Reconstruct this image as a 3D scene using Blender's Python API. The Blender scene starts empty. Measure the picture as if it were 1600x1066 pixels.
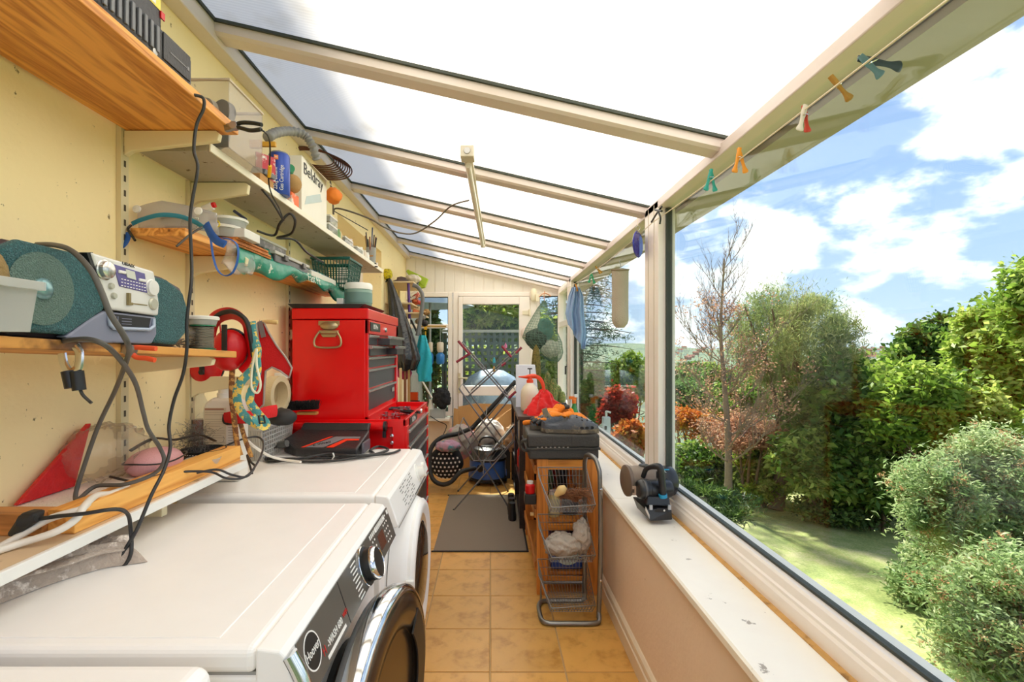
import bpy, math, random
import numpy as np
from mathutils import Vector, Matrix
SC = bpy.context.scene
COL = SC.collection
PI = math.pi
FPX, HX, HY, EYE = 764.0, 767.0, 545.0, 1.27
# ---------------------------------------------------------------- camera
cd = bpy.data.cameras.new('camera'); cam = bpy.data.objects.new('camera', cd); COL.objects.link(cam)
cam.location = (0, 0, EYE); cam.rotation_euler = (PI/2, 0, 0)
cd.sensor_width = 36; cd.lens = FPX*36/1600; cd.shift_x = 33/1600; cd.shift_y = 12/1600
cd.clip_start = .02; cd.clip_end = 3000
SC.camera = cam
SC.view_settings.view_transform = 'Standard'; SC.view_settings.look = 'None'
SC.view_settings.gamma = 1; SC.view_settings.use_curve_mapping = False
SC.view_settings.exposure = 1.46
SC.cycles.max_bounces = 14; SC.cycles.transparent_max_bounces = 32; SC.cycles.diffuse_bounces = 8
SC.cycles.transmission_bounces = 10; SC.cycles.sample_clamp_indirect = 6
SC.cycles.caustics_reflective = False; SC.cycles.caustics_refractive = False
# ---------------------------------------------------------------- sun
SUN_DIR = Vector((-.16, .82, 1.1)).normalized()
sl = bpy.data.lights.new('sun', 'SUN'); sl.energy = 4.6; sl.angle = .07; sl.color = (1, .95, .86)
so = bpy.data.objects.new('sun', sl); COL.objects.link(so)
so.rotation_euler = SUN_DIR.to_track_quat('Z', 'Y').to_euler(); so.location = (0, 6, 9)
# ---------------------------------------------------------------- sky: blue gradient with cumulus clouds by direction
W = bpy.data.worlds.new('sky'); SC.world = W; W.use_nodes = True
nt = W.node_tree; nt.nodes.clear()
def wn(t, **k):
    n = nt.nodes.new(t)
    for a, b in k.items(): setattr(n, a, b)
    return n
L = nt.links.new
def wmath(op, a, b=None, c=None, clamp=False):
    n = wn('ShaderNodeMath', operation=op); n.use_clamp = clamp
    for i, x in enumerate((a, b, c)):
        if x is None: continue
        if isinstance(x, (int, float)): n.inputs[i].default_value = x
        else: L(x, n.inputs[i])
    return n.outputs[0]
tc = wn('ShaderNodeTexCoord'); sp = wn('ShaderNodeSeparateXYZ'); L(tc.outputs['Generated'], sp.inputs[0])
el = sp.outputs[2]
ramp = wn('ShaderNodeValToRGB'); L(el, ramp.inputs[0])
cr = ramp.color_ramp; cr.elements[0].position = 0; cr.elements[0].color = (.44, .53, .64, 1)
cr.elements[1].position = 1; cr.elements[1].color = (.09, .17, .42, 1)
for p, c in ((.10, (.35, .46, .64, 1)), (.25, (.27, .385, .60, 1)), (.5, (.19, .29, .54, 1))):
    e = cr.elements.new(p); e.color = c
mp = wn('ShaderNodeMapping'); mp.inputs['Scale'].default_value = (1, 1, 1.9); L(tc.outputs['Generated'], mp.inputs[0])
nz = wn('ShaderNodeTexNoise'); nz.inputs['Scale'].default_value = 7.0; nz.inputs['Detail'].default_value = 9; nz.inputs['Roughness'].default_value = .56
L(mp.outputs[0], nz.inputs[0])
nb = wn('ShaderNodeTexNoise'); nb.inputs['Scale'].default_value = 2.2; nb.inputs['Detail'].default_value = 3; L(mp.outputs[0], nb.inputs[0])
dens = wmath('MULTIPLY', nb.outputs[0], .55)
CLOUDS = [(1385,318,.085,.9),(1335,310,.05,.5),(1440,330,.06,.6),(1560,170,.10,.9),(1500,120,.07,.6),(1600,280,.09,.7),(1235,385,.075,.8),(1160,395,.06,.6),
 (1080,450,.08,.6),(1340,380,.07,.35),(1460,400,.06,.5),(1340,450,.05,.45),(1205,335,.035,.4),(1280,240,.03,.3),(1440,170,.06,.5),(960,500,.07,.4),(1090,400,.06,.4)]
for (u, v, r, s) in CLOUDS:
    d = Vector(((u-HX)/FPX, 1, (HY-v)/FPX)).normalized()
    sb = wn('ShaderNodeVectorMath', operation='SUBTRACT'); L(tc.outputs['Generated'], sb.inputs[0]); sb.inputs[1].default_value = d
    sc_ = wn('ShaderNodeVectorMath', operation='MULTIPLY'); L(sb.outputs[0], sc_.inputs[0]); sc_.inputs[1].default_value = (1, 1, 1.7)
    ln = wn('ShaderNodeVectorMath', operation='LENGTH'); L(sc_.outputs[0], ln.inputs[0])
    g = wmath('SUBTRACT', 1.0, wmath('DIVIDE', ln.outputs['Value'], r*1.7), clamp=True)
    dens = wmath('MAXIMUM', dens, wmath('MULTIPLY_ADD', g, s*.42, .13))
cl = wmath('ADD', wmath('MULTIPLY', nz.outputs[0], 1.05), dens)
cmask = wn('ShaderNodeMapRange'); cmask.interpolation_type = 'SMOOTHSTEP'
L(cl, cmask.inputs[0]); cmask.inputs[1].default_value = .77; cmask.inputs[2].default_value = .96
mixc = wn('ShaderNodeMix', data_type='RGBA'); L(cmask.outputs[0], mixc.inputs[0]); L(ramp.outputs[0], mixc.inputs[6]); mixc.inputs[7].default_value = (1.0, .99, .97, 1)
lo = wn('ShaderNodeMapRange'); L(el, lo.inputs[0]); lo.inputs[1].default_value = -.12; lo.inputs[2].default_value = -.02
mg = wn('ShaderNodeMix', data_type='RGBA'); L(lo.outputs[0], mg.inputs[0]); mg.inputs[6].default_value = (.12, .16, .08, 1); L(mixc.outputs[2], mg.inputs[7])
bg = wn('ShaderNodeBackground'); L(mg.outputs[2], bg.inputs[0]); bg.inputs[1].default_value = .70
wo = wn('ShaderNodeOutputWorld'); L(bg.outputs[0], wo.inputs[0])

# ---------------------------------------------------------------- mesh helpers
def P(u, v, y): return Vector(((u-HX)*y/FPX, y, EYE-(v-HY)*y/FPX))
def V(*a): return Vector(a)
def crs(pts, n=6, closed=False):
    p = [Vector(q) for q in pts]; out = []
    m = len(p)
    rng = range(m if closed else m-1)
    for i in rng:
        if closed: a, b, c, d = p[(i-1) % m], p[i], p[(i+1) % m], p[(i+2) % m]
        else: a, b, c, d = p[max(i-1, 0)], p[i], p[i+1], p[min(i+2, m-1)]
        for k in range(n):
            t = k/n
            out.append(.5*((2*b)+(c-a)*t+(2*a-5*b+4*c-d)*t*t+(3*b-a-3*c+d)*t**3))
    if not closed: out.append(p[-1])
    return out
def crumple(g, amp, seed, f0=60, f1=190):
    rr = random.Random(seed); ks = [(V(rr.uniform(-1, 1), rr.uniform(-1, 1), rr.uniform(-1, 1)).normalized()*rr.uniform(f0, f1), rr.uniform(0, 6)) for _ in range(7)]
    out = []; c = sum((Vector(v) for v in g.v), Vector())/len(g.v)
    for v in g.v:
        v = Vector(v); s = sum(abs(math.sin(v.dot(k)+p)) for k, p in ks)/7-.5; out.append(tuple(v+(v-c).normalized()*s*amp))
    g.v = out; return g
class G:
    def __init__(s): s.v = []; s.f = []
    def add(s, vs, fs):
        o = len(s.v); s.v += [tuple(q) for q in vs]; s.f += [tuple(i+o for i in f) for f in fs]; return s
    def box(s, x0, y0, z0, x1, y1, z1):
        vs = [(x, y, z) for x in (x0, x1) for y in (y0, y1) for z in (z0, z1)]
        return s.add(vs, [(0,1,3,2),(4,6,7,5),(0,4,5,1),(2,3,7,6),(0,2,6,4),(1,5,7,3)])
    def obox(s, c, sx, sy, sz, m=None):
        g = G().box(-sx/2, -sy/2, -sz/2, sx/2, sy/2, sz/2)
        mm = Matrix.Translation(c) @ (m.to_4x4() if m is not None else Matrix())
        return s.add([mm @ Vector(q) for q in g.v], g.f)
    def beam(s, a, b, w, h, up=(0, 0, 1)):
        a, b = Vector(a), Vector(b); d = (b-a).normalized(); up = Vector(up)
        sd = d.cross(up)
        if sd.length < 1e-4: sd = d.cross(Vector((1, 0, 0)))
        sd.normalize(); uu = sd.cross(d)
        vs = []
        for p in (a, b):
            for i, j in ((-1,-1),(1,-1),(1,1),(-1,1)): vs.append(p+sd*(i*w/2)+uu*(j*h/2))
        return s.add(vs, [(3,2,1,0),(4,5,6,7),(0,1,5,4),(1,2,6,5),(2,3,7,6),(3,0,4,7)])
    def tube(s, pts, r, n=8, closed=False, flat=None):
        pts = [Vector(p) for p in pts]; m = len(pts)
        rs = r if hasattr(r, '__len__') else [r]*m
        ring = []; nrm = None
        for i, p in enumerate(pts):
            if closed: t = pts[(i+1) % m]-pts[i-1]
            else: t = pts[min(i+1, m-1)]-pts[max(i-1, 0)]
            if t.length < 1e-9: t = Vector((0, 0, 1))
            t.normalize()
            if nrm is None:
                nrm = flat.copy() if flat is not None else t.orthogonal()
            nrm = nrm-t*nrm.dot(t)
            if nrm.length < 1e-6: nrm = t.orthogonal()
            nrm.normalize(); b = t.cross(nrm)
            k1, k2 = (1, 1) if flat is None else (1, .25)
            ring.append([p+rs[i]*(k2*math.cos(2*PI*j/n)*nrm+k1*math.sin(2*PI*j/n)*b) for j in range(n)])
        vs = [q for rr in ring for q in rr]; fs = []
        for i in range(m if closed else m-1):
            for j in range(n):
                a = i*n+j; b_ = i*n+(j+1) % n; i2 = (i+1) % m
                fs.append((a, b_, i2*n+(j+1) % n, i2*n+j))
        if not closed: fs += [tuple(range(n-1, -1, -1)), tuple((m-1)*n+j for j in range(n))]
        return s.add(vs, fs)
    def cyl(s, a, b, r0, r1=None, n=16):
        return s.tube([a, b], [r0, r1 if r1 is not None else r0], n)
    def lathe(s, base, prof, axis=(0, 0, 1), n=24, sx=1, sy=1):
        q = Vector((0, 0, 1)).rotation_difference(Vector(axis).normalized()); base = Vector(base); vs = []; fs = []
        for (r, h) in prof:
            for j in range(n):
                a = 2*PI*j/n; vs.append(base+q @ Vector((r*math.cos(a)*sx, r*math.sin(a)*sy, h)))
        for i in range(len(prof)-1):
            for j in range(n):
                fs.append((i*n+j, i*n+(j+1) % n, (i+1)*n+(j+1) % n, (i+1)*n+j))
        if prof[0][0] > 1e-5: fs.append(tuple(range(n-1, -1, -1)))
        if prof[-1][0] > 1e-5: fs.append(tuple((len(prof)-1)*n+j for j in range(n)))
        return s.add(vs, fs)
    def sph(s, c, rx, ry=None, rz=None, n=16, m=10, m3=None):
        ry = ry or rx; rz = rz or rx; c = Vector(c); vs = []; fs = []
        for i in range(m+1):
            ph = PI*i/m-PI/2
            for j in range(n):
                a = 2*PI*j/n; q = Vector((rx*math.cos(ph)*math.cos(a), ry*math.cos(ph)*math.sin(a), rz*math.sin(ph)))
                if m3 is not None: q = m3 @ q
                vs.append(c+q)
        for i in range(m):
            for j in range(n): fs.append((i*n+j, i*n+(j+1) % n, (i+1)*n+(j+1) % n, (i+1)*n+j))
        return s.add(vs, fs)
    def prism(s, poly, ext):
        poly = [Vector(p) for p in poly]; e = Vector(ext); n = len(poly)
        vs = poly+[p+e for p in poly]
        fs = [tuple(range(n-1, -1, -1)), tuple(range(n, 2*n))]+[(i, (i+1) % n, n+(i+1) % n, n+i) for i in range(n)]
        return s.add(vs, fs)
    def loft(s, rings, caps=True):
        n = len(rings[0]); vs = [q for r in rings for q in r]; fs = []
        for i in range(len(rings)-1):
            for j in range(n): fs.append((i*n+j, i*n+(j+1) % n, (i+1)*n+(j+1) % n, (i+1)*n+j))
        if caps: fs += [tuple(range(n-1, -1, -1)), tuple((len(rings)-1)*n+j for j in range(n))]
        return s.add(vs, fs)
    def sheet(s, fn, nu, nv, th=0):
        vs = [Vector(fn(i/nu, j/nv)) for i in range(nu+1) for j in range(nv+1)]
        fs = [(i*(nv+1)+j, (i+1)*(nv+1)+j, (i+1)*(nv+1)+j+1, i*(nv+1)+j+1) for i in range(nu) for j in range(nv)]
        return s.add(vs, fs)
    def xf(s, m): s.v = [tuple(m @ Vector(q)) for q in s.v]; return s
ORG = {}
def ob(name, g, m, parent=None, bevel=0, smooth=None, org=None, solid=0, sub=0, seg=2, **tags):
    vs = np.array(g.v, dtype=np.float64)
    if parent is not None: o0 = Vector(ORG[parent.name])
    o1 = Vector(org) if org is not None else (Vector(((vs[:, 0].min()+vs[:, 0].max())/2, (vs[:, 1].min()+vs[:, 1].max())/2, vs[:, 2].min())))
    vs = vs-np.array(o1)
    me = bpy.data.meshes.new(name); me.from_pydata(vs.tolist(), [], g.f); me.update()
    o = bpy.data.objects.new(name, me); COL.objects.link(o)
    if m is not None: me.materials.append(m)
    o.location = o1-(o0 if parent is not None else Vector())
    if parent is not None: o.parent = parent
    ORG[o.name] = tuple(o1)
    if smooth: 
        me.shade_smooth(); me.set_sharp_from_angle(angle=math.radians(smooth))
    if solid:
        md = o.modifiers.new('solid', 'SOLIDIFY'); md.thickness = solid; md.offset = 0
    if bevel:
        md = o.modifiers.new('bevel', 'BEVEL'); md.width = bevel; md.segments = seg; md.limit_method = 'ANGLE'; md.angle_limit = math.radians(40)
    if sub:
        md = o.modifiers.new('subd', 'SUBSURF'); md.levels = sub; md.render_levels = sub
    for k, x in tags.items(): o[k] = x
    return o
def thing(name, label, cat, loc, group=None):
    o = bpy.data.objects.new(name, None); COL.objects.link(o); o.location = loc; o.empty_display_size = .05
    ORG[o.name] = tuple(loc); o['label'] = label; o['category'] = cat
    if group: o['group'] = group
    return o
def tag(o, label, cat, group=None):
    o['label'] = label; o['category'] = cat
    if group: o['group'] = group
    return o
def struct(o): o['kind'] = 'structure'; return o
def copytree(o, parent=None, loc=None, rot=None):
    c = o.copy(); COL.objects.link(c)
    if parent is not None: c.parent = parent
    if loc is not None: c.location = loc
    if rot is not None: c.rotation_euler = rot
    for ch in list(o.children): copytree(ch, c)
    return c
def rz(a): return Matrix.Rotation(a, 3, 'Z')
def rx(a): return Matrix.Rotation(a, 3, 'X')
def ry(a): return Matrix.Rotation(a, 3, 'Y')
# ---------------------------------------------------------------- materials
MC = {}
def srgb(c):
    if isinstance(c, str): c = tuple(int(c[i:i+2], 16)/255 for i in (0, 2, 4))
    return tuple(((x+.055)/1.055)**2.4 if x > .04045 else x/12.92 for x in c)+(1,)
def newmat(name):
    m = bpy.data.materials.new(name); m.use_nodes = True; return m, m.node_tree, m.node_tree.nodes['Principled BSDF']
def mat(name, c, rough=.5, metal=0, var=.12, vs=14, bump=0, bs=60, c2=None, cs=6, cth=.5, spec=.5, alpha=1, trans=0, rnd=0, stretch=None, sheen=0, csoft=.12):
    """principled with noise tint, optional second colour in blotches and fine relief"""
    if name in MC: return MC[name]
    m, t, b = newmat(name); MC[name] = m; N = t.nodes.new; K = t.links.new
    co = N('ShaderNodeTexCoord').outputs['Object']
    if stretch:
        q = N('ShaderNodeMapping'); q.inputs['Scale'].default_value = stretch; K(co, q.inputs[0]); co = q.outputs[0]
    col = srgb(c)
    n1 = N('ShaderNodeTexNoise'); n1.inputs['Scale'].default_value = vs; n1.inputs['Detail'].default_value = 5; K(co, n1.inputs[0])
    mx = N('ShaderNodeMix'); mx.data_type = 'RGBA'; mx.inputs[6].default_value = tuple(min(x*(1+var), 1) for x in col[:3])+(1,)
    mx.inputs[7].default_value = tuple(x*(1-var) for x in col[:3])+(1,); K(n1.outputs[0], mx.inputs[0]); out = mx.outputs[2]
    if c2:
        n2 = N('ShaderNodeTexNoise'); n2.inputs['Scale'].default_value = cs; n2.inputs['Detail'].default_value = 8; n2.inputs['Roughness'].default_value = .65; K(co, n2.inputs[0])
        mr = N('ShaderNodeMapRange'); mr.interpolation_type = 'SMOOTHSTEP'; K(n2.outputs[0], mr.inputs[0]); mr.inputs[1].default_value = cth; mr.inputs[2].default_value = cth+csoft
        m2 = N('ShaderNodeMix'); m2.data_type = 'RGBA'; K(mr.outputs[0], m2.inputs[0]); K(out, m2.inputs[6]); m2.inputs[7].default_value = srgb(c2); out = m2.outputs[2]
    if rnd:
        oi = N('ShaderNodeObjectInfo'); hs = N('ShaderNodeHueSaturation'); mr = N('ShaderNodeMapRange'); K(oi.outputs['Random'], mr.inputs[0]); mr.inputs[3].default_value = 1-rnd; mr.inputs[4].default_value = 1+rnd
        K(mr.outputs[0], hs.inputs['Value']); K(out, hs.inputs['Color']); out = hs.outputs[0]
    K(out, b.inputs['Base Color'])
    b.inputs['Roughness'].default_value = rough; b.inputs['Metallic'].default_value = metal; b.inputs['Specular IOR Level'].default_value = spec
    b.inputs['Transmission Weight'].default_value = trans; b.inputs['Alpha'].default_value = alpha
    if sheen: b.inputs['Sheen Weight'].default_value = sheen
    if bump:
        n3 = N('ShaderNodeTexNoise'); n3.inputs['Scale'].default_value = bs; n3.inputs['Detail'].default_value = 4; K(co, n3.inputs[0])
        bp = N('ShaderNodeBump'); bp.inputs['Strength'].default_value = bump; bp.inputs['Distance'].default_value = .01; K(n3.outputs[0], bp.inputs['Height']); K(bp.outputs[0], b.inputs['Normal'])
    return m
def wood(name, c1, c2, axis='Y', scale=1.0, rough=.55, knots=True, dirt=None, darker=None):
    if name in MC: return MC[name]
    m, t, b = newmat(name); MC[name] = m; N = t.nodes.new; K = t.links.new
    co = N('ShaderNodeTexCoord').outputs['Object']; mp = N('ShaderNodeMapping')
    s = {'X': (1.1, 14, 14), 'Y': (14, 1.1, 14), 'Z': (14, 14, 1.1)}[axis]; mp.inputs['Scale'].default_value = tuple(x*scale for x in s); K(co, mp.inputs[0])
    n1 = N('ShaderNodeTexNoise'); n1.inputs['Scale'].default_value = 1.0; n1.inputs['Detail'].default_value = 3; n1.inputs['Distortion'].default_value = .6; K(mp.outputs[0], n1.inputs[0])
    wv = N('ShaderNodeMath'); wv.operation = 'MULTIPLY'; K(n1.outputs[0], wv.inputs[0]); wv.inputs[1].default_value = 34
    sn = N('ShaderNodeMath'); sn.operation = 'SINE'; K(wv.outputs[0], sn.inputs[0])
    mr = N('ShaderNodeMapRange'); K(sn.outputs[0], mr.inputs[0]); mr.inputs[1].default_value = -1; mr.inputs[2].default_value = 1
    n2 = N('ShaderNodeTexNoise'); n2.inputs['Scale'].default_value = 9; n2.inputs['Detail'].default_value = 8; K(mp.outputs[0], n2.inputs[0])
    ad = N('ShaderNodeMath'); ad.operation = 'MULTIPLY'; K(mr.outputs[0], ad.inputs[0]); K(n2.outputs[0], ad.inputs[1])
    r = N('ShaderNodeValToRGB'); K(ad.outputs[0], r.inputs[0]); r.color_ramp.elements[0].color = srgb(c1); r.color_ramp.elements[1].color = srgb(c2)
    r.color_ramp.elements[0].position = .05; r.color_ramp.elements[1].position = .75; out = r.outputs[0]
    if knots:
        m4 = N('ShaderNodeMapping'); m4.inputs['Scale'].default_value = tuple(1 if x < 5 else 3.2 for x in s); K(co, m4.inputs[0])
        vo = N('ShaderNodeTexVoronoi'); vo.inputs['Scale'].default_value = 3.1*scale; K(m4.outputs[0], vo.inputs[0])
        kr = N('ShaderNodeMapRange'); K(vo.outputs[0], kr.inputs[0]); kr.inputs[1].default_value = .07; kr.inputs[2].default_value = .02
        km = N('ShaderNodeMix'); km.data_type = 'RGBA'; K(kr.outputs[0], km.inputs[0]); K(out, km.inputs[6]); km.inputs[7].default_value = tuple(x*.35 for x in srgb(c2)[:3])+(1,); out = km.outputs[2]
    if dirt:
        n5 = N('ShaderNodeTexNoise'); n5.inputs['Scale'].default_value = 11; n5.inputs['Detail'].default_value = 9; K(co, n5.inputs[0])
        dr = N('ShaderNodeMapRange'); K(n5.outputs[0], dr.inputs[0]); dr.inputs[1].default_value = .55; dr.inputs[2].default_value = .66
        dm = N('ShaderNodeMix'); dm.data_type = 'RGBA'; K(dr.outputs[0], dm.inputs[0]); K(out, dm.inputs[6]); dm.inputs[7].default_value = srgb(dirt); out = dm.outputs[2]
    K(out, b.inputs['Base Color']); b.inputs['Roughness'].default_value = rough
    bp = N('ShaderNodeBump'); bp.inputs['Strength'].default_value = .15; bp.inputs['Distance'].default_value = .004; K(ad.outputs[0], bp.inputs['Height']); K(bp.outputs[0], b.inputs['Normal'])
    return m
def glassmat(name, tint=(.93, .97, .95), refl=1.0, rough=0.0, milky=0, mc=(1, 1, 1)):
    """thin pane: see-through with fresnel reflection, optional milky film"""
    if name in MC: return MC[name]
    m = bpy.data.materials.new(name); m.use_nodes = True; t = m.node_tree; t.nodes.clear(); N = t.nodes.new; K = t.links.new; MC[name] = m
    tr = N('ShaderNodeBsdfTransparent'); tr.inputs[0].default_value = tint+(1,)
    gl = N('ShaderNodeBsdfGlossy'); gl.inputs[1].default_value = rough if rough else .005
    lw_ = N('ShaderNodeLayerWeight'); lw_.inputs[0].default_value = .5
    fr = N('ShaderNodeMath'); fr.operation = 'POWER'; K(lw_.outputs['Facing'], fr.inputs[0]); fr.inputs[1].default_value = 5
    ml = N('ShaderNodeMath'); ml.operation = 'MULTIPLY_ADD'; ml.use_clamp = True; ml.inputs[1].default_value = .45*refl; ml.inputs[2].default_value = .022*refl; K(fr.outputs[0], ml.inputs[0])
    m1 = N('ShaderNodeMixShader'); K(ml.outputs[0], m1.inputs[0]); K(tr.outputs[0], m1.inputs[1]); K(gl.outputs[0], m1.inputs[2]); out = m1.outputs[0]
    if milky:
        df = N('ShaderNodeBsdfDiffuse'); df.inputs[0].default_value = mc+(1,); tl = N('ShaderNodeBsdfTranslucent'); tl.inputs[0].default_value = mc+(1,)
        m2 = N('ShaderNodeMixShader'); m2.inputs[0].default_value = .5; K(df.outputs[0], m2.inputs[1]); K(tl.outputs[0], m2.inputs[2])
        m3 = N('ShaderNodeMixShader'); m3.inputs[0].default_value = milky; K(out, m3.inputs[1]); K(m2.outputs[0], m3.inputs[2]); out = m3.outputs[0]
    o = N('ShaderNodeOutputMaterial'); K(out, o.inputs[0]); return m
def bookfont(): return None
def text(name, s, m, parent, loc, size, R, ext=.0004, sx=1.0, align='CENTER'):
    c = bpy.data.curves.new(name, 'FONT'); c.body = s; c.size = size; c.extrude = ext; c.align_x = align; c.align_y = 'CENTER'; c.materials.append(m); c.resolution_u = 2
    tmp = bpy.data.objects.new('tmp', c); COL.objects.link(tmp); bpy.context.view_layer.update()
    me = bpy.data.meshes.new_from_object(tmp.evaluated_get(bpy.context.evaluated_depsgraph_get())); bpy.data.objects.remove(tmp); bpy.data.curves.remove(c); me.name = name
    o = bpy.data.objects.new(name, me); COL.objects.link(o); o.parent = parent; o['kind'] = 'stuff'
    M4 = R.to_4x4() @ Matrix.Diagonal((sx, 1, 1, 1)); M4.translation = Vector(loc)-Vector(ORG[parent.name]); o.matrix_local = M4
    ORG[o.name] = tuple(loc); return o
def facing(xa, ya):
    """rotation whose local x runs along xa and local y along ya"""
    xa = Vector(xa).normalized(); ya = Vector(ya); ya = (ya-xa*ya.dot(xa)).normalized(); za = xa.cross(ya)
    return Matrix((xa, ya, za)).transposed()
WHITE = mat('white_plastic', 'e9e7e0', .35, var=.03)
CREAM = mat('cream_plastic', 'e6dcc0', .45, var=.05)
UPVC = mat('upvc_frame', 'f4ebe2', .35, var=.03, c2='d2bfa4', cs=5, cth=.72)
BLACK = mat('black_plastic', '1c1b1a', .4, var=.2)
BLKRUB = mat('black_rubber', '242322', .6, var=.2)
CHROME = mat('chrome', 'd9dadb', .12, 1, var=.03)
STEEL = mat('dull_steel', 'a9a8a4', .35, 1, var=.15)
WIRE = mat('grey_wire', '8d8b86', .35, .8, var=.15)
RED = mat('red_enamel', 'dc0a0e', .25, var=.05)
REDP = mat('red_plastic', 'd0131a', .35, var=.08)
CABLE = mat('black_cable', '2a2826', .5, var=.2)
WCABLE = mat('white_cable', 'e6e0d4', .5, var=.05)
CLEAR = glassmat('clear_plastic', (.90, .92, .92), 1.0, .08, .22, (.85, .85, .83))
FROST = glassmat('frosted_plastic', (.85, .88, .88), .6, .2, .55, (.82, .83, .82))
FILM = glassmat('plastic_film', (.92, .91, .90), 1.5, .1, .12, (.85, .80, .74))
CARD = mat('cardboard', 'b98a55', .85, var=.08)
# ================================================================ THE SHELL
XW, XR, YF, YN = -.96, .58, 5.5, -.35      # house wall, low wall face, far wall, near end
def zr(x): return 2.347-(x+.91)*.2308
# floor with tiles one by one
grout = mat('grout', 'b89a6c', .8, var=.15)
floor = struct(ob('floor', G().box(-1.2, YN-.2, -.16, 1.0, YF+.1, -.004), grout))
tmat = mat('ochre_tile', 'd8a558', .30, var=.16, vs=5, c2='b07c34', cs=11, cth=.46, bump=.12, bs=30, rnd=.07, csoft=.30)
S = .2965; tg = G().box(-S/2+.003, -S/2+.003, -.006, S/2-.003, S/2-.003, 0)
tile0 = ob('floor_tile', tg, tmat, floor, bevel=.002, org=(0, 0, -.006)); first = True
xs = [(-3+i)*S+S/2-.003 for i in range(-1, 6)]; ys = [1.921+S*k+S/2 for k in range(-8, 13)]
def place_tile(x, y, wx=1, wy=1):
    global first
    if first: t = tile0; first = False
    else:
        t = tile0.copy(); COL.objects.link(t)
    t.location = Vector((x, y, -.006))-Vector(ORG[floor.name]); t.scale = (wx, wy, 1)
for x in xs:
    for y in ys:
        if x-S/2 < XW-.02 or x+S/2 > XR+.1 or y+S/2 > YF+.1: continue
        place_tile(x, y)
# house wall (left), with the window opening Y 3.06-4.29, z up to 2.12
ywall = mat('yellow_wall', 'ffe8b2', .75, var=.05, vs=3, bump=.18, bs=45, c2='7c6c44', cs=42, cth=.655, csoft=.04)
wl = G(); T = .25
O0, O1, OT, OB = 3.06, 4.29, 2.12, .95
wl.box(XW-T, YN-.2, -.004, XW, O0, 2.40).box(XW-T, O1, -.004, XW, YF+.1, 2.40).box(XW-T, O0, OT, XW, O1, 2.40).box(XW-T, O0, -.004, XW, O1, OB)
wall_left = struct(ob('wall_left', wl, ywall))
upper = struct(ob('wall_house', G().box(XW-T, YN-2.5, 2.40, XW-.02, 9.0, 5.6).box(XW-T-5, YN-2.5, -2.7, XW-T-.01, 9.0, 5.6), mat('render_wall', 'd9cfb8', .8)))
w1 = struct(ob('window_1', G().box(XW-.20, O0, OB, XW-.16, O0+.06, OT).box(XW-.20, O1-.06, OB, XW-.16, O1, OT).box(XW-.20, O0+.06, OT-.06, XW-.16, O1-.06, OT).box(XW-.20, O0+.06, OB, XW-.16, O1-.06, OB+.06).box(XW-.2, 3.64, OB+.06, XW-.16, 3.7, OT-.06), UPVC, bevel=.004))
ob('blind', G().box(XW-.19, O0+.06, OB+.06, XW-.18, O1-.06, OT-.06), mat('white_blind', 'f2efe6', .8), w1)
# far wall: low wall, frames, door, panel above
FW = mat('painted_wall', 'f0e6d6', .7, var=.05, bump=.15, bs=50)
fx = lambda u: (u-HX)*YF/FPX
fz = lambda v: EYE-(v-HY)*YF/FPX
far = G().box(XW, YF, -.004, fx(706), YF+.1, .49).box(fx(840), YF, -.004, .80, YF+.1, .49)
struct(ob('wall_far', far, FW))
panelm = mat('wall_panel_white', 'f2ebe0', .5, var=.03, stretch=(30, 1, 1), bump=.08, bs=3)
hd = G()
x0, x1, zt = XW, .80, fz(457)
hd.prism([(x0, YF+.03, zt), (x1, YF+.03, zt), (x1, YF+.03, zr(x1)-.02), (x0, YF+.03, zr(x0)-.02)], (0, .05, 0))
hp = struct(ob('trim_1', hd, panelm))
for i, x in enumerate([-.96+.11*k for k in range(16)]):    # narrow boards of the infill above the door
    xa, xb = x+.003, min(x+.107, .80)
    ob('panel_board', G().prism([(xa, YF+.022, zt+.001), (xb, YF+.022, zt+.001), (xb, YF+.022, zr(xb)-.02), (xa, YF+.022, zr(xa)-.02)], (0, .008, 0)), panelm, hp)
GLASS = glassmat('window_glass', (.95, .985, .965), 1.1)
GASK = mat('gasket', '3b4038', .6)
def frame(name, rect, y, w=.05, d=.06, mid=None, axis='Y', m=UPVC, glass=True, parent=None):
    """rectangular pvc frame in a plane; rect = a0,b0,a1,b1 in (horizontal, z)"""
    a0, b0, a1, b1 = rect; g = G()
    def bx(p0, q0, p1, q1, dd=0):
        if axis == 'Y': g.box(p0, y+dd, q0, p1, y+d-dd, q1)
        else: g.box(y+dd, p0, q0, y+d-dd, p1, q1)
    bx(a0, b0, a0+w, b1); bx(a1-w, b0, a1, b1); bx(a0+w, b1-w, a1-w, b1); bx(a0+w, b0, a1-w, b0+w)
    if mid: 
        for z in mid: bx(a0+w, z-.022, a1-w, z+.022)
    o = ob(name, g, m, parent, bevel=.006)
    gg = G(); e = .006
    for (p0, q0, p1, q1) in ((a0+w, b0+w, a0+w+e, b1-w), (a1-w-e, b0+w, a1-w, b1-w), (a0+w+e, b1-w-e, a1-w-e, b1-w), (a0+w+e, b0+w, a1-w-e, b0+w+e)):
        if axis == 'Y': gg.box(p0, y+.02, q0, p1, y+d-.02, q1)
        else: gg.box(y+.02, p0, q0, y+d-.02, p1, q1)
    ob('gasket', gg, GASK, o)
    if glass:
        g2 = G()
        if axis == 'Y': g2.box(a0+w, y+d/2-.003, b0+w, a1-w, y+d/2+.003, b1-w)
        else: g2.box(y+d/2-.003, a0+w, b0+w, y+d/2+.003, a1-w, b1-w)
        ob('pane', g2, GLASS, o)
    return o
struct(frame('window_2', (XW, .51, fx(707), zt), YF+.0, .05, .07, [fz(510)]))
struct(frame('window_3', (fx(838), .51, .80, zt), YF+.0, .04, .07))
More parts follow.
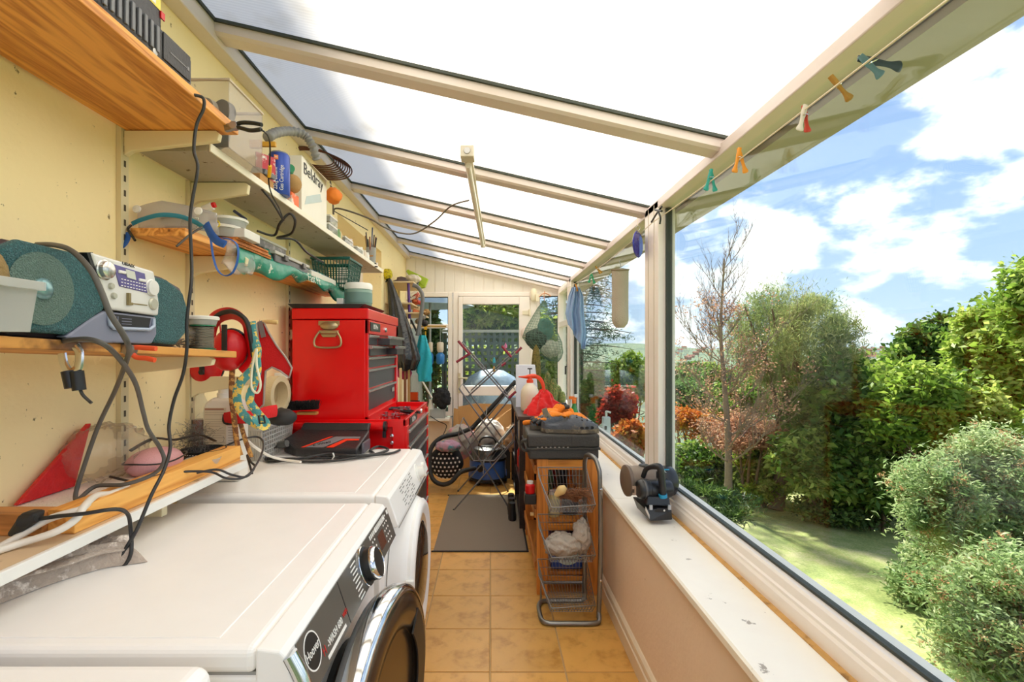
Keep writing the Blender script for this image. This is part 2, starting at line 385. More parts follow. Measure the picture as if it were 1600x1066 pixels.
sill2 = struct(ob('trim_2', G().box(XW, YF-.16, .475, fx(704), YF, .505), mat('painted_sill', 'efe9dd', .4), bevel=.006))
# door
df = G().box(fx(708), YF-.01, 0, fx(716), YF+.07, zt-.002).box(fx(828), YF-.01, 0, fx(838), YF+.07, zt-.002).box(fx(716), YF-.01, fz(463), fx(828), YF+.07, zt-.002).box(fx(716), YF-.01, 0, fx(828), YF+.07, .05)
d1 = struct(ob('door_1', df, UPVC, bevel=.006))
a0, a1 = fx(716)+.003, fx(828)-.003
leaf = G().box(a0, YF-.03, .055, fx(723), YF+.04, fz(464)).box(fx(811), YF-.03, .055, a1, YF+.04, fz(464)).box(fx(723), YF-.03, fz(476), fx(811), YF+.04, fz(464)).box(fx(723), YF-.03, fz(618), fx(811), YF+.04, fz(603)).box(fx(723), YF-.03, .055, fx(811), YF+.04, .16)
lf = ob('door_leaf', leaf, UPVC, d1, bevel=.006)
ob('pane', G().box(fx(723), YF, .16, fx(811), YF+.008, fz(618)).box(fx(723), YF, fz(603), fx(811), YF+.008, fz(476)), GLASS, lf)
ob('door_handle', G().box(fx(716)-.0, YF-.045, fz(614), fx(720), YF-.03, fz(583)).tube([(fx(718), YF-.04, fz(590)), (fx(718), YF-.09, fz(590)), (fx(731), YF-.09, fz(590.5))], .009, 8), mat('old_brass_white', 'cfc7a2', .35, .3), lf, smooth=40)
for v in (489, 594): ob('hinge', G().cyl((fx(827), YF-.045, fz(v+5)), (fx(827), YF-.045, fz(v-5)), .014).box(fx(816), YF-.045, fz(v+3), fx(827), YF-.03, fz(v-3)), CREAM, d1, smooth=40)
# low wall on the right with moulded baseboard, window board
lw = mat('beige_low_wall', 'f0d9be', .75, var=.08, vs=5, bump=.15, bs=60, c2='a58a68', cs=17, cth=.70, csoft=.05)
struct(ob('wall_right', G().box(XR, YN-.2, -.004, .84, YF, .556), lw))
struct(ob('baseboard_right', G().prism([(XR, YN-.2, 0), (XR-.016, YN-.2, 0), (XR-.016, YN-.2, .062), (XR-.010, YN-.2, .066), (XR-.010, YN-.2, .074), (XR-.014, YN-.2, .078), (XR-.012, YN-.2, .094), (XR-.004, YN-.2, .104), (XR, YN-.2, .106)], (0, YF-YN+.2, 0)), mat('baseboard_paint', 'e9d9bd', .4, var=.05)))
sillm = mat('painted_window_board', 'fdf6e8', .35, var=.04, c2='a99e8e', cs=13, cth=.655, csoft=.03, bump=.06, bs=25)
def sillseg(y0, y1):
    pr = [(.556, .572), (.556, .580), (.562, .585), (.752, .585), (.752, .557), (.562, .557), (.556, .562)]
    return G().prism([(x, y0, z) for x, z in pr], (0, y1-y0, 0))
sl_ = struct(ob('window_sill', sillseg(YN-.2, 2.236), sillm))
ob('sill_board', sillseg(2.239, YF-.01), sillm, sl_)
ob('sealant_strip', G().box(.735, YN-.2, .585, .752, YF-.02, .5875), mat('aged_sealant', 'c79a5a', .8, var=.3, vs=30, c2='8d6636', cs=30, cth=.55), sl_)
# right side glazing
ZB, ZT = .585, 1.957
def railpiece(y0, y1):
    pr = [(.752, .585), (.752, .625), (.758, .632), (.758, .640), (.764, .644), (.770, .662), (.776, .668), (.84, .668), (.84, .585)]
    return G().prism([(x, y0, z) for x, z in pr], (0, y1-y0, 0))
w4 = struct(ob('window_4', railpiece(YN-.2, YF), UPVC))
MUL = G()
for (y0, y1) in ((2.20, 2.39), (4.62, 4.70), (YF-.09, YF-.002)): MUL.box(.752, y0, .668, .83, y1, 1.94)
ob('mullion', MUL, UPVC, w4, bevel=.004)
groove = G()
for y in (2.25, 2.33): groove.box(.7505, y, .67, .753, y+.006, 1.93)
ob('mullion_groove', groove, mat('groove_shade', 'c8bda8', .6), w4)
gk = G()
for (y0, y1) in ((YN-.2, 2.20), (2.39, 4.62)):
    gk.box(.79, y0+.001, .669, .806, y1-.001, .676).box(.785, y1-.012, .676, .812, y1-.001, 1.90).box(.785, y0+.001, .676, .812, y0+.012, 1.90)
ob('gasket', gk, GASK, w4)
for (y0, y1) in ((YN-.2, 2.199), (2.391, 4.619), (4.75, YF-.14)):
    ob('pane', G().box(.795, y0, .672, .801, y1, 1.93), GLASS, w4)
# opening casement nearest the door
cs_ = G().box(.742, 4.71, .68, .80, 4.76, 1.92).box(.742, YF-.15, .68, .80, YF-.10, 1.92).box(.742, 4.76, .68, .80, YF-.15, .73).box(.742, 4.76, 1.87, .80, YF-.15, 1.92).box(.742, 4.76, 1.50, .80, YF-.15, 1.56)
ob('casement', cs_, UPVC, w4, bevel=.006)
ob('window_handle', G().tube([(.735, 4.735, 1.10), (.722, 4.735, 1.10), (.722, 4.735, 1.02)], .007, 8), BLACK, w4, smooth=40)
# roof: rafters, wall plate, eaves beam, polycarbonate sheets one by one
pm = bpy.data.materials.new('polycarbonate'); pm.use_nodes = True; t = pm.node_tree; t.nodes.clear(); N = t.nodes.new; K = t.links.new
co = N('ShaderNodeTexCoord'); wv = N('ShaderNodeTexWave'); wv.bands_direction = 'Y'; wv.inputs['Scale'].default_value = 22; K(co.outputs['Object'], wv.inputs[0])
nn = N('ShaderNodeTexNoise'); nn.inputs['Scale'].default_value = 4; nn.inputs['Detail'].default_value = 7; K(co.outputs['Object'], nn.inputs[0])
mr = N('ShaderNodeMapRange'); K(nn.outputs[0], mr.inputs[0]); mr.inputs[1].default_value = .55; mr.inputs[2].default_value = .8
mc_ = N('ShaderNodeMix'); mc_.data_type = 'RGBA'; K(mr.outputs[0], mc_.inputs[0]); mc_.inputs[6].default_value = (.93, .91, .86, 1); mc_.inputs[7].default_value = (.74, .70, .62, 1)
mw = N('ShaderNodeMix'); mw.data_type = 'RGBA'; mw.blend_type = 'MULTIPLY'; mw.inputs[0].default_value = .08; K(mc_.outputs[2], mw.inputs[6]); K(wv.outputs[0], mw.inputs[7])
tl = N('ShaderNodeBsdfTranslucent'); K(mw.outputs[2], tl.inputs[0]); dfs = N('ShaderNodeBsdfDiffuse'); K(mw.outputs[2], dfs.inputs[0])
ms = N('ShaderNodeMixShader'); ms.inputs[0].default_value = .06; K(tl.outputs[0], ms.inputs[1]); K(dfs.outputs[0], ms.inputs[2]); oo = N('ShaderNodeOutputMaterial'); K(ms.outputs[0], oo.inputs[0])
ROOFM = mat('roof_member', 'ddd0ca', .4, var=.05)
ceil = struct(ob('ceiling', G().box(XW, YN-.2, 2.285, -.905, YF+.1, 2.36).prism([(.775, YN-.2, 1.935), (.775, YN-.2, 1.99), (.86, YN-.2, 1.965), (.86, YN-.2, 1.925)], (0, YF-YN+.3, 0)), ROOFM, bevel=.004))
ROOFM = mat('roof_member', 'd3c9be', .4, var=.05)
raf = [1.60+.777*k for k in (-2, -1, 0, 1, 2, 3, 4)]+[5.41]
RW, RD = .085, .042
bounds = []
for y in raf:
    g = G()
    for xa, xb in ((-.905, .80),):
        pr = [(xa, y+.006, zr(xa)-RD), (xb, y+.006, zr(xb)-RD), (xb, y, zr(xb)-RD*.55), (xa, y, zr(xa)-RD*.55)]
        vs = []
        for x in (xa, xb):
            z = zr(x); vs += [(x, y, z), (x, y, z-.034), (x, y+.012, z-RD), (x, y+RW-.012, z-RD), (x, y+RW, z-.034), (x, y+RW, z)]
        g.add(vs, [(5,4,3,2,1,0), (6,7,8,9,10,11)]+[(i, (i+1) % 6, 6+(i+1) % 6, 6+i) for i in range(6)])
    ob('rafter', g, ROOFM, ceil)
    ob('rafter_gasket', G().prism([(-.91, y-.010, zr(-.91)+.004), (.79, y-.010, zr(.79)+.004), (.79, y-.010, zr(.79)-.006), (-.91, y-.010, zr(-.91)-.006)], (0, .0095, 0))
       .prism([(-.91, y+RW+.0005, zr(-.91)+.004), (.79, y+RW+.0005, zr(.79)+.004), (.79, y+RW+.0005, zr(.79)-.006), (-.91, y+RW+.0005, zr(-.91)-.006)], (0, .006, 0)), GASK, ceil)
ob('edge_gasket', G().prism([(-.905, YN-.2, 2.340), (-.896, YN-.2, 2.338), (-.896, YN-.2, 2.350), (-.905, YN-.2, 2.352)], (0, YF-YN+.2, 0)), GASK, ceil)
ed = [YN-.2]+raf+[YF+.12]
for i in range(len(ed)-1):
    y0, y1 = ed[i]+.03 if i else ed[i], ed[i+1]+.03
    ob('roof_sheet', G().prism([(-.93, y0+.002, zr(-.93)+.004), (.86, y0+.002, zr(.86)+.004), (.86, y0+.002, zr(.86)+.010), (-.93, y0+.002, zr(-.93)+.010)], (0, y1-y0-.004, 0)), pm, ceil)
ob('head_rail', G().box(.752, YN-.2, 1.905, .84, YF, 1.945), ROOFM, ceil, bevel=.004)

overm = mat('added_overhang_board', 'a39a8c', .6, var=.08, stretch=(1, 12, 1), vs=3)
ob('added_overhang_board', G().box(.842, YN-.2, 1.885, .985, YF+.1, 1.905).box(.97, YN-.2, 1.905, .985, YF+.1, 1.975), overm, ceil)  # opaque board added in place of overhanging roof sheets, to tone down their glow
ob('roof_edge', G().box(.865, YN-.2, 1.93, .969, YF+.1, 1.95), overm, ceil)
# ================================================================ THE GARDEN
LZ = -2.7
RNG = np.random.default_rng(7)
def leafmat(name, c1, c2, c3, tr=.5, rough=.5):
    m = bpy.data.materials.new(name); m.use_nodes = True; t = m.node_tree; b = t.nodes['Principled BSDF']; N = t.nodes.new; K = t.links.new
    at = N('ShaderNodeAttribute'); at.attribute_name = 'tint'
    r = N('ShaderNodeValToRGB'); K(at.outputs['Fac'], r.inputs[0]); e = r.color_ramp.elements; e[0].color = srgb(c1); e[1].color = srgb(c3); q = e.new(.5); q.color = srgb(c2)
    K(r.outputs[0], b.inputs['Base Color']); b.inputs['Roughness'].default_value = rough; b.inputs['Specular IOR Level'].default_value = .3
    tl = N('ShaderNodeBsdfTranslucent'); K(r.outputs[0], tl.inputs[0]); mx = N('ShaderNodeMixShader'); mx.inputs[0].default_value = tr
    K(b.outputs[0], mx.inputs[1]); K(tl.outputs[0], mx.inputs[2]); K(mx.outputs[0], t.nodes['Material Output'].inputs[0]); return m
def leafmesh(name, m, pts, size, parent, up=.3, aspect=.45, droop=0.0, tint=None, jit=.35):
    """one mesh of small folded leaves, each at its own point"""
    n = len(pts); pts = np.asarray(pts)
    d = RNG.normal(size=(n, 3)); d[:, 2] = d[:, 2]*.7+up; d /= np.linalg.norm(d, axis=1)[:, None]
    w = np.cross(d, RNG.normal(size=(n, 3))); w /= np.linalg.norm(w, axis=1)[:, None]+1e-9
    s = size*(1+jit*RNG.uniform(-1, 1, n))[:, None]
    a = pts; b = pts+d*s*.5+w*s*aspect*.5; c = pts+d*s-np.array([0, 0, 1])*s*droop; e = pts+d*s*.5-w*s*aspect*.5
    vs = np.stack([a, b, c, e], 1).reshape(-1, 3)
    org = np.array(ORG[parent.name]); vs = vs-org
    me = bpy.data.meshes.new(name); me.vertices.add(4*n); me.vertices.foreach_set('co', vs.ravel())
    me.loops.add(4*n); me.loops.foreach_set('vertex_index', np.arange(4*n)); me.polygons.add(n); me.polygons.foreach_set('loop_start', np.arange(n)*4)
    me.update(calc_edges=True)
    tn = RNG.uniform(0, 1, n) if tint is None else tint
    at = me.attributes.new('tint', 'FLOAT', 'POINT'); at.data.foreach_set('value', np.repeat(tn, 4).astype(np.float32))
    me.materials.append(m); o = bpy.data.objects.new(name, me); COL.objects.link(o); o.parent = parent; ORG[o.name] = ORG[parent.name]; o['kind'] = 'stuff'
    return o
def crownpts(c, r, n, nb=26, br=.36, hollow=.35, seed=0, flat=0):
    """points on clumps spread over an ellipsoid"""
    g = np.random.default_rng(seed); c = np.array(c); r = np.array(r)
    u = g.normal(size=(nb, 3)); u /= np.linalg.norm(u, axis=1)[:, None]; u[:, 2] = np.where(u[:, 2] < -.85, -u[:, 2], u[:, 2])
    bc = c+u*r*(g.uniform(hollow, .82, nb)[:, None]); bs = br*g.uniform(.4, 1.35, nb)
    k = g.integers(0, nb, n); q = g.normal(size=(n, 3)); q /= np.linalg.norm(q, axis=1)[:, None]
    rad = g.uniform(.35, 1.0, n)**.5; rad = np.where(g.uniform(size=n) < .22, rad*g.uniform(1.0, 1.75, n), rad)
    q = q+.25*np.sin(q[:, [1, 2, 0]]*7+k[:, None]); 
    p = bc[k]+q*(rad*bs[k])[:, None]*(r*np.array([1, 1, 1-flat]))
    tb = g.uniform(0, 1, nb)
    return p, np.clip(.5*tb[k]+.5*g.uniform(0, 1, n), 0, 1)
BARK = mat('bark', '6f5a48', .9, var=.3, vs=20, bump=.6, bs=25)
BARKP = mat('bark_pale', '8d7768', .9, var=.3, vs=20, bump=.5, bs=25)
def branchy(g, base, d, length, r, depth, seed, spread=.6, ends=None, segs=4, up=.12):
    rnd = random.Random(seed); p = Vector(base); pts = [p.copy()]; d = Vector(d).normalized()
    for i in range(segs):
        d = (d+Vector((rnd.uniform(-1, 1), rnd.uniform(-1, 1), rnd.uniform(-.6, .8)))*.16+Vector((0, 0, up*.4))).normalized()
        p = p+d*length/segs; pts.append(p.copy())
    g.tube(pts, [r*(1-.75*i/segs) for i in range(segs+1)], 5 if r < .03 else 8)
    if ends is not None and depth <= 1: ends += [tuple(q) for q in pts[2:]]
    if depth > 0:
        for i in range(1, segs+1):
            for k in range(2):
                a = rnd.uniform(0, 2*PI); nd = (d+Vector((math.cos(a), math.sin(a), rnd.uniform(-.1, .7)))*spread*1.4).normalized()
                branchy(g, pts[i], nd, length*rnd.uniform(.35, .6), r*(1-.75*i/segs)*.6+.002, depth-1, rnd.random(), spread, ends, 4 if depth > 1 else 3, up)
def tree(name, label, cat, base, crown, rad, n, size, lm, trunk=.12, group=None, nb=30, br=.36, aspect=.45, up=.3, seed=1, lean=(0, 0), stems=1, bark=None, foliage='foliage', flat=0, hollow=.35, limbs=7):
    t = thing(name, label, cat, base, group)
    g = G(); rnd = random.Random(seed); c = Vector(crown)
    for s in range(stems):
        b = Vector(base)+Vector((rnd.uniform(-.2, .2), rnd.uniform(-.2, .2), -.05))*(stems > 1); top = c+Vector((rnd.uniform(-.4, .4)*rad[0], rnd.uniform(-.4, .4)*rad[1], .3*rad[2]))*(1 if stems > 1 else .3)
        mid = b.lerp(top, .5)+Vector((lean[0], lean[1], 0)); pts = crs([b, mid, top], 5)
        g.tube(pts, [trunk*(1-.7*i/(len(pts)-1)) for i in range(len(pts))], 8)
        for k in range(limbs):
            i = rnd.randint(3, len(pts)-1); a = rnd.uniform(0, 2*PI)
            e = c+Vector((math.cos(a)*rad[0]*.75, math.sin(a)*rad[1]*.75, rnd.uniform(-.3, .7)*rad[2]))
            m_ = pts[i].lerp(e, .5)+Vector((0, 0, .1*rad[2])); g.tube(crs([pts[i], m_, e], 3), [trunk*.35*(1-.12*j) for j in range(7)], 5)
    ob('trunk', g, bark or BARK, t, smooth=60)
    p, tn = crownpts(crown, rad, n, nb, br, hollow, seed, flat)
    leafmesh(foliage, lm, p, size, t, up, aspect, .15, tn)
    return t
def PX(u, v, y): q = P(u, v, y); return (q.x, q.y, q.z)
# lawn: a rolling green surface, then falling land and hills
lawnm = bpy.data.materials.new('lawn'); lawnm.use_nodes = True; t = lawnm.node_tree; N = t.nodes.new; K = t.links.new; b = t.nodes['Principled BSDF']
co = N('ShaderNodeTexCoord').outputs['Object']; n1 = N('ShaderNodeTexNoise'); n1.inputs['Scale'].default_value = 1.1; n1.inputs['Detail'].default_value = 8; n1.inputs['Roughness'].default_value = .7; K(co, n1.inputs[0])
n2 = N('ShaderNodeTexNoise'); n2.inputs['Scale'].default_value = 30; n2.inputs['Detail'].default_value = 6; K(co, n2.inputs[0])
ad = N('ShaderNodeMath'); ad.operation = 'MULTIPLY_ADD'; K(n2.outputs[0], ad.inputs[0]); ad.inputs[1].default_value = .5; K(n1.outputs[0], ad.inputs[2])
r = N('ShaderNodeValToRGB'); K(ad.outputs[0], r.inputs[0]); e = r.color_ramp.elements; e[0].position = .55; e[0].color = srgb('6c7c40'); e[1].position = .95; e[1].color = srgb('b8ac84'); q = e.new(.75); q.color = srgb('949c58')
K(r.outputs[0], b.inputs['Base Color']); b.inputs['Roughness'].default_value = .9
def gz(x, y):
    z = LZ+.10*math.sin(x*.7)*math.sin(y*.5+1)-.03*max(0, x-4)
    dd = math.hypot(x, y)
    if dd > 18: z -= min((dd-18)*.30, 16)
    return z
g = G(); n = 90
g.sheet(lambda u, v: (lambda x, y: (x, y, gz(x, y)))(-8+48*u, -8+52*v), n, n)
struct(ob('floor_lawn', g, lawnm, smooth=180))
def fixz(x, y): return gz(x, y)
# hills far away
hm = mat('far_hills', '65745a', .95, var=.25, vs=.02, c2='4c5f4c', cs=.03, cth=.5)
g = G()
def hill(u, v):
    a = -1.2+2.9*u; dd = 40+660*v
    return (dd*math.sin(a), dd*math.cos(a), -19+24*min(1, v)**1.6+3*math.sin(a*9)*v+2*math.sin(a*23+dd*.02)*v)
g.sheet(hill, 120, 24); struct(ob('trim_hills', g, hm, smooth=180))
GR = {}
GR['laurel'] = leafmat('leaf_laurel', '2a4519', '5c7f2e', 'bcc868')
GR['bright'] = leafmat('leaf_bright', '567a28', '93ac42', 'dcdc80')
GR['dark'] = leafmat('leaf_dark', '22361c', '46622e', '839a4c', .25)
GR['pine'] = leafmat('leaf_pine', '5c7444', '8e9c5c', 'c4bc78', .45)
GR['rowan'] = leafmat('leaf_rowan', '5f7f4a', '9cb274', 'd8dcae')
GR['dead'] = leafmat('leaf_dead', '96685a', 'bd8b6c', 'd8b08c')
GR['flower'] = leafmat('leaf_rust', 'b07a58', 'c99a70', 'd9b48a')
GR['maple'] = leafmat('leaf_maple', '7a2420', 'a83a2c', 'c86a3a')
GR['orange'] = leafmat('leaf_orange', 'b5552c', 'cc7a36', 'a2a040')
GR['spruce'] = leafmat('leaf_spruce', '2e4436', '47604a', '6b8466', .35)
GR['far'] = leafmat('leaf_far', '4a6a3a', '6c8a4c', '9aa862')
def base_at(x, y): return (x, y, gz(x, y)-.03)
def bush(label, u, v, y, ru, rv, n, size, lm, seed, name='leafy_shrub', cat='shrub', group=None, up=.3, aspect=.45, nb=30, dy=.8, trunk=.05, stems=3, **k):
    c = P(u, v, y); rx_ = ru*y/FPX; rz_ = rv*y/FPX
    return tree(name, label, cat, base_at(c.x, c.y), tuple(c), (rx_, dy*rx_, rz_), n, size, lm, trunk, group, nb, seed=seed, stems=stems, up=up, aspect=aspect, limbs=4, **k)
# pine with trunk leaning, behind the bare tree
b0 = P(1212, 782, 12.6)
tree('pine_tree', 'broad round-topped pine with leaning trunk in the middle of the garden', 'tree', base_at(b0.x, b0.y), PX(1235, 540, 13.4), (1.95, 1.8, 1.75), 52000, .15, GR['pine'], .20, seed=11, aspect=.10, up=1.3, nb=60, br=.27, lean=(.25, .3), foliage='needles', hollow=.5)
# bare dying tree
b0 = P(1137, 776, 12.3); t = thing('bare_tree', 'slender half-dead tree with bare grey twigs and tufts of dry pink-brown leaves', 'tree', base_at(b0.x, b0.y))
g = G(); ends = []; bb = Vector(base_at(b0.x, b0.y)); tp = P(1132, 405, 12.3)
pts = crs([bb, bb+V(.02, 0, 1.6), bb+V(-.08, 0, 3.2), bb+V(-.15, .05, 4.6), tp], 5)
g.tube(pts, [.11*(1-.85*i/(len(pts)-1)) for i in range(len(pts))], 8)
rnd = random.Random(5)
for i in range(4, len(pts)-1):
    for k in range(2):
        a = rnd.uniform(0, 2*PI); ll = rnd.uniform(.9, 1.9)*(1.0 if i < 14 else .6)
        branchy(g, pts[i], (math.cos(a), math.sin(a)*.7, .25+.03*i), ll, .028*(1-.03*i), 2, i*7+k, .45, ends, 4, .25)
ob('trunk', g, BARKP, t, smooth=60)
ends = np.array([e for e in ends if e[2] < 2.6]); sel = ends[RNG.integers(0, len(ends), 170)]
p = (sel[:, None, :]+RNG.normal(size=(170, 26, 3))*.10).reshape(-1, 3)
leafmesh('dry_leaves', GR['dead'], p, .06, t, 0, .5)
# laurels and other bushes along the lawn edge
L_ = 'dark evergreen laurel with yellow-green tips '
bush('dark evergreen laurel mass directly behind the right-hand lawn edge', 1330, 660, 12.4, 105, 110, 34000, .20, GR['laurel'], 21)
bush('glossy dark laurel with hanging leaves right of the leaning pine trunk', 1270, 725, 11.6, 62, 62, 16000, .19, GR['laurel'], 22)
bush('lower dark laurel overhanging the lawn under the tall hedge', 1370, 740, 11.2, 80, 75, 20000, .18, GR['laurel'], 23)
bush('yellow-green shrub catching the sun in front of the big right-hand trees', 1425, 640, 10.6, 75, 75, 18000, .15, GR['bright'], 24)
bush('low green shrub behind the bare trunk', 1090, 735, 14, 60, 42, 11000, .14, GR['laurel'], 25)
bush('low bright shrub between the bare trunk and the pine trunk', 1175, 735, 13.6, 50, 42, 9000, .14, GR['bright'], 26)
bush('spreading dark grass-green bush at the lawn corner nearest the window post', 1085, 790, 10.2, 85, 32, 12000, .18, GR['dark'], 27, aspect=.12, up=.9)
bush('bush with rusty orange leaves behind the hedge by the window post', 1080, 665, 15.5, 52, 26, 8000, .11, GR['orange'], 28)
bush('pinkish dry undergrowth between the two trunks', 1170, 680, 13.0, 75, 35, 8000, .09, GR['dead'], 29)
bush('pale green round shrub at the back left of the garden', 1068, 628, 18, 45, 32, 9000, .14, GR['far'], 30)
bush('mid green bush behind the lower pine branches', 1160, 630, 17, 70, 40, 12000, .15, GR['laurel'], 31)
bush('dark green bush deep behind the pine', 1290, 610, 17, 95, 55, 16000, .18, GR['dark'], 32)
bush('bright green bush beyond the laurels below the distant town', 1400, 600, 16, 75, 48, 14000, .16, GR['bright'], 33)
bush('low weedy bush at the foot of the pine', 1195, 765, 12.9, 38, 18, 5000, .10, GR['bright'], 34, nb=16)
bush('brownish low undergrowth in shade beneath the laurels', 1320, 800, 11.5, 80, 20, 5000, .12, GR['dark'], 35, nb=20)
# big trees at the right
def bigtree(label, u, v, y, ru, rv, n, size, lm, seed, **k):
    c = P(u, v, y); rx_ = ru*y/FPX; rz_ = rv*y/FPX
    return tree('broadleaf_tree', label, 'tree', base_at(c.x, c.y), tuple(c), (rx_, .8*rx_, rz_), n, size, lm, .15, 'large trees along the right edge of the garden', seed=seed, nb=50, br=.28, **k)
bigtree('large broadleaf tree with dark blue-green rounded crown, left of the group at right', 1480, 560, 14, 85, 62, 30000, .20, GR['laurel'], 41)
bigtree('tall sunlit yellow-green tree reaching the right edge of the view', 1585, 560, 11.5, 95, 110, 38000, .17, GR['bright'], 42)
bigtree('lower sunlit broadleaf tree in front of the dark crown at right', 1500, 660, 10.5, 80, 70, 22000, .15, GR['bright'], 43)
t = bush('young tree with a thin leafy shoot rising above its neighbours at far right', 1640, 480, 9, 62, 78, 9000, .15, GR['bright'], 44, name='broadleaf_tree', cat='tree')
# rowan nearest the window with rusty flower heads
def rowan(label, u, v, y, ru, rv, n, seed):
    t = bush(label, u, v, y, ru, rv, n, .075, GR['rowan'], seed, name='rowan_tree', cat='tree', nb=60, br=.26, aspect=.3, trunk=.04, stems=4, foliage='leaves')
    c = P(u, v, y); r_ = ru*y/FPX; rzz = rv*y/FPX
    q, _ = crownpts(tuple(c), (r_*1.02, .8*r_, rzz*1.02), 420, 60, .27, .35, seed)
    p = (q[:, None, :]+RNG.normal(size=(len(q), 34, 3))*.030).reshape(-1, 3)
    leafmesh('flower_heads', GR['flower'], p, .020, t, .3, .9)
rowan('pale green rowan with rusty flower heads nearest the big window, at right', 1530, 790, 6.6, 125, 125, 52000, 51)
rowan('rowan with rusty flower heads below the big window, bottom right corner', 1590, 1000, 5.2, 165, 150, 40000, 52)
bush('low dense rowan suckers filling the ground under the rowans', 1500, 900, 7.4, 95, 75, 20000, .09, GR['rowan'], 53)
# seen through the narrower window beyond the post
b0 = P(905, 700, 10.5)
t = thing('spruce_tree', 'blue-green spruce with drooping layered branches beyond the narrower window', 'tree', base_at(b0.x, b0.y))
g = G(); bx_, by_ = b0.x, b0.y; bz = base_at(bx_, by_)[2]; g.tube([(bx_, by_, bz), (bx_, by_, 4.3)], [.16, .03], 8); pp = []
rnd = random.Random(9)
for k in range(26):
    z = -.6+4.6*k/26; ll = 1.55*(1-.55*k/26)
    for j in range(7):
        a = rnd.uniform(0, 2*PI); d = V(math.cos(a), math.sin(a), 0); ln = ll*rnd.uniform(.75, 1.1)
        q = [V(bx_, by_, z), V(bx_, by_, z)+d*ln*.55+V(0, 0, -.02), V(bx_, by_, z)+d*ln+V(0, 0, -.10)]
        cr_ = crs(q, 5); g.tube(cr_, [.022*(1-.08*i) for i in range(len(cr_))], 4)
        for s in range(90):
            f = rnd.random()**.7; c0 = q[0].lerp(q[2], f); side = V(-d.y, d.x, 0)*rnd.uniform(-.22, .22)*(1-.6*f)*1.2
            pp.append(tuple(c0+side+V(0, 0, rnd.uniform(-.10, .01)-.05*f)))
ob('trunk', g, BARK, t, smooth=60); leafmesh('needles', GR['spruce'], pp, .10, t, -.1, .16)
bush('red-leaved maple bush outside the narrower window', 962, 640, 7.2, 28, 32, 7000, .075, GR['maple'], 61)
bush('orange and yellow-green shrub under the red maple', 985, 690, 6.4, 28, 28, 6000, .08, GR['orange'], 62)
bush('dense green shrub at the foot of the narrower window', 960, 760, 6.2, 55, 45, 9000, .09, GR['laurel'], 63)
bush('green shrub left of the maple, beside the casement', 905, 640, 8, 35, 50, 9000, .10, GR['dark'], 64)
bush('bright green bush behind the red maple', 985, 600, 10, 30, 40, 8000, .12, GR['bright'], 65)
bush('tall dark conifer hedge outside the casement', 878, 560, 9, 24, 60, 9000, .10, GR['dark'], 66)
# beyond the door
bush('yellow-green leafy tree above the lattice fence beyond the door', 775, 500, 9.2, 62, 46, 16000, .12, GR['bright'], 71, name='broadleaf_tree', cat='tree', nb=36)
bush('dark hedge behind the lattice fence beyond the door', 775, 590, 9.8, 78, 60, 9000, .14, GR['bright'], 72)
bush('dark evergreen beyond the left side window', 670, 540, 8.8, 22, 95, 9000, .12, GR['dark'], 73)
bush('bright shrub beyond the sidelight right of the door', 852, 560, 8.2, 22, 60, 8000, .10, GR['bright'], 74)
struct(ob('floor_yard', G().box(-3, YF+.1, -.45, 1.2, 9.5, -.2), mat('yard_paving', '9a948a', .85, var=.15, c2='77706a', cs=5)))
# lattice fence
yl = 7.3; q0, q1 = P(690, 608, yl), P(838, 517, yl)
lt = thing('lattice_fence', 'grey-green timber lattice fence panel beyond the glazed door', 'fence', (q0.x, yl, -.2))
LM = mat('lattice_paint', '4b5648', .8, var=.15)
g = G().box(q0.x, yl-.02, q1.z-.025, q1.x, yl+.03, q1.z+.015)
ob('top_rail', g, mat('fence_rail', 'a8a596', .8), lt)
for x in (q0.x, q1.x-.05): ob('post', G().box(x, yl, -.2, x+.05, yl+.05, q1.z-.03), LM, lt)
nx = 15
for i in range(nx):
    x = q0.x+.06+(q1.x-q0.x-.14)*i/(nx-1); ob('slat', G().box(x-.022, yl, -.15, x+.022, yl+.008, q1.z-.03), LM, lt)
for j in range(12):
    z = q1.z-.09-j*.098; ob('slat', G().box(q0.x+.05, yl+.01, z-.022, q1.x-.05, yl+.018, z+.022), LM, lt)
# covered barbecue dome
c = P(768, 652, 6.3); g = G(); rnd = random.Random(3)
prof = [(.0, .62), (.16, .60), (.30, .52), (.37, .38), (.40, .2), (.42, 0), (.43, -.45)]
g.lathe((c.x, c.y, c.z), prof[::-1], n=40)
g.v = [(x+.012*math.sin(9*z+5*x), y+.012*math.sin(17*x), z) for x, y, z in g.v]
ob('covered_table', g, mat('blue_grey_cover', '7f93a8', .6, var=.2, c2='a8b6c4', cs=8, bump=.5, bs=12), smooth=60, label='round garden table under a blue-grey weather cover beyond the door', category='table')
# parasol beyond the side window
c = P(672, 470, 6.9); g = G()
pts = [(.62*math.cos(2*PI*k/8), .62*math.sin(2*PI*k/8), 0) for k in range(8)]
vs = [(c.x, c.y, c.z+.22)]+[(c.x+x, c.y+y, c.z-.08) for x, y, z in pts]
g.add(vs, [(0, 1+k, 1+(k+1) % 8) for k in range(8)])
t = thing('garden_parasol', 'pale blue-grey parasol open beyond the left side window', 'parasol', (c.x, c.y, -.2))
ob('canopy', g, mat('parasol_cloth', 'a9b9c2', .8, var=.1), t, solid=.006)
ob('pole', G().cyl((c.x, c.y, -.2), (c.x, c.y, c.z+.2), .018), STEEL, t, smooth=40)
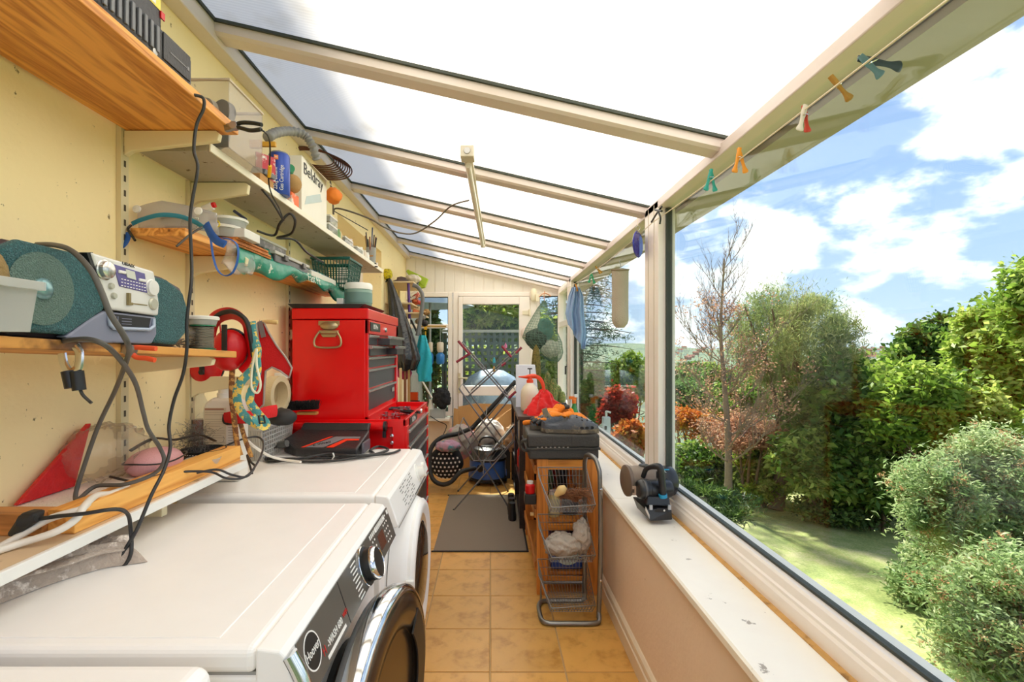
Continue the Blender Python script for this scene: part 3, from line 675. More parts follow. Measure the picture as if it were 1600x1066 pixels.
# distant town
hg = [mat('house_pale', 'e6dfd8', .9), mat('house_brick', 'b08a76', .9), mat('house_cream', 'd9c6ae', .9)]; rf = mat('house_roof', '9a6a58', .9)
def house(i, x, y, z, w, m):
    h = thing('house', 'small pale house among many on the distant hillside', 'house', (x, y, z), 'houses of the distant town')
    ob('wall', G().box(x-w/2, y-w*.35, z, x+w/2, y+w*.35, z+w*.5), m, h)
    ob('roof', G().prism([(x-w/2-.3, y-w*.4, z+w*.5), (x-w/2-.3, y+w*.4, z+w*.5), (x-w/2-.3, y, z+w*.78)], (w+.6, 0, 0)), rf, h)
rnd = random.Random(12); k = 0
for row in range(5):
    yy = 250+44*row
    for i in range(11):
        u = 1290+15*i+rnd.uniform(-2, 2)+(7 if row % 2 else 0)
        if i > 8: u = 1045+30*(i-9)+6*row
        p = P(u, 560-3.9*row+rnd.uniform(-.8, .8), yy+rnd.uniform(-4, 4)); k += 1
        house(k, p.x, p.y, p.z-1, rnd.uniform(2.6, 3.6), rnd.choice(hg))
# woodland between the garden and the town
for k in range(13):
    u = 860+60*k; yy = 30+9*(k % 3)
    if u > 1500: break
    bush('pale green tree of the distant woodland belt below the horizon', u, 588+6*(k % 2), yy, 52, 24, 5000, .34, GR['far'] if k % 2 else GR['laurel'], 80+k, name='distant_tree', cat='tree', group='woodland belt below the horizon', nb=24, stems=1, trunk=.2)
# ================================================================ LEFT SIDE: APPLIANCES
APP = mat('appliance_white', 'f4f2ee', .32, var=.03, c2='c9bda8', cs=9, cth=.76)
APPG = mat('appliance_seam', '9b9892', .6)
PANEL = mat('control_panel_grey', '6a665f', .3, .35, var=.06)
WTXT = mat('white_print', 'f2f0ea', .5, var=0); RTXT = mat('red_print', 'c02a22', .5, var=0); KTXT = mat('black_print', '1a1a1a', .5, var=0); GTXT = mat('grey_print', '8a8882', .5, var=0)
BRONZE = mat('bronze_door_face', '5a4a3a', .2, .75, var=.1)
DGLASS = glassmat('dark_door_glass', (.22, .18, .14), 3.5, .02)
SMOKE = mat('tinted_bowl', '6b5138', .08, .3, var=.1)
def appliance(name, label, y0, y1, x1, dr, cat='washing machine'):
    t = thing(name, label, cat, ((-.90+x1)/2, (y0+y1)/2, 0))
    xf_ = x1-.03
    ob('body', G().box(-.90, y0+.004, .03, xf_, y1-.004, .808), APP, t, bevel=.004)
    ob('top', G().box(-.905, y0, .812, xf_-.012, y1, .85), APP, t, bevel=.012, seg=4)
    ob('top_panel', G().box(-.885, y0+.025, .8495, xf_-.075, y1-.018, .8515), APP, t, bevel=.0015)
    ob('seam', G().box(-.90, y0+.008, .806, xf_, y1-.008, .813).box(-.902, y0-.0006, .822, -.80, y0+.003, .823), APPG, t)
    for x in (-.85, xf_-.06):
        for y in (y0+.05, y1-.05): ob('foot', G().cyl((x, y, 0), (x, y, .03), .02), BLKRUB, t, smooth=40)
    pr = [(xf_-.012, .85), (x1-.008, .846), (x1+.0, .838), (x1+.026, .762), (x1+.018, .756), (xf_-.012, .756)]
    ob('control_fascia', G().prism([(x, y0, z) for x, z in pr], (0, y1-y0, 0)), APP, t, bevel=.004, seg=3)
    return t
# washing machine with its door a little open
w = appliance('washing_machine', 'white washing machine with grey control strip and chrome-rimmed dark door standing ajar', .684, 1.337, -.288, 0)
SA, SB = V(-.288, 0, .838), V(-.262, 0, .762); sd = (SA-SB); sn = V(sd.z, 0, -sd.x).normalized()
def onpanel(y, f, off=.002): return SB+sd*f+V(0, y, 0)+sn*off
def pnl(y0, y1, f0, f1, o0, o1): 
    a, b, c, d = onpanel(y0, f0, o0), onpanel(y1, f0, o0), onpanel(y1, f1, o0), onpanel(y0, f1, o0); return G().prism([a, b, c, d], sn*(o1-o0))
PR = facing((0, 1, 0), sd)
cp = ob('control_panel', pnl(.715, 1.333, -.02, .98, .0005, .0025), PANEL, w)
ob('chrome_end', G().tube(crs([onpanel(.690, -.3, .0), onpanel(.694, .4, .006), onpanel(.694, .97, .001)], 4), .012, 10), CHROME, w, smooth=60)
ob('divider', pnl(.905, .908, -.02, .98, .002, .003), BLACK, cp)
kn = ob('dial', G().lathe(onpanel(1.058, .48, .002), [(.040, 0), (.040, .006), (.034, .008), (.034, .026), (.031, .032), (.0, .033)], sn, 32), BLACK, w, smooth=40)
ob('dial_ring', G().lathe(onpanel(1.058, .48, .002), [(.042, 0), (.042, .004), (.0405, .005), (.0405, 0)], sn, 32).lathe(onpanel(1.058, .48, .002), [(.0350, .022), (.0355, .026), (.033, .031), (.031, .0335), (.030, .031)], sn, 32), CHROME, kn, smooth=40)
ob('logo_disc', G().lathe(onpanel(.752, .56, .0025), [(.0262, 0), (.0262, .0004), (0, .0004)], sn, 32), BLACK, cp)
text('brand_word', 'Hoover', WTXT, cp, onpanel(.752, .56, .003), .020, PR, sx=.8)
ob('brand_ring', G().lathe(onpanel(.752, .56, .0025), [(.0285, 0), (.0285, .0006), (.0262, .0006), (.0262, 0)], sn, 32), WTXT, cp)
text('model_print', 'H', RTXT, cp, onpanel(.785, .28, .003), .019, PR); text('model_print', '-WASH 600', WTXT, cp, onpanel(.838, .28, .003), .017, PR, sx=.9)
ob('printed_bar', pnl(.79, .885, .06, .13, .0025, .0032), WTXT, cp); text('red_print', 'WiFi', RTXT, cp, onpanel(.895, .30, .003), .013, PR)
g = G()
for i in range(9):
    for s in (0, 1):
        y = 1.004-.006*(i % 2) if s == 0 else 1.108+.004*(i % 3); f = .03+.105*i; q = pnl(y-(.022 if s == 0 else 0), y+(.010 if s == 0 else .016), f, f+.035, .0025, .0031)
        if not (s == 1 and i > 6): g.add(q.v, q.f)
for (yy, cnt) in ((1.145, 4), (1.163, 4), (1.255, 4), (1.272, 5), (1.29, 5)):
    for i in range(cnt): q = pnl(yy, yy+.006, .12+.18*i, .17+.18*i, .0025, .0031); g.add(q.v, q.f)
for i in range(5): q = pnl(1.135+.012*i, 1.142+.012*i, .80, .92, .0025, .0031); g.add(q.v, q.f)
for i in range(9): q = pnl(1.19+.011*i, 1.197+.011*i, .78, .93, .0025, .0031); g.add(q.v, q.f)
q = pnl(1.315, 1.328, .80, .93, .0025, .0031); g.add(q.v, q.f)
ob('panel_print', g, WTXT, cp, kind='stuff')
ob('display', pnl(1.19, 1.243, .2, .66, .0025, .003), mat('display_glass', '5a3a30', .15), cp)
ob('door_seal', G().lathe((-.318, 1.015, .45), [(.19, 0), (.19, .012), (.15, .014), (.14, -.03), (.0, -.03)], (1, 0, 0), 40), BLKRUB, w, smooth=60)
Mh = Matrix.Translation((-.262, .80, 0)) @ Matrix.Rotation(-math.radians(8.5), 4, 'Z') @ Matrix.Translation((.262, -.80, 0))
cx, cy, cz, R_ = -.255, 1.035, .515, .235
def ax(prof, n=56): return G().lathe((cx, cy, cz), prof, (1, 0, 0), n).xf(Mh)
dr = ob('door', ax([(.19, -.045), (R_-.02, -.04), (R_-.006, -.02), (R_-.008, .004)]), mat('door_grey', '8c8a86', .3, .5), w, smooth=50)
ob('chrome_rim', ax([(R_-.004, -.022), (R_+.001, -.012), (R_, .012), (R_-.008, .020), (R_-.014, .021), (R_-.014, .010)]), CHROME, dr, smooth=50)
ob('door_face', ax([(R_-.012, .014), (R_-.02, .022), (R_-.05, .026), (.155, .022), (.138, .010), (.135, .002)]), BRONZE, dr, smooth=50)
ob('glass_bowl', ax([(.137, .004), (.13, -.01), (.11, -.035), (.06, -.05), (0, -.055)]), SMOKE, dr, smooth=60)
g = G(); n = 16
for i in range(n):
    a0, a1 = math.radians(-30+75*i/n), math.radians(-30+75*(i+1)/n)
    vs = []
    for a in (a0, a1):
        for r in (.140, .196):
            for x in (.0235, .0275): vs.append((cx+x, cy+r*math.cos(a), cz+r*math.sin(a)))
    g.add(vs, [(0,1,3,2), (4,6,7,5), (0,4,5,1), (2,3,7,6), (1,5,7,3), (0,2,6,4)])
ob('door_handle', g.xf(Mh), BLACK, dr)
# tumble dryer
d = appliance('tumble_dryer', 'white tumble dryer with white-rimmed round door between the washing machine and the red tool cabinet', 1.40, 2.06, -.290, 0, 'tumble dryer')
cyd = 1.73
def ax2(prof, n=56): return G().lathe((-.262, cyd, .50), prof, (1, 0, 0), n)
dd = ob('door', ax2([(.245, -.055), (.245, -.02), (.235, .0), (.232, .002), (.232, .012), (.222, .022), (.20, .024), (.178, .012)]), APP, d, smooth=40)
ob('inner_rim', ax2([(.180, .014), (.170, .006), (.163, .004)]), mat('tan_inner_rim', 'c9a676', .3), dd, smooth=40)
ob('glass', ax2([(.165, .004), (.15, .018), (.12, .026), (.06, .031), (0, .032)]), mat('dryer_glass', '3a2e26', .06, .2), dd, smooth=60)
ob('door_catch', G().box(-.262, 1.49, .44, -.236, 1.505, .56), WHITE, dd, bevel=.003)
SA2 = V(-.290, 0, .838); SB2 = V(-.264, 0, .762)
ob('dial', G().lathe(SB2+(SA2-SB2)*.5+V(0, 1.85, 0), [(.034, 0), (.034, .004), (.022, .006), (.020, .028), (0, .03)], sn, 24), WHITE, d, smooth=40)
ob('button', G().lathe(SB2+(SA2-SB2)*.5+V(0, 1.97, 0), [(.013, 0), (.012, .010), (0, .011)], sn, 16), WHITE, d, smooth=40)
g = G()
for j in range(5):
    for i in range(8):
        if (i*3+j*5) % 4 == 0: continue
        a = SB2+(SA2-SB2)*(.08+.115*i)+V(0, 1.53+.042*j+.006*((i*7) % 3), 0)+sn*.0005
        q = G().prism([a, a+V(0, .026, 0), a+V(0, .026, 0)+sd*.03, a+sd*.03], sn*.0008); g.add(q.v, q.f)
ob('panel_print', g, GTXT, d, kind='stuff')
ob('seam_line', G().prism([SB2+V(-.004, 1.42, -.01), SB2+V(0, 2.05, -.01), SB2+V(0, 2.05, -.013), SB2+V(-.004, 1.42, -.013)], (.002, 0, 0)), APPG, d)
# third appliance at the bottom edge of the view
t = thing('chest_freezer', 'corner of a lower white appliance with grooved rounded lid, in front of the washing machine', 'freezer', (-.63, .34, 0))
ob('body', G().box(-.90, .07, .0, -.385, .632, .80), APP, t, bevel=.01)
ob('lid', G().box(-.905, .06, .80, -.365, .652, .856), APP, t, bevel=.022, seg=5)
g = G(); q = [(-.88, .60), (-.47, .60), (-.445, .58), (-.44, .54), (-.44, .09)]; g.tube([(x, y, .8565) for x, y in crs([V(*a, 0) for a in q], 5) for x, y in [(x, y)]] if False else [(p.x, p.y, .8565) for p in crs([V(a[0], a[1], 0) for a in q], 5)], .0016, 6)
ob('lid_groove', g, mat('groove_brown', '8c7c5c', .7), t)  # thin brown line drawn along the lid groove
# ================================================================ RED TOOL CABINET AND CHEST
DRW = mat('drawer_dark', '3b3a3c', .35, var=.08, bump=.1, bs=120); TRIM = mat('drawer_silver', 'bdbcb8', .25, .9, var=.06); SLIDE = mat('drawer_inside', '1d1c1d', .6)
t = thing('tool_cabinet', 'red steel roller tool cabinet with dark drawers behind the tumble dryer', 'tool cabinet', (-.64, 2.52, 0))
X0, X1, Y0, Y1, ZC = -.93, -.374, 2.15, 2.88, .958
ob('body', G().box(X0, Y0+.02, .10, X1-.004, Y1, ZC-.028).box(X0, Y0+.0, .10, X0+.03, Y0+.02, ZC-.028).box(X1-.06, Y0, .10, X1-.004, Y0+.02, ZC-.028), RED, t, bevel=.003)
ob('tray_rim', G().box(X0, Y0, ZC-.03, X1, Y0+.014, ZC).box(X0, Y1-.014, ZC-.03, X1, Y1, ZC).box(X1-.014, Y0, ZC-.03, X1, Y1, ZC).box(X0, Y0, ZC-.03, X0+.014, Y1, ZC).box(X0, Y0, ZC-.034, X1, Y1, ZC-.024), RED, t, bevel=.003)
for (y0, y1) in ((Y0, Y0+.045), (Y1-.045, Y1)): ob('corner_post', G().box(X1-.004, y0, .10, X1+.006, y1, ZC-.03), RED, t, bevel=.002)
ob('push_handle', G().tube([(X0+.03, Y0-.022, .932), (X1-.09, Y0-.022, .932)], .020, 12), RED, t, smooth=50)
ob('handle_cap', G().tube([(X1-.092, Y0-.022, .932), (X1-.080, Y0-.022, .932)], .022, 12).box(X1-.10, Y0-.012, .88, X1-.086, Y0, .93), BLACK, t, smooth=50)
for z in (.888, .857): ob('screw', G().lathe((-.435, Y0-.001, z), [(.009, 0), (.008, .004), (0, .006)], (0, -1, 0), 12), CHROME, t, smooth=50)
def drawer(t, x, y0, y1, z0, z1, out=0, badge=False):
    dr = ob('drawer', G().box(x-.02, y0, z0, x+.006+out, y1, z1-.012), DRW, t, bevel=.002)
    ob('drawer_pull', G().prism([(x+out+.006, y0-.001, z1-.017), (x+out+.018, y0-.001, z1-.012), (x+out+.018, y0-.001, z1-.002), (x+out-.004, y0-.001, z1+.001), (x+out-.004, y0-.001, z1-.012)], (0, y1-y0+.002, 0)), TRIM, dr, bevel=.0015)
    return dr
zz = [.905, .832, .765, .665, .56, .42, .28, .12]
for i in range(len(zz)-1): drawer(t, X1-.004, Y0+.048, Y1-.048, zz[i+1]+.006, zz[i])
BADGE = mat('badge_black', '242424', .3, .3)
bb = ob('badge', G().box(X1+.0, 2.24, .918, X1+.004, 2.46, .952), BADGE, t, bevel=.001)
text('badge_word', 'US Pro', WTXT, bb, (X1+.0045, 2.35, .934), .034, facing((0, 1, 0), (0, 0, 1)))
ob('lock', G().lathe((X1, 2.62, .938), [(.011, 0), (.010, .006), (0, .007)], (1, 0, 0), 14), CHROME, t, smooth=50)
for x in (X0+.06, X1-.06):
    for y in (Y0+.07, Y1-.07): ob('castor', G().cyl((x-.014, y, .04), (x+.014, y, .04), .04, n=20).box(x-.018, y-.02, .04, x+.018, y+.02, .10), BLKRUB, t, smooth=40)
# top chest
t = thing('tool_chest', 'red steel top tool chest with carry handle and two rows of half-open small drawers', 'tool chest', (-.72, 2.56, ZC-.024))
x0, x1, y0, y1 = -.895, -.553, 2.2, 2.905
ob('body', G().box(x0, y0, ZC-.024, x1-.012, y1, 1.40), RED, t, bevel=.004)
ob('side_frame', G().box(x1-.014, y0, ZC-.024, x1, y0+.016, 1.40).box(x1-.014, y1-.05, ZC-.024, x1, y1, 1.40).box(x1-.014, y0, 1.338, x1, y1, 1.40).box(x1-.014, y0, ZC-.024, x1, y1, ZC+.006), RED, t, bevel=.002)
ob('lid', G().box(x0-.002, y0-.002, 1.403, x1+.002, y1+.002, 1.452), RED, t, bevel=.005)
bd = ob('badge', G().box(x1, 2.235, 1.352, x1+.004, 2.43, 1.392), BADGE, t, bevel=.001); text('badge_word', 'US Pro', WTXT, bd, (x1+.0045, 2.332, 1.372), .032, facing((0, 1, 0), (0, 0, 1)))
ob('lock', G().lathe((x1, 2.56, 1.368), [(.013, 0), (.012, .008), (0, .009)], (1, 0, 0), 14), CHROME, t, smooth=50)
cols = [(2.222, 2.41), (2.44, 2.62), (2.64, 2.84)]
for (a, b), o1_, o2_ in zip(cols, (.0, .055, .045), (.012, .0, .052)):
    drawer(t, x1-.012, a, b, 1.288, 1.334, o1_); drawer(t, x1-.012, a, b, 1.238, 1.284, o2_)
for z0, z1 in ((1.182, 1.232), (1.088, 1.176), (.985, 1.082)): drawer(t, x1-.014, y0+.02, y1-.054, z0, z1)
ob('size_plate', G().box(x1-.004, 2.74, 1.03, x1+.001, 2.80, 1.052), TRIM, t)
hp = ob('handle_plate', G().box(-.775, y0-.004, 1.375, -.68, y0, 1.395).prism([(-.765, y0-.005, 1.335), (-.69, y0-.005, 1.335), (-.70, y0-.005, 1.322), (-.755, y0-.005, 1.322)], (0, .005, 0)).sph((-.727, y0-.002, 1.372), .042, .012, .020).box(-.772, y0-.008, 1.338, -.683, y0, 1.352), mat('old_nickel', 'b3a27c', .3, .85, var=.2), t, bevel=.001, smooth=50)
ob('handle', G().tube(crs([(-.768, y0-.014, 1.345), (-.785, y0-.02, 1.315), (-.787, y0-.022, 1.290), (-.775, y0-.022, 1.278), (-.727, y0-.022, 1.274), (-.680, y0-.022, 1.278), (-.668, y0-.022, 1.290), (-.670, y0-.02, 1.315), (-.687, y0-.014, 1.345)], 4), .005, 8), mat('old_nickel', 'b3a27c'), hp, smooth=60)
ob('rivet', G().lathe((-.758, y0, 1.418-.028), [(.006, 0), (.005, .002), (0, .003)], (0, -1, 0), 12), CHROME, t)
# spanners, pliers and sockets on the tray strip in front of the chest
rnd = random.Random(4)
def spanner(x, y, z, a, L_, lab):
    g = G(); d = V(math.cos(a), math.sin(a), 0); s = V(-d.y, d.x, 0); c = V(x, y, z+.004)
    g.beam(c-d*L_/2, c+d*L_/2, .010, .005); g.lathe(c-d*L_/2-V(0, 0, .004), [(.006, 0), (.011, 0), (.011, .008), (.006, .008), (.006, 0)], (0, 0, 1), 12)
    e = c+d*(L_/2+.006); g.beam(e-s*.009-d*.008, e-s*.009+d*.010, .006, .007).beam(e+s*.009-d*.008, e+s*.009+d*.010, .006, .007).beam(e-s*.010-d*.006, e+s*.010-d*.006, .007, .007)
    return tag(ob('spanner', g, CHROME, smooth=40), lab, 'spanner', 'tools on the red tray')
TZ = ZC-.024
spanner(-.47, 2.42, TZ, .9, .16, 'steel spanner lying across the middle of the red tray'); spanner(-.44, 2.60, TZ+.011, 1.9, .18, 'steel spanner lying on the tools near the far end of the red tray')
spanner(-.50, 2.24, TZ, .3, .11, 'short steel spanner at the near end of the red tray')
def plier(x, y, z, a, lab, m1, L_=.17):
    t = thing('pliers', lab, 'pliers', (x, y, z), 'tools on the red tray'); d = V(math.cos(a), math.sin(a), 0); s = V(-d.y, d.x, 0); c = V(x, y, z+.009)
    ob('jaws', G().beam(c-d*.005+s*.004, c+d*.055, .010, .012).beam(c-d*.005-s*.004, c+d*.055, .010, .012).lathe(c-V(0, 0, .008), [(.011, 0), (.011, .016)], (0, 0, 1), 14), STEEL, t, smooth=40)
    for k in (-1, 1): ob('handle', G().tube(crs([c, c-d*.04+s*.020*k, c-d*.08+s*.024*k, c-d*(L_-.05)+s*.012*k], 4), .0065, 8), m1, t, smooth=60)
plier(-.46, 2.50, TZ+.009, 2.5, 'black-handled pliers on the red tray', BLACK); plier(-.50, 2.70, TZ, .4, 'dark pliers at the far end of the red tray, by the chest', BLKRUB)
for i, (x, y) in enumerate([(-.49, 2.28), (-.515, 2.33), (-.46, 2.31), (-.43, 2.26), (-.52, 2.42), (-.42, 2.52), (-.50, 2.56), (-.47, 2.36)]):
    tag(ob('socket', G().lathe((x, y, TZ), [(.012, 0), (.012, .022), (.008, .022), (.007, .006)], (0, 0, 1), 12), CHROME, smooth=40), 'small steel socket scattered on the red tray', 'socket', 'small steel sockets on the red tray')
# things on top of the chest
TC = 1.452
tag(ob('black_tray', G().prism([(-.90, 2.22, TC), (-.60, 2.22, TC), (-.57, 2.22, TC+.022), (-.925, 2.22, TC+.022)], (0, .42, 0)), mat('tray_black', '26211e', .45, var=.2), bevel=.003), 'flat black tray lying on top of the red tool chest', 'tray')
tub = thing('fixing_tub', 'pale green-grey tub with white lid standing on the tool chest', 'tub', (-.655, 2.42, TC+.022))
c0 = (-.655, 2.42, TC+.022)
ob('body', G().lathe(c0, [(.060, 0), (.064, .006), (.066, .085), (.064, .088)], n=36), mat('sage_tub', '84a195', .4, var=.05), tub, smooth=40)
ob('lid', G().lathe(c0, [(.068, .086), (.068, .108), (.060, .118), (.0, .121)], n=36), WHITE, tub, smooth=40)
ob('label_print', G().lathe(c0, [(.0668, .02), (.0672, .07)], n=36).sheet(lambda u, v: (0, 0, 0), 1, 1), mat('sage_label', '6f8f88', .5, var=.1), tub, smooth=40)
tag(ob('spool_box', G().box(-.745, 2.36, TC+.022, -.715, 2.44, TC+.062), WHITE, bevel=.002), 'small white box beside the sage tub on the tool chest', 'box')
tag(ob('coiled_cord', G().tube([(-.70+.055*math.cos(a*.5)*(1-.006*a), 2.70+.10*math.sin(a*.5), TC+.010+.004*math.sin(a)) for a in range(60)], .006, 6), mat('dull_green_cord', '5c5a42', .7, var=.3), smooth=60), 'dull green cord coiled on the far end of the tool chest', 'cord')
# ================================================================ SHELVES AND WHAT STANDS ON THEM
PINE = wood('pine_board', 'f0aa54', 'b0621c', 'Y', 1.3, .5, True); PINEX = wood('pine_board_rough', 'd89a4c', '96561a', 'Y', 1.2, .6, True, '5c3a20')
RAILM = mat('cream_rail', 'dccfa6', .5, .1, var=.08); BRK = mat('cream_bracket', 'e8dcb4', .45, var=.06)
def rail(y, z0, z1, lab):
    t = thing('shelf_rail', lab, 'shelf rail', (XW+.006, y, z0), 'slotted rails on the yellow wall')
    ob('rail', G().box(XW+.0005, y-.013, z0, XW+.003, y+.013, z1).box(XW+.003, y-.013, z0, XW+.013, y-.010, z1).box(XW+.003, y+.010, z0, XW+.013, y+.013, z1).box(XW+.010, y-.010, z0, XW+.013, y+.010, z1), RAILM, t)
    g = G(); z = z0+.03
    while z < z1-.02: g.box(XW+.0125, y-.0035, z, XW+.0136, y+.0035, z+.016); z += .038
    ob('slots', g, mat('slot_dark', '4a4030', .7), t, kind='stuff')
    return t
ra = rail(1.265, .95, 1.86, 'slotted cream rail on the yellow wall under the near end of the top shelf')
rb = rail(1.55, .96, 1.80, 'slotted cream rail on the yellow wall behind the long hanging black cable')
rc = rail(2.30, 1.0, 1.80, 'slotted cream rail on the yellow wall just left of the red tool chest')
def bracket(y, z, xt, h0, h1, lab):
    x0 = XW+.014
    return tag(ob('shelf_bracket', G().prism([(x0, y-.008, z), (xt-.01, y-.008, z), (xt, y-.008, z-.008), (xt-.004, y-.008, z-h1), (xt-.012, y-.008, z-h1-.002), (x0+.02, y-.008, z-h0), (x0, y-.008, z-h0-.012)], (0, .016, 0)), BRK, bevel=.002), lab, 'bracket', 'cream brackets on the slotted rails')
bracket(1.268, 1.833, -.70, .052, .026, 'cream bracket carrying the far end of the top orange shelf'); bracket(1.55, 1.795, -.765, .060, .036, 'cream bracket under the paint-spattered white shelf')
bracket(1.55, 1.563, -.77, .055, .03, 'cream bracket under the orange shelf, behind the blue strap loop'); bracket(1.265, 1.250, -.715, .045, .022, 'cream bracket under the radio shelf')
bracket(1.55, 1.182, -.74, .055, .022, 'empty cream bracket that the dog lead and ear defenders hang on'); bracket(2.31, 1.36, -.80, .04, .02, 'cream bracket beside the red tool chest behind the harness')
def shelf(y0, y1, x1, zb0, zb1, th, m, lab, x0=XW+.015):
    g = G(); vs = [(x, y, z+d) for y, z in ((y0, zb0), (y1, zb1)) for x in (x0, x1) for d in (0, th)]
    g.add(vs, [(0, 1, 3, 2), (4, 6, 7, 5), (0, 4, 5, 1), (2, 3, 7, 6), (0, 2, 6, 4), (1, 5, 7, 3)])
    return tag(ob('shelf', g, m, bevel=.002), lab, 'shelf', 'shelves on the yellow wall')
shelf(-.3, 1.295, -.668, 1.835, 1.835, .022, PINE, 'varnished orange pine shelf, highest and nearest, seen from below')
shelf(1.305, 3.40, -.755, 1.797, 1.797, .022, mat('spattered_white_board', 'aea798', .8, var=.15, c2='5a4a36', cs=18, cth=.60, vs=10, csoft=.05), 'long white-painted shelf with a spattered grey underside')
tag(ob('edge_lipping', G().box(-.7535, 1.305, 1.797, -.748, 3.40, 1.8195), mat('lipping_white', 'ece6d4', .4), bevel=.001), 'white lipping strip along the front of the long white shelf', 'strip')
shelf(1.28, 2.78, -.80, 1.565, 1.565, .022, PINE, 'orange pine shelf with goggles, tubs and green plastic wrapping on it')
shelf(-.3, 1.347, -.70, 1.312, 1.2455, .017, PINEX, 'worn orange shelf carrying the radio')
ZS4 = lambda y: 1.2555+.017+(1.347-y)*.0404-.010
# --- black cases on the top shelf
t = thing('battery_charger', 'black ribbed plastic case lying on the top shelf', 'case', (-.78, .98, 1.857))
x0, x1, y0, y1 = -.90, -.678, .84, 1.115
CASE = mat('case_black', '26252a', .35, var=.15, bump=.15, bs=150)
ob('body', G().box(x0, y0, 1.8575, x1, y1, 1.935), CASE, t, bevel=.014, seg=3)
for i in range(9): ob('rib', G().box(x1-.0005, y0+.012+.017*i, 1.872, x1+.004, y0+.020+.017*i, 1.925), mat('rib_grey', '6f7078', .4), t, bevel=.001)
ob('side_panel', G().box(x1+.0, y1-.105, 1.870, x1+.0025, y1-.015, 1.926), CASE, t, bevel=.001)
ob('moulded_bar', G().box(x1+.002, y1-.085, 1.893, x1+.0035, y1-.030, 1.895).box(x1+.002, y1-.028, 1.890, x1+.0038, y1-.022, 1.898), mat('grey_relief', '8a8890', .4), t, kind='stuff')
ob('foot', G().lathe((x1-.002, y1-.13, 1.868), [(.008, 0), (.007, .004), (0, .005)], (1, 0, 0), 12), STEEL, t)
t = thing('drill_case', 'second black case with a yellow-white label, stacked on the ribbed one', 'case', (-.80, .93, 1.936))
ob('body', G().box(-.90, .72, 1.936, -.70, 1.045, 2.02), CASE, t, bevel=.012, seg=3)
ob('label', G().box(-.7005, .90, 1.985, -.699, 1.035, 2.008), mat('yellow_sticker', 'f0e060', .5), t)
ob('label_white', G().box(-.6992, .92, 1.989, -.6985, 1.02, 2.004), WHITE, t); ob('red_tab', G().box(-.700, 1.034, 1.97, -.697, 1.046, 1.985), REDP, t)
# --- pliers gripping the far corner of the top shelf, and pliers elsewhere
def pliers(lab, j, h1, h2, m, r=.006, group=None):
    """j = list of jaw points (tip, pivot); h1, h2 = handle point lists"""
    tip, pv = Vector(j[0]), Vector(j[1]); t = thing('pliers', lab, 'pliers', tuple(pv))
    d = (tip-pv).normalized(); s = d.cross(V(0, 1, 0)).normalized()
    ob('jaws', G().beam(pv-d*.01+s*.004, tip+s*.003, .010, .011).beam(pv-d*.01-s*.004, tip-s*.003, .010, .011).lathe(pv-V(0, .008, 0), [(.010, 0), (.010, .016), (.004, .018)], (0, 1, 0), 14), STEEL, t, bevel=.001)
    for h in (h1, h2): ob('handle', G().tube(crs([pv]+[Vector(q) for q in h], 5), [r*(.6 if i < 3 else 1) for i in range(5*len(h)+1)], 10), m, t, smooth=60)
    return t
pliers('black-handled pliers clipped on the far corner of the top orange shelf', (P(352, 201, 1.24), P(366, 197, 1.235)), [P(376, 192, 1.23), P(392, 192, 1.22), P(409, 195, 1.21)], [P(376, 200, 1.23), P(392, 204, 1.22), P(408, 202, 1.21)], BLACK, .005)
pliers('orange-handled pliers hooked over the edge of the radio shelf', (P(180, 541, .93), P(203, 547, .93)), [P(212, 543, .93), P(228, 544, .93), P(244, 545, .93)], [P(212, 558, .93), P(228, 560, .93), P(242, 563, .93)], mat('orange_grip', 'e8562a', .4), .0048)
t = thing('spring_clamp', 'steel spring clamp with black grips hanging from the radio shelf', 'clamp', tuple(P(112, 605, .80)))
for a in ([(118, 540), (124, 552), (122, 575), (112, 583)], [(97, 552), (100, 568), (107, 580), (116, 584)]): ob('jaw', G().tube(crs([P(u, v, .80) for u, v in a], 4), .0075, 8, flat=V(0, 1, 0)), CHROME, t, smooth=60)
for a in ([(106, 580), (112, 606)], [(120, 580), (124, 610)]): ob('grip', G().tube([P(u, v, .80) for u, v in a], .0095, 10), BLACK, t, smooth=50)
ob('lead', G().tube(crs([P(125, 608, .80), P(130, 618, .80), P(143, 630, .80)], 5), .0025, 6), CABLE, t, smooth=60)
# --- shelf 2 goods
S2 = 1.8195
t = thing('storage_box', 'clear plastic carton of tape rolls and scissors at the near end of the white shelf', 'storage box', (-.80, 1.44, S2))
cl = glassmat('clear_carton', (.90, .88, .86), 1.6, .1, .12, (.82, .78, .74))
x0, x1, y0, y1, z1 = -.90, -.715, 1.335, 1.53, 2.005
ob('box', G().box(x0, y0, S2, x1, y0+.002, z1).box(x0, y1-.002, S2, x1, y1, z1).box(x0, y0+.002, S2, x0+.002, y1-.002, z1).box(x1-.002, y0+.002, S2, x1, y1-.002, z1).box(x0, y0, S2, x1, y1, S2+.002), cl, t)
ob('rim', G().tube([(x0, y0, z1), (x1, y0, z1), (x1, y1, z1), (x0, y1, z1)], .005, 6, True), mat('carton_rim', 'c2b29c', .5), t)
ob('insert_card', G().box(x1-.15, y0+.004, S2+.003, x1-.004, y0+.006, S2+.045), mat('blue_grey_card', '55666c', .6, var=.2, c2='c05070', cs=20, cth=.6), t)
rnd = random.Random(2)
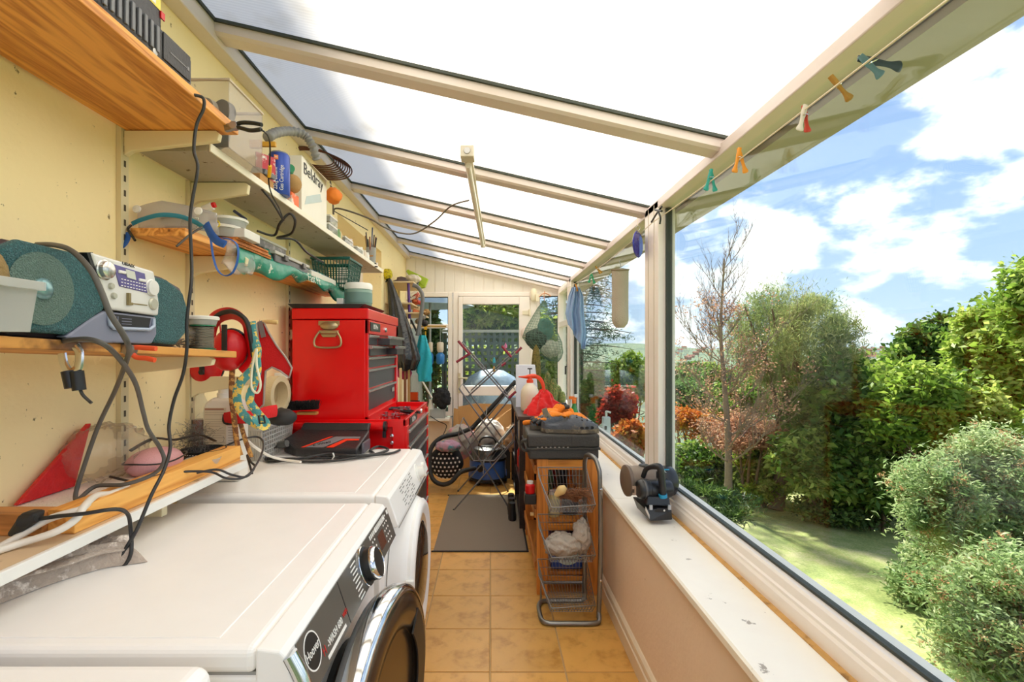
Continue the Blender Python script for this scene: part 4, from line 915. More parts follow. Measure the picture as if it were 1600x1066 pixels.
for i, (x, z, c) in enumerate([(-.85, 1.95, 'd8d2c6'), (-.80, 1.935, 'e4e0d8'), (-.755, 1.93, '3a3634'), (-.83, 1.875, 'b8b0a4'), (-.77, 1.87, '8c8884')]):
    tag(ob('tape_roll', G().lathe((x, y0+.03, z), [(.036, 0), (.036, .02), (.022, .02), (.022, 0), (.036, 0)], (.4, 1, 0), 24), mat('tape_%s' % c, c, .4), smooth=40), ['light grey tape roll at the top left of the clear carton', 'white tape roll at the top middle of the clear carton', 'black tape roll at the right of the clear carton', 'beige tape roll at the bottom left of the clear carton', 'dark grey tape roll at the bottom right of the clear carton'][i], 'tape')
# gas cartridge
t = thing('gas_cartridge', 'blue gas cartridge can with white lettering standing on the white shelf', 'can', (-.757, 1.74, S2))
cc = V(-.762, 1.76, S2)
BLU = mat('can_blue', '2a49a8', .3, .2, var=.05)
ob('body', G().lathe(cc, [(.034, 0), (.0365, .003), (.0365, .140), (.034, .147)], n=32), BLU, t, smooth=40)
ob('top', G().lathe(cc, [(.034, .147), (.030, .153), (.022, .156), (.020, .150), (.008, .151), (.006, .163), (0, .163)], n=32), STEEL, t, smooth=40)
Rv = facing((0, 0, 1), (-.98, .2, 0)); fr_ = (V(0, 0, EYE)-cc); fr_.z = 0; fr_.normalize(); sr = V(-fr_.y, fr_.x, 0)
Rt = facing((0, 0, 1), -sr if (-sr).cross(V(0, 0, 1)).dot(fr_) > 0 else sr)
Rt = Matrix((V(0, 0, 1), sr*-1, V(0, 0, 1).cross(sr*-1))).transposed()
if (Rt @ V(0, 0, 1)).dot(fr_) < 0: Rt = Matrix((V(0, 0, 1), sr, V(0, 0, 1).cross(sr))).transposed()
side = Rt @ V(0, 1, 0)
text('white_print', '220g Butane', WTXT, t, cc+fr_*.0362+side*.012+V(0, 0, .052), .0185, Rt, sx=.85); text('white_print', 'Gas Cartridge', WTXT, t, cc+fr_*.0368-side*.008+V(0, 0, .056), .0185, Rt, sx=.85)
ob('orange_mark', G().obox(cc+fr_*.0362+side*.010+V(0, 0, .126), .002, .014, .016, facing(fr_, side)), mat('orange_print', 'f08a28', .5), t)
text('white_print', 'H', WTXT, t, cc+fr_*.0378+side*.010+V(0, 0, .126), .013, facing(-side if (-side).cross(V(0, 0, 1)).dot(fr_) > 0 else side, (0, 0, 1)))
# white carton
t = thing('white_carton', 'tall white carton with black lettering on the white shelf', 'carton', (-.80, 2.12, S2))
ob('box', G().box(-.90, 1.97, S2, -.762, 2.27, 2.05), mat('white_card', 'f0ece2', .6, var=.04, c2='b8c4c8', cs=7, cth=.66), t, bevel=.002)
ob('open_flap', G().prism([(-.761, 1.97, 2.051), (-.759, 2.27, 2.051), (-.735, 2.29, 2.02)], (.001, 0, .001)), mat('card_inner', 'c8b48c', .7), t)
text('carton_word', 'Beldray', KTXT, t, (-.7605, 2.10, 2.005), .066, facing((0, 1, 0), (0, 0, 1)), sx=1.15)
ob('pale_drawing', G().prism([(-.7612, 2.0, 1.86), (-.7612, 2.2, 1.93), (-.7612, 2.18, 1.96), (-.7612, 2.02, 1.90)], (.0004, 0, 0)), mat('pale_print', 'c4d2d4', .6), t)
tag(ob('corrugated_hose', G().tube(crs([P(418, 215, 1.80), P(430, 208, 1.86), P(452, 205, 1.95), P(475, 211, 2.0), P(488, 228, 2.02), P(495, 250, 2.05)], 14), [.0165+.0028*math.sin(i*1.6) for i in range(71)], 12), mat('hose_grey', '8e8d8c', .5), smooth=60), 'ribbed grey hose arching over the items on the white shelf', 'hose')
g = G(); c = P(487, 242, 2.42)
for k in range(9):
    r = .10+.007*k; ee = Vector((1, .25, -.22)).normalized(); ff = Vector((.1, .35, .52)).normalized()*.62; pts = [c+ee*(r*math.cos(a)+.004*k)+ff*(r*math.sin(a))+V(0, .02, -.004*k) for a in [2*PI*i/36 for i in range(36)]]; g.tube(pts, .0035, 6, True)
tag(ob('copper_coil', g, mat('brown_pipe', '5c3424', .35, .5), smooth=60), 'coil of brown pipe behind the white carton', 'coil')
tag(ob('twine_ball', G().sph((-.765, 1.885, S2+.046+.04), .034, .034, .036), mat('jute', 'c49a62', .9, bump=.6, bs=160, stretch=(1, 1, 6)), smooth=180), 'ball of brown jute twine right of the blue can', 'twine')
tag(ob('paper_packet', G().box(-.795, 1.855, S2, -.755, 1.925, S2+.048), mat('orange_packet', 'ee6a24', .5, c2='f3efe6', cs=14, cth=.52, var=.1), bevel=.003), 'orange and white packet below the twine ball', 'packet')
tag(ob('green_reel', G().lathe((-.78, 1.89, S2+.135), [(.016, 0), (.016, .005), (.010, .006), (.010, .026), (.016, .028), (.016, .034)], (.6, -1, .1), 16), mat('reel_green', '1d8a5a', .4), smooth=40), 'small green reel above the twine ball', 'reel')
tag(ob('paint_brush', G().box(-.80, 1.70, S2+.155, -.75, 1.712, S2+.172).box(-.84, 1.698, S2+.15, -.80, 1.714, S2+.178), mat('brush_orange', 'd8a030', .5), bevel=.002), 'paint brush with orange handle lying behind the blue can', 'brush')
tag(ob('card_box', G().box(-.80, 1.60, S2, -.755, 1.70, S2+.03), CARD, bevel=.002), 'small cardboard box left of the blue can', 'box')
tag(ob('knife_packet', G().prism([(-.80, 1.66, S2+.033), (-.76, 1.72, S2+.033), (-.76, 1.72, S2+.12), (-.80, 1.66, S2+.12)], (.004, -.003, 0)), mat('striped_packet', 'c03040', .5, c2='e8e6e0', cs=30, cth=.5), bevel=.001), 'red and white striped packet left of the blue can', 'packet')
tag(ob('grey_sander', G().prism([(-.80, 1.62, S2+.031), (-.75, 1.62, S2+.031), (-.745, 1.69, S2+.031), (-.79, 1.69, S2+.045), (-.80, 1.64, S2+.05)], (0, .01, .02)), mat('grey_tool', '55565a', .4), bevel=.003), 'grey hand tool lying at the shelf edge below the clear carton', 'tool')
# small clear organisers, reels and packets further along
rnd = random.Random(8)
ORGL = ['clear compartment box right of the tall white carton', 'clear box stacked on the compartment box by the tall carton', 'clear box of odds and ends in the middle of the white shelf', 'slim clear tray on the far half of the white shelf']
for i, (y, z, w, dd, h) in enumerate([(2.36, S2, .10, .13, .045), (2.37, S2+.047, .085, .11, .04), (2.62, S2, .10, .14, .04), (2.84, S2, .09, .12, .035)]):
    t = thing('organiser_box', ORGL[i], 'box', (-.76-w/2, y, z)); x0 = -.760-w
    ob('base', G().box(x0, y-dd/2, z, -.760, y+dd/2, z+.003).box(x0, y-dd/2, z+.003, -.760, y-dd/2+.002, z+h*.8).box(-.762, y-dd/2, z+.003, -.760, y+dd/2, z+h*.8).box(x0, y+dd/2-.002, z+.003, -.760, y+dd/2, z+h*.8).box(x0, y-dd/2, z+.003, x0+.002, y+dd/2, z+h*.8), CLEAR, t)
    ob('lid', G().box(x0-.001, y-dd/2-.001, z+h*.8, -.759, y+dd/2+.001, z+h), mat('milky_lid', 'dedcd4', .3), t, bevel=.001)
    for k in range(4):
        c = rnd.choice(['c84a3a', 'd8d4cc', '6a7a5a', 'b08a4a', '4a6a8a']); q = V(x0+.02+rnd.random()*(w-.04), y-dd/2+.02+rnd.random()*(dd-.04), z+.004)
        tag(ob('small_fitting', G().lathe(q, [(.008, 0), (.009, .012), (.005, .018)], n=8), mat('fit_'+c, c, .5)), 'small plastic fitting inside a clear box on the white shelf', 'fitting', 'fittings in the clear boxes')
for i, (y, z, r, c, lab) in enumerate([(2.50, S2, .022, '6f9a62', 'small jar with green label on the white shelf'), (2.54, S2, .018, 'c9b07a', 'small amber jar beside the green-labelled jar'), (2.72, S2, .024, 'e6d2cc', 'pink-white roll of cloth tape past the middle of the white shelf'), (2.94, S2, .024, 'ece8e0', 'white reel near the far end of the white shelf'), (3.03, S2, .02, 'd6c8b4', 'beige reel near the far end of the white shelf'), (3.10, S2, .02, 'f0ece4', 'small white pot at the far end of the white shelf')]):
    tag(ob('jar', G().lathe((-.79, y, z), [(r, 0), (r, .045), (r*.8, .05), (r*.8, .06), (0, .06)], n=16), mat('jar_'+c, c, .35), smooth=40), lab, 'jar')
t = thing('pen_cup', 'clear cup full of pens and screwdrivers on the white shelf near the window reveal', 'cup', (-.785, 3.20, S2))
ob('cup', G().lathe((-.785, 3.2, S2), [(.030, 0), (.034, .11), (.032, .11), (.028, .003), (0, .003)], n=20), FROST, t, smooth=40)
PENL = ['2a2a2c', '7a2a26', '1e3c78', '3a3228', 'a87834', '3c3c40', '8a3c30', '2c2c30']
for i, c in enumerate(PENL):
    a = i*.8; b_ = V(-.785+.014*math.cos(a), 3.2+.014*math.sin(a), S2+.004); e = b_+V(.022*math.cos(a), .03*math.sin(a), .17+.05*(i == 2)+.015*(i % 3))
    tag(ob('pen', G().tube([b_, e], .0045, 6), mat('pen_'+c, c, .4)), 'pen standing in the clear cup on the white shelf', 'pen', 'pens in the clear cup')
tag(ob('wire_rod', G().tube(crs([P(522, 330, 2.75), P(545, 343, 2.75), P(575, 360, 2.75)], 4), .0025, 5), BLACK), 'thin black rod leaning from the carton towards the window reveal', 'rod')
tag(ob('cotton_reel', G().cyl((-.80, 3.30, S2+.016), (-.765, 3.30, S2+.016), .016, n=14), mat('reel_white', 'eee6dc', .5), smooth=40), 'white cotton reel on its side at the end of the white shelf', 'reel')
for i, (u0, v0, u1, v1) in enumerate([(556, 401, 583, 400), (570, 412, 588, 412), (572, 416, 590, 417)]):
    tag(ob('pencil', G().tube([P(u0, v0, 3.15), P(u1, v1, 3.15)], .004, 6), mat('pencil_%d' % (i > 0), ['c98a3a', '23302c'][i > 0], .5)), ['orange pencil sticking out past the shelf end', 'upper dark pencil sticking out past the shelf end', 'lower dark pencil sticking out past the shelf end'][i], 'pencil')
# cable clipped to the wall and looped to the light
tag(ob('light_cable', G().tube(crs([P(516, 283, 2.75), P(520, 312, 2.75), P(521, 335, 2.75), P(524, 326, 2.75), P(545, 330, 2.75), P(580, 343, 2.75), P(600, 355, 2.8), P(625, 364, 2.9), P(650, 364, 2.95), P(680, 345, 2.9), P(705, 322, 2.8), P(733, 313, 2.75)], 6), .0048, 8), mat('grey_cable', '6a6052', .5), smooth=60), 'grey cable sagging from the yellow wall to the strip light', 'cable')
# --- shelf 3 goods
S3 = 1.5875
# visor goggles with straps
t = thing('face_shield', 'clear safety visor with teal band and blue straps on the orange shelf', 'safety visor', (-.85, 1.36, S3))
def vis(u, v):
    a = -1.25+2.5*u; return (-.875+.12*math.sin(a), 1.385-.085*math.cos(a)*(.85+.15*v), S3+.004+.072*v*(1-.25*abs(math.sin(a))))
ob('shield', G().sheet(vis, 24, 5), glassmat('visor_grey', (.80, .80, .82), 1.6, .08, .38, (.70, .68, .68)), t, solid=.0015, smooth=180)
ob('teal_band', G().tube(crs([P(206, 350, 1.29), P(222, 343, 1.29), P(250, 336, 1.29), P(280, 338, 1.30), P(305, 347, 1.30), P(318, 356, 1.28)], 5), .006, 8, flat=V(0, 1, 0)), mat('teal_foam', '2a7f94', .7), t, smooth=60)
for u, v, y in ((214, 327, 1.292), (310, 330, 1.30)): ob('white_stud', G().lathe(P(u, v, y), [(.011, 0), (.010, .003), (0, .004)], (0, -1, .1), 18), WHITE, t, smooth=40)
ob('arm', G().tube(crs([P(205, 352, 1.28), P(200, 358, 1.27), P(206, 368, 1.265), P(211, 376, 1.26)], 4), .0032, 6), BLACK, t, smooth=60); ob('arm', G().tube(crs([P(316, 355, 1.28), P(298, 366, 1.24), P(276, 385, 1.2)], 4), .0030, 6), mat('visor_arm', '4a4640', .5), t, smooth=60)
BST = mat('blue_webbing', '2257a4', .7, bump=.2, bs=200)
ob('strap', G().tube(crs([P(200, 363, 1.27), P(199, 374, 1.265), P(193, 383, 1.262), P(185, 388, 1.26)], 4), .008, 8, flat=V(0, 1, 0)), BST, t, smooth=60)
ob('strap', G().tube(crs([P(322, 350, 1.27), P(330, 366, 1.24), P(340, 377, 1.22), P(352, 382, 1.21)], 4), .010, 8, flat=V(0, 1, 0)), BST, t, smooth=60)
ob('strap_loop', G().tube(crs([P(329, 371, 1.24), P(333, 400, 1.24), P(340, 422, 1.24), P(352, 431, 1.24), P(365, 424, 1.24), P(372, 402, 1.24), P(371, 384, 1.24), P(362, 375, 1.24), P(348, 372, 1.24)], 5), .0055, 8, flat=V(1, 0, .2)), BST, t, smooth=60)
t = thing('safety_goggles', 'clear safety glasses under the visor on the orange shelf', 'safety glasses', (-.83, 1.33, S3))
for x in (-.865, -.815): ob('lens', G().sph((x, 1.32, S3+.022), .026, .010, .020), CLEAR, t, smooth=180)
ob('bridge', G().tube(crs([(-.89, 1.322, S3+.034), (-.84, 1.312, S3+.038), (-.79, 1.322, S3+.034)], 4), .003, 6), mat('yellowish_frame', 'c8c8b8', .3), t)
# tubs
def tub_(lab, u, y, z, r, h, lid='e4e2da', n=24, body=None):
    x = (u-HX)*y/FPX; t = thing('plastic_tub', lab, 'tub', (x, y, z))
    ob('body', G().lathe((x, y, z), [(r*.88, 0), (r, h), (r*.96, h), (r*.85, .003), (0, .003)], n=n), body or FROST, t, smooth=40); ob('lid', G().lathe((x, y, z+h), [(r*1.06, -.003), (r*1.08, .003), (r, .006), (0, .007)], n=n), mat('lid_'+lid, lid, .35), t, smooth=40)
    return t
PLY = wood('plywood', 'c87a34', '8a4a18', 'X', 2, .6, False)
for i in range(4): tag(ob('plywood_offcut', G().box(-.935, 1.46+.012*i, S3+.0005+.0062*i, -.782+.004*(i % 2), 1.74-.01*i, S3+.0062*(i+1)), PLY), ['lowest', 'second lowest', 'second highest', 'topmost'][i]+' plywood offcut of the thin stack on the orange shelf', 'plywood')
zp = S3+.0252
tub_('shallow white-lidded tub on the plywood offcuts', 352, 1.52, zp, .045, .030); tub_('round clear tub stacked on the white-lidded tub', 358, 1.55, zp+.040, .052, .022, 'ecebe4')
tub_('small clear tub left on the plywood offcuts', 336, 1.49, zp, .024, .028, 'd8d6cc')
tag(ob('white_box', G().box(-.80, 1.50, zp, -.755, 1.60, zp+.028), mat('white_box', 'dcdad4', .4), bevel=.002), 'small white printed box at the front of the plywood offcuts', 'box')
t = thing('glue_bottle', 'small white bottle with red cap lying behind the tubs', 'bottle', tuple(P(328, 325, 1.50)))
ob('body', G().tube([P(318, 328, 1.5), P(332, 322, 1.5)], .012, 12), WHITE, t, smooth=50); ob('cap', G().tube([P(332, 321, 1.5), P(336, 320, 1.5)], .0085, 12), REDP, t, smooth=50)
tag(ob('cable_tie', G().tube(crs([P(328, 340, 1.46), P(340, 345, 1.46), P(343, 352, 1.46), P(336, 357, 1.46)], 5), .002, 5), mat('yellow_tie', 'e0cc20', .4)), 'yellow cable tie curled by the tubs', 'cable tie')
tag(ob('pen_on_tub', G().tube([P(366, 330, 1.58), P(384, 343, 1.56)], .005, 8), mat('pen_blue_dark', '26304a', .4)), 'dark blue pen leaning on the round tub', 'pen')
t = thing('organiser_case', 'grey-lidded clear parts case on the orange shelf, right of the plywood', 'case', (-.86, 1.92, S3))
ob('tray', G().box(-.935, 1.79, S3+.001, -.79, 2.12, S3+.030), mat('smoked_tray', '3c3a3a', .3, var=.2), t, bevel=.004); ob('lid', G().box(-.937, 1.785, S3+.031, -.787, 2.125, S3+.044), mat('grey_lid', 'b8b6ae', .35), t, bevel=.003)
for y in (1.86, 2.04): ob('latch', G().box(-.79, y, S3+.018, -.781, y+.03, S3+.038), mat('smoke_latch', '55514e', .3), t, bevel=.001)
t = thing('parts_case', 'clear lidded case of dark parts lying on the grey-lidded case', 'case', (-.87, 1.84, S3+.045))
ob('tray', G().box(-.93, 1.72, S3+.045, -.82, 1.96, S3+.075), mat('dark_parts', '4a4744', .4, var=.3, c2='8a8680', cs=40), t, bevel=.005); ob('lid', G().box(-.932, 1.718, S3+.0755, -.818, 1.962, S3+.084), FROST, t, bevel=.002)
t = thing('flat_case', 'flat white case behind the wrapping, right of the grey-lidded case', 'case', (-.86, 2.30, S3))
ob('shell', G().box(-.935, 2.14, S3+.001, -.785, 2.48, S3+.028), mat('case_ivory', 'd6d2c4', .4), t, bevel=.004); ob('papers', G().box(-.93, 2.16, S3+.029, -.80, 2.45, S3+.036), mat('blue_papers', '5a7484', .6, c2='d8d4c8', cs=12), t)
# green printed wrapping hanging over the shelf edge
gw = mat('green_wrap', '2d8f78', .25, var=.2, vs=9, c2='cfd8c8', cs=16, cth=.60, bump=.8, bs=18, csoft=.04)
def wrap(u, v):
    y = 1.50+1.20*u; w = .10+.03*math.sin(9*u)+.02*math.sin(23*u)
    if v < .5: x = -.90+.105*v*2; z = S3+.004+.010*math.sin(14*u+3*v)**2+(.030 if .2 < u < .9 else .006)*math.sin(PI*v)
    else:
        k = (v-.5)*2; x = -.796+.014*math.sin(PI*k)+.012*math.sin(19*u+2*k)*k; z = S3+.004+.012*math.sin(PI*min(1, k*1.4))-k*(.052+.020*math.sin(7*u+1)+.012*math.sin(31*u))
    return (x, y, z)
t = ob('plastic_wrapping', G().sheet(wrap, 60, 14), gw, solid=.0012, smooth=180); tag(t, 'crumpled green printed plastic wrapping hanging over the front of the orange shelf', 'wrapping')
text('printed_word', 'Fast Fit', mat('pale_wrap_print', 'c8d4c4', .4), t, (-.765, 2.12, S3-.018), .052, facing((0, 1, -.0), (-.2, 0, 1)))
def flap(u, v): return (-.785+.02*v+.01*math.sin(5*u+4*v), 1.43+.17*u-.03*v, S3+.006-.10*v*(1-.4*abs(u-.5))+.006*math.sin(13*u))
tag(ob('film_flap', G().sheet(flap, 16, 12), FILM, solid=.0006, smooth=180), 'clear plastic film flap hanging below the orange shelf by the blue loop', 'film')
# plastic basket (green lattice)
def lattice_basket(name, lab, m, x0, x1, y0, y1, z0, z1, tp, nx, ny, nz, bar=.0022, cat='basket', holes=True):
    t = thing(name, lab, cat, ((x0+x1)/2, (y0+y1)/2, z0)); cx_, cy_ = (x0+x1)/2, (y0+y1)/2
    def pt(x, y, f): k = 1-tp*(1-f); return V(cx_+(x-cx_)*k, cy_+(y-cy_)*k, z0+(z1-z0)*f)
    g = G()
    per = [(x0+(x1-x0)*i/nx, y0) for i in range(nx)]+[(x1, y0+(y1-y0)*i/ny) for i in range(ny)]+[(x1-(x1-x0)*i/nx, y1) for i in range(nx)]+[(x0, y1-(y1-y0)*i/ny) for i in range(ny)]
    for (x, y) in per: g.beam(pt(x, y, 0), pt(x, y, .9), bar*1.6, bar, (0, 1, 0) if y in (y0, y1) else (1, 0, 0))
    for k in range(nz):
        f = .9*k/nz; g.tube([pt(x, y, f) for x, y in ((x0, y0), (x1, y0), (x1, y1), (x0, y1))], bar*.8, 4, True)
    ob('lattice', g, m, t, kind='stuff')
    ob('rim', G().tube([pt(x, y, .95) for x, y in ((x0, y0), (x1, y0), (x1, y1), (x0, y1))], bar*3.2, 6, True), m, t, smooth=50)
    ob('base', G().prism([pt(x0, y0, 0), pt(x1, y0, 0), pt(x1, y1, 0), pt(x0, y1, 0)], (0, 0, .002)), m, t)
    return t
lattice_basket('plastic_basket', 'dark green lattice basket at the far end of the orange shelf above the sage tub', mat('basket_green', '1d5a50', .4), -.925, -.73, 2.52, 2.76, S3+.0, 1.745, .18, 12, 14, 6, .0028)
tag(ob('power_cable', G().tube(crs([P(398, 268, 1.62), P(405, 290, 1.62), P(425, 315, 1.62), P(443, 345, 1.62)], 5), .0042, 6), CABLE, smooth=60), 'black cable end hanging from the white shelf edge', 'cable')
tag(ob('looped_cable', G().tube(crs([P(402, 361, 1.7), P(428, 368, 1.75), P(437, 350, 1.7), P(452, 334, 1.7), P(461, 345, 1.7), P(455, 365, 1.75), P(433, 372, 1.8), P(460, 375, 1.85), P(480, 395, 1.95), P(505, 410, 2.1)], 6), .0045, 6), CABLE, smooth=60), 'black cable looped between the two middle shelves', 'cable')
# --- radio shelf goods: the radio
XF = -.692
t = thing('radio', 'teal and silver portable radio and disc player on the worn shelf', 'radio', (-.76, .92, ZS4(.92)))
zb = lambda y: ZS4(y)+.002
body = []
TEAL = mat('teal_grille', '35696e', .5, var=.08, bump=1.0, bs=420, c2='4c888c', cs=300, cth=.5)
DG = mat('radio_underbody', '3a3038', .4, var=.1); GREYP = mat('radio_grey_plastic', '7c7f92', .35, var=.05); SILV = mat('radio_silver', 'dcdad6', .3, .2, var=.03)
def yz(pts, x): return [(x, y, z) for y, z in pts]
ob('cabinet', G().prism(yz([(.70, 1.305), (.72, 1.288), (1.10, 1.272), (1.135, 1.30), (1.15, 1.35), (1.125, 1.41), (1.06, 1.426), (.83, 1.434), (.72, 1.432), (.69, 1.415)], -.865), (.155, 0, 0)), DG, t, bevel=.01)
sp_ = ob('speaker', G().prism(yz([(.690, 1.315), (.71, 1.296), (.800, 1.293), (.878, 1.340), (.868, 1.37), (.834, 1.430), (.72, 1.431), (.69, 1.413)], -.712), (.022, 0, 0)), TEAL, t, bevel=.008, seg=3)
ob('speaker_cone', G().lathe((XF+.0025, .752, 1.362), [(.056, 0), (.056, .001), (.050, .0014), (.016, .0012)], (1, 0, 0), 40), mat('cone_pale', '6b8a80', .5, bump=1, bs=420), sp_, smooth=40)
ob('speaker_dome', G().lathe((XF+.0025, .752, 1.362), [(.017, 0), (.016, .004), (.008, .008), (0, .009)], (1, 0, 0), 24), mat('dome_teal', '7aa0a4', .15, .4), sp_, smooth=60)
sp2 = ob('speaker', G().prism(yz([(1.004, 1.42), (1.06, 1.420), (1.115, 1.398), (1.138, 1.35), (1.125, 1.305), (1.09, 1.278), (1.016, 1.282), (1.016, 1.34)], -.716), (.016, 0, 0)), TEAL, t, bevel=.008, seg=3)
ob('dark_collar', G().prism(yz([(.834, 1.434), (.846, 1.437), (.885, 1.34), (.876, 1.338)], -.71), (.021, 0, 0)), BLACK, t)
fp = ob('front_panel', G().prism(yz([(.840, 1.436), (.996, 1.428), (1.005, 1.40), (1.0125, 1.362), (1.0095, 1.338), (.882, 1.341)], -.71), (.024, 0, 0)), SILV, t, bevel=.004, seg=3)
XP = -.686
ob('display', G().prism(yz([(.887, 1.424), (.968, 1.419), (.976, 1.381), (.902, 1.385)], XP-.001), (.0025, 0, 0)), mat('display_purple', '5a528c', .3), fp, bevel=.002)
ob('display_window', G().prism(yz([(.915, 1.419), (.938, 1.4175), (.942, 1.402), (.919, 1.404)], XP), (.003, 0, 0)), mat('lcd_grey', 'c4c6bc', .2), fp)
for yy, zz_ in ((.898, 1.412), (.950, 1.404)): ob('button', G().box(XP, yy, zz_-.003, XP+.004, yy+.018, zz_+.003), SILV, fp, bevel=.0015)
g = G()
for r_ in range(3):
    for i in range(9): g.box(XP+.001, .905+.0075*i, 1.3985-.006*r_-.0003*i, XP+.0022, .909+.0075*i, 1.400-.006*r_-.0003*i)
ob('display_print', g, WTXT, fp, kind='stuff')
ob('volume_dial', G().lathe((XP-.001, .868, 1.410), [(.0185, 0), (.0185, .002), (.0160, .003), (.0150, .010), (.0125, .012), (0, .012)], (1, 0, 0), 28), mat('dial_silver', 'cfcdc8', .2, .8), fp, smooth=40)
ob('select_dial', G().lathe((XP-.001, .988, 1.393), [(.0175, 0), (.0175, .002), (.0155, .003), (.0150, .007), (0, .0075)], (1, 0, 0), 28), SILV, fp, smooth=40)
for yy, zz_, rr in ((.882, 1.383, .006), (.888, 1.366, .006), (.992, 1.361, .0125)): ob('button', G().lathe((XP-.001, yy, zz_), [(rr, 0), (rr, .003), (rr*.8, .0055), (0, .0055)], (1, 0, 0), 20), mat('button_pearl', 'b9b6a6', .3, .4), fp, smooth=40)
ob('slider', G().box(XP, .920, 1.352, XP+.005, .926, 1.375).box(XP, .926, 1.353, XP+.003, .934, 1.358).box(XP, .936, 1.3555, XP+.0012, .975, 1.3575), mat('slider_brass', '8c7c54', .4, .3), fp)
text('brand_word', 'UBAIX', KTXT, fp, (XP+.0006, .925, 1.4285), .0085, facing((0, 1, -.04), (0, 0, 1)), sx=1.3)
lp = ob('lower_panel', G().prism(yz([(.795, 1.289), (.845, 1.322), (.875, 1.338), (1.012, 1.336), (1.014, 1.30), (1.0, 1.28), (.83, 1.281)], -.712), (.020, 0, 0)), GREYP, t, bevel=.004, seg=3)
ob('handle_slot', G().prism(yz([(.888, 1.334), (.994, 1.332), (.988, 1.313), (.889, 1.311)], -.6925), (.0014, 0, 0)), mat('slot_black', '1a1818', .5), lp)
ob('slot_lip', G().tube([(-.691, .884, 1.334), (-.688, .884, 1.313), (-.688, .892, 1.3075), (-.688, .985, 1.3085), (-.688, .998, 1.316), (-.691, 1.002, 1.331)], .0035, 8), mat('lip_blue_grey', 'a4b0c4', .3), lp, smooth=60)
g = G()
for i in range(4): g.box(-.6912, .890+.005*i, 1.314, -.6904, .8915+.005*i, 1.330)
for i in range(3): g.box(-.6912, .915, 1.316+.005*i, -.6904, .94, 1.3172+.005*i)
ob('tape_lines', g, GREYP, lp, kind='stuff')
# clear tub with foam brush
t = thing('clear_tub', 'translucent tub at the left edge of the picture in front of the radio', 'tub', (-.70, .62, ZS4(.62)))
g = G(); z0, z1 = ZS4(.62)+.001, 1.362
for (x0, x1, y0, y1) in ((-.80, -.622, .565, .566), (-.80, -.622, .672, .673), (-.623, -.622, .565, .673), (-.80, -.799, .565, .673)): g.box(x0, y0, z0, x1, y1, z1)
g.v = [(x-.012*(1-(z-z0)/(z1-z0)) if x > -.7 else x, y, z) for x, y, z in g.v]
g.box(-.80, .566, z0, -.636, .672, z0+.002); ob('tub', g, FROST, t)
ob('rim', G().box(-.803, .560, z1-.012, -.616, .563, z1).box(-.803, .675, z1-.012, -.616, .678, z1).box(-.619, .563, z1-.012, -.616, .675, z1), FROST, t, bevel=.001)
ob('clip', G().box(-.650, .5585, z1-.030, -.640, .560, z1-.003), WHITE, t)
tag(ob('foam_pad', G().sph((-.662, .620, 1.365), .035, .040, .045).sph((-.72, .62, 1.36), .05, .04, .052), mat('brown_foam', '8d7448', .95, var=.25, bump=.7, bs=90), smooth=180), 'brown foam sponge sitting in the translucent tub', 'sponge')
# far end of the radio shelf
t = thing('solder_spool', 'spool of grey solder wire with green flanges at the end of the radio shelf', 'spool', (-.742, 1.252, ZS4(1.25)))
c = (-.742, 1.252, ZS4(1.25)+.001); GRN = mat('flange_green', '2f7a54', .4)
for h in (0, .060): ob('flange', G().lathe((c[0], c[1], c[2]+h), [(.034, 0), (.034, .003), (0, .003)], n=28), GRN, t, smooth=40)
pr = []
for i in range(14): pr += [(.0275, .003+i*.004), (.0305, .005+i*.004)]
ob('wire', G().lathe(c, pr+[(.0285, .0595)], n=28), mat('solder', 'a8a49a', .35, .8), t, smooth=60)
tub_('shallow white tub sitting on the solder spool', 312, 1.252, ZS4(1.25)+.0645, .042, .016, 'e2dfd8')
t = thing('screw_bag', 'clear bag of screws between the radio and the solder spool', 'bag', (-.80, 1.22, ZS4(1.2)))
rnd = random.Random(6)
bagf = lambda g, c, r, sd: g.sph(c, r[0], r[1], r[2], 18, 12)
ob('bag', crumple(G().sph((-.80, 1.21, ZS4(1.2)+.034), .060, .045, .036, 24, 16), .03, 3), FILM, t, smooth=180)
g = G()
for i in range(60):
    c = V(-.80+rnd.uniform(-.045, .045), 1.20+rnd.uniform(-.035, .035), ZS4(1.2)+.003+rnd.random()*.02); a = V(rnd.uniform(-1, 1), rnd.uniform(-1, 1), rnd.uniform(-.4, .4)).normalized()*.009; g.tube([c-a, c+a], [.0028, .0016], 5)
ob('screws', g, STEEL, t, kind='stuff')

tag(ob('pliers_lead', G().tube(crs([P(409, 203, 1.21), P(419, 213, 1.25), P(422, 230, 1.30), P(421, 258, 1.35), P(420, 285, 1.40), P(425, 305, 1.45), P(436, 325, 1.5), P(443, 344, 1.55)], 6), .0022, 6), CABLE, smooth=60), 'thin dark lead hanging from the black-handled pliers past the blue can', 'lead')
tag(ob('yellow_connector', G().tube([P(422, 259, 1.35), P(420.5, 276, 1.38)], .0050, 10), mat('connector_yellow', 'f0b81c', .4), smooth=50), 'small yellow connector on the thin lead in front of the blue can', 'connector')
tag(ob('cord_bundle', crumple(G().sph((-.75, 2.335, 2.0), .035, .04, .035, 24, 16), .02, 5), mat('orange_cord_m', 'f08428', .7), smooth=180), 'bright orange bundle at the right of the tall white carton', 'cord')
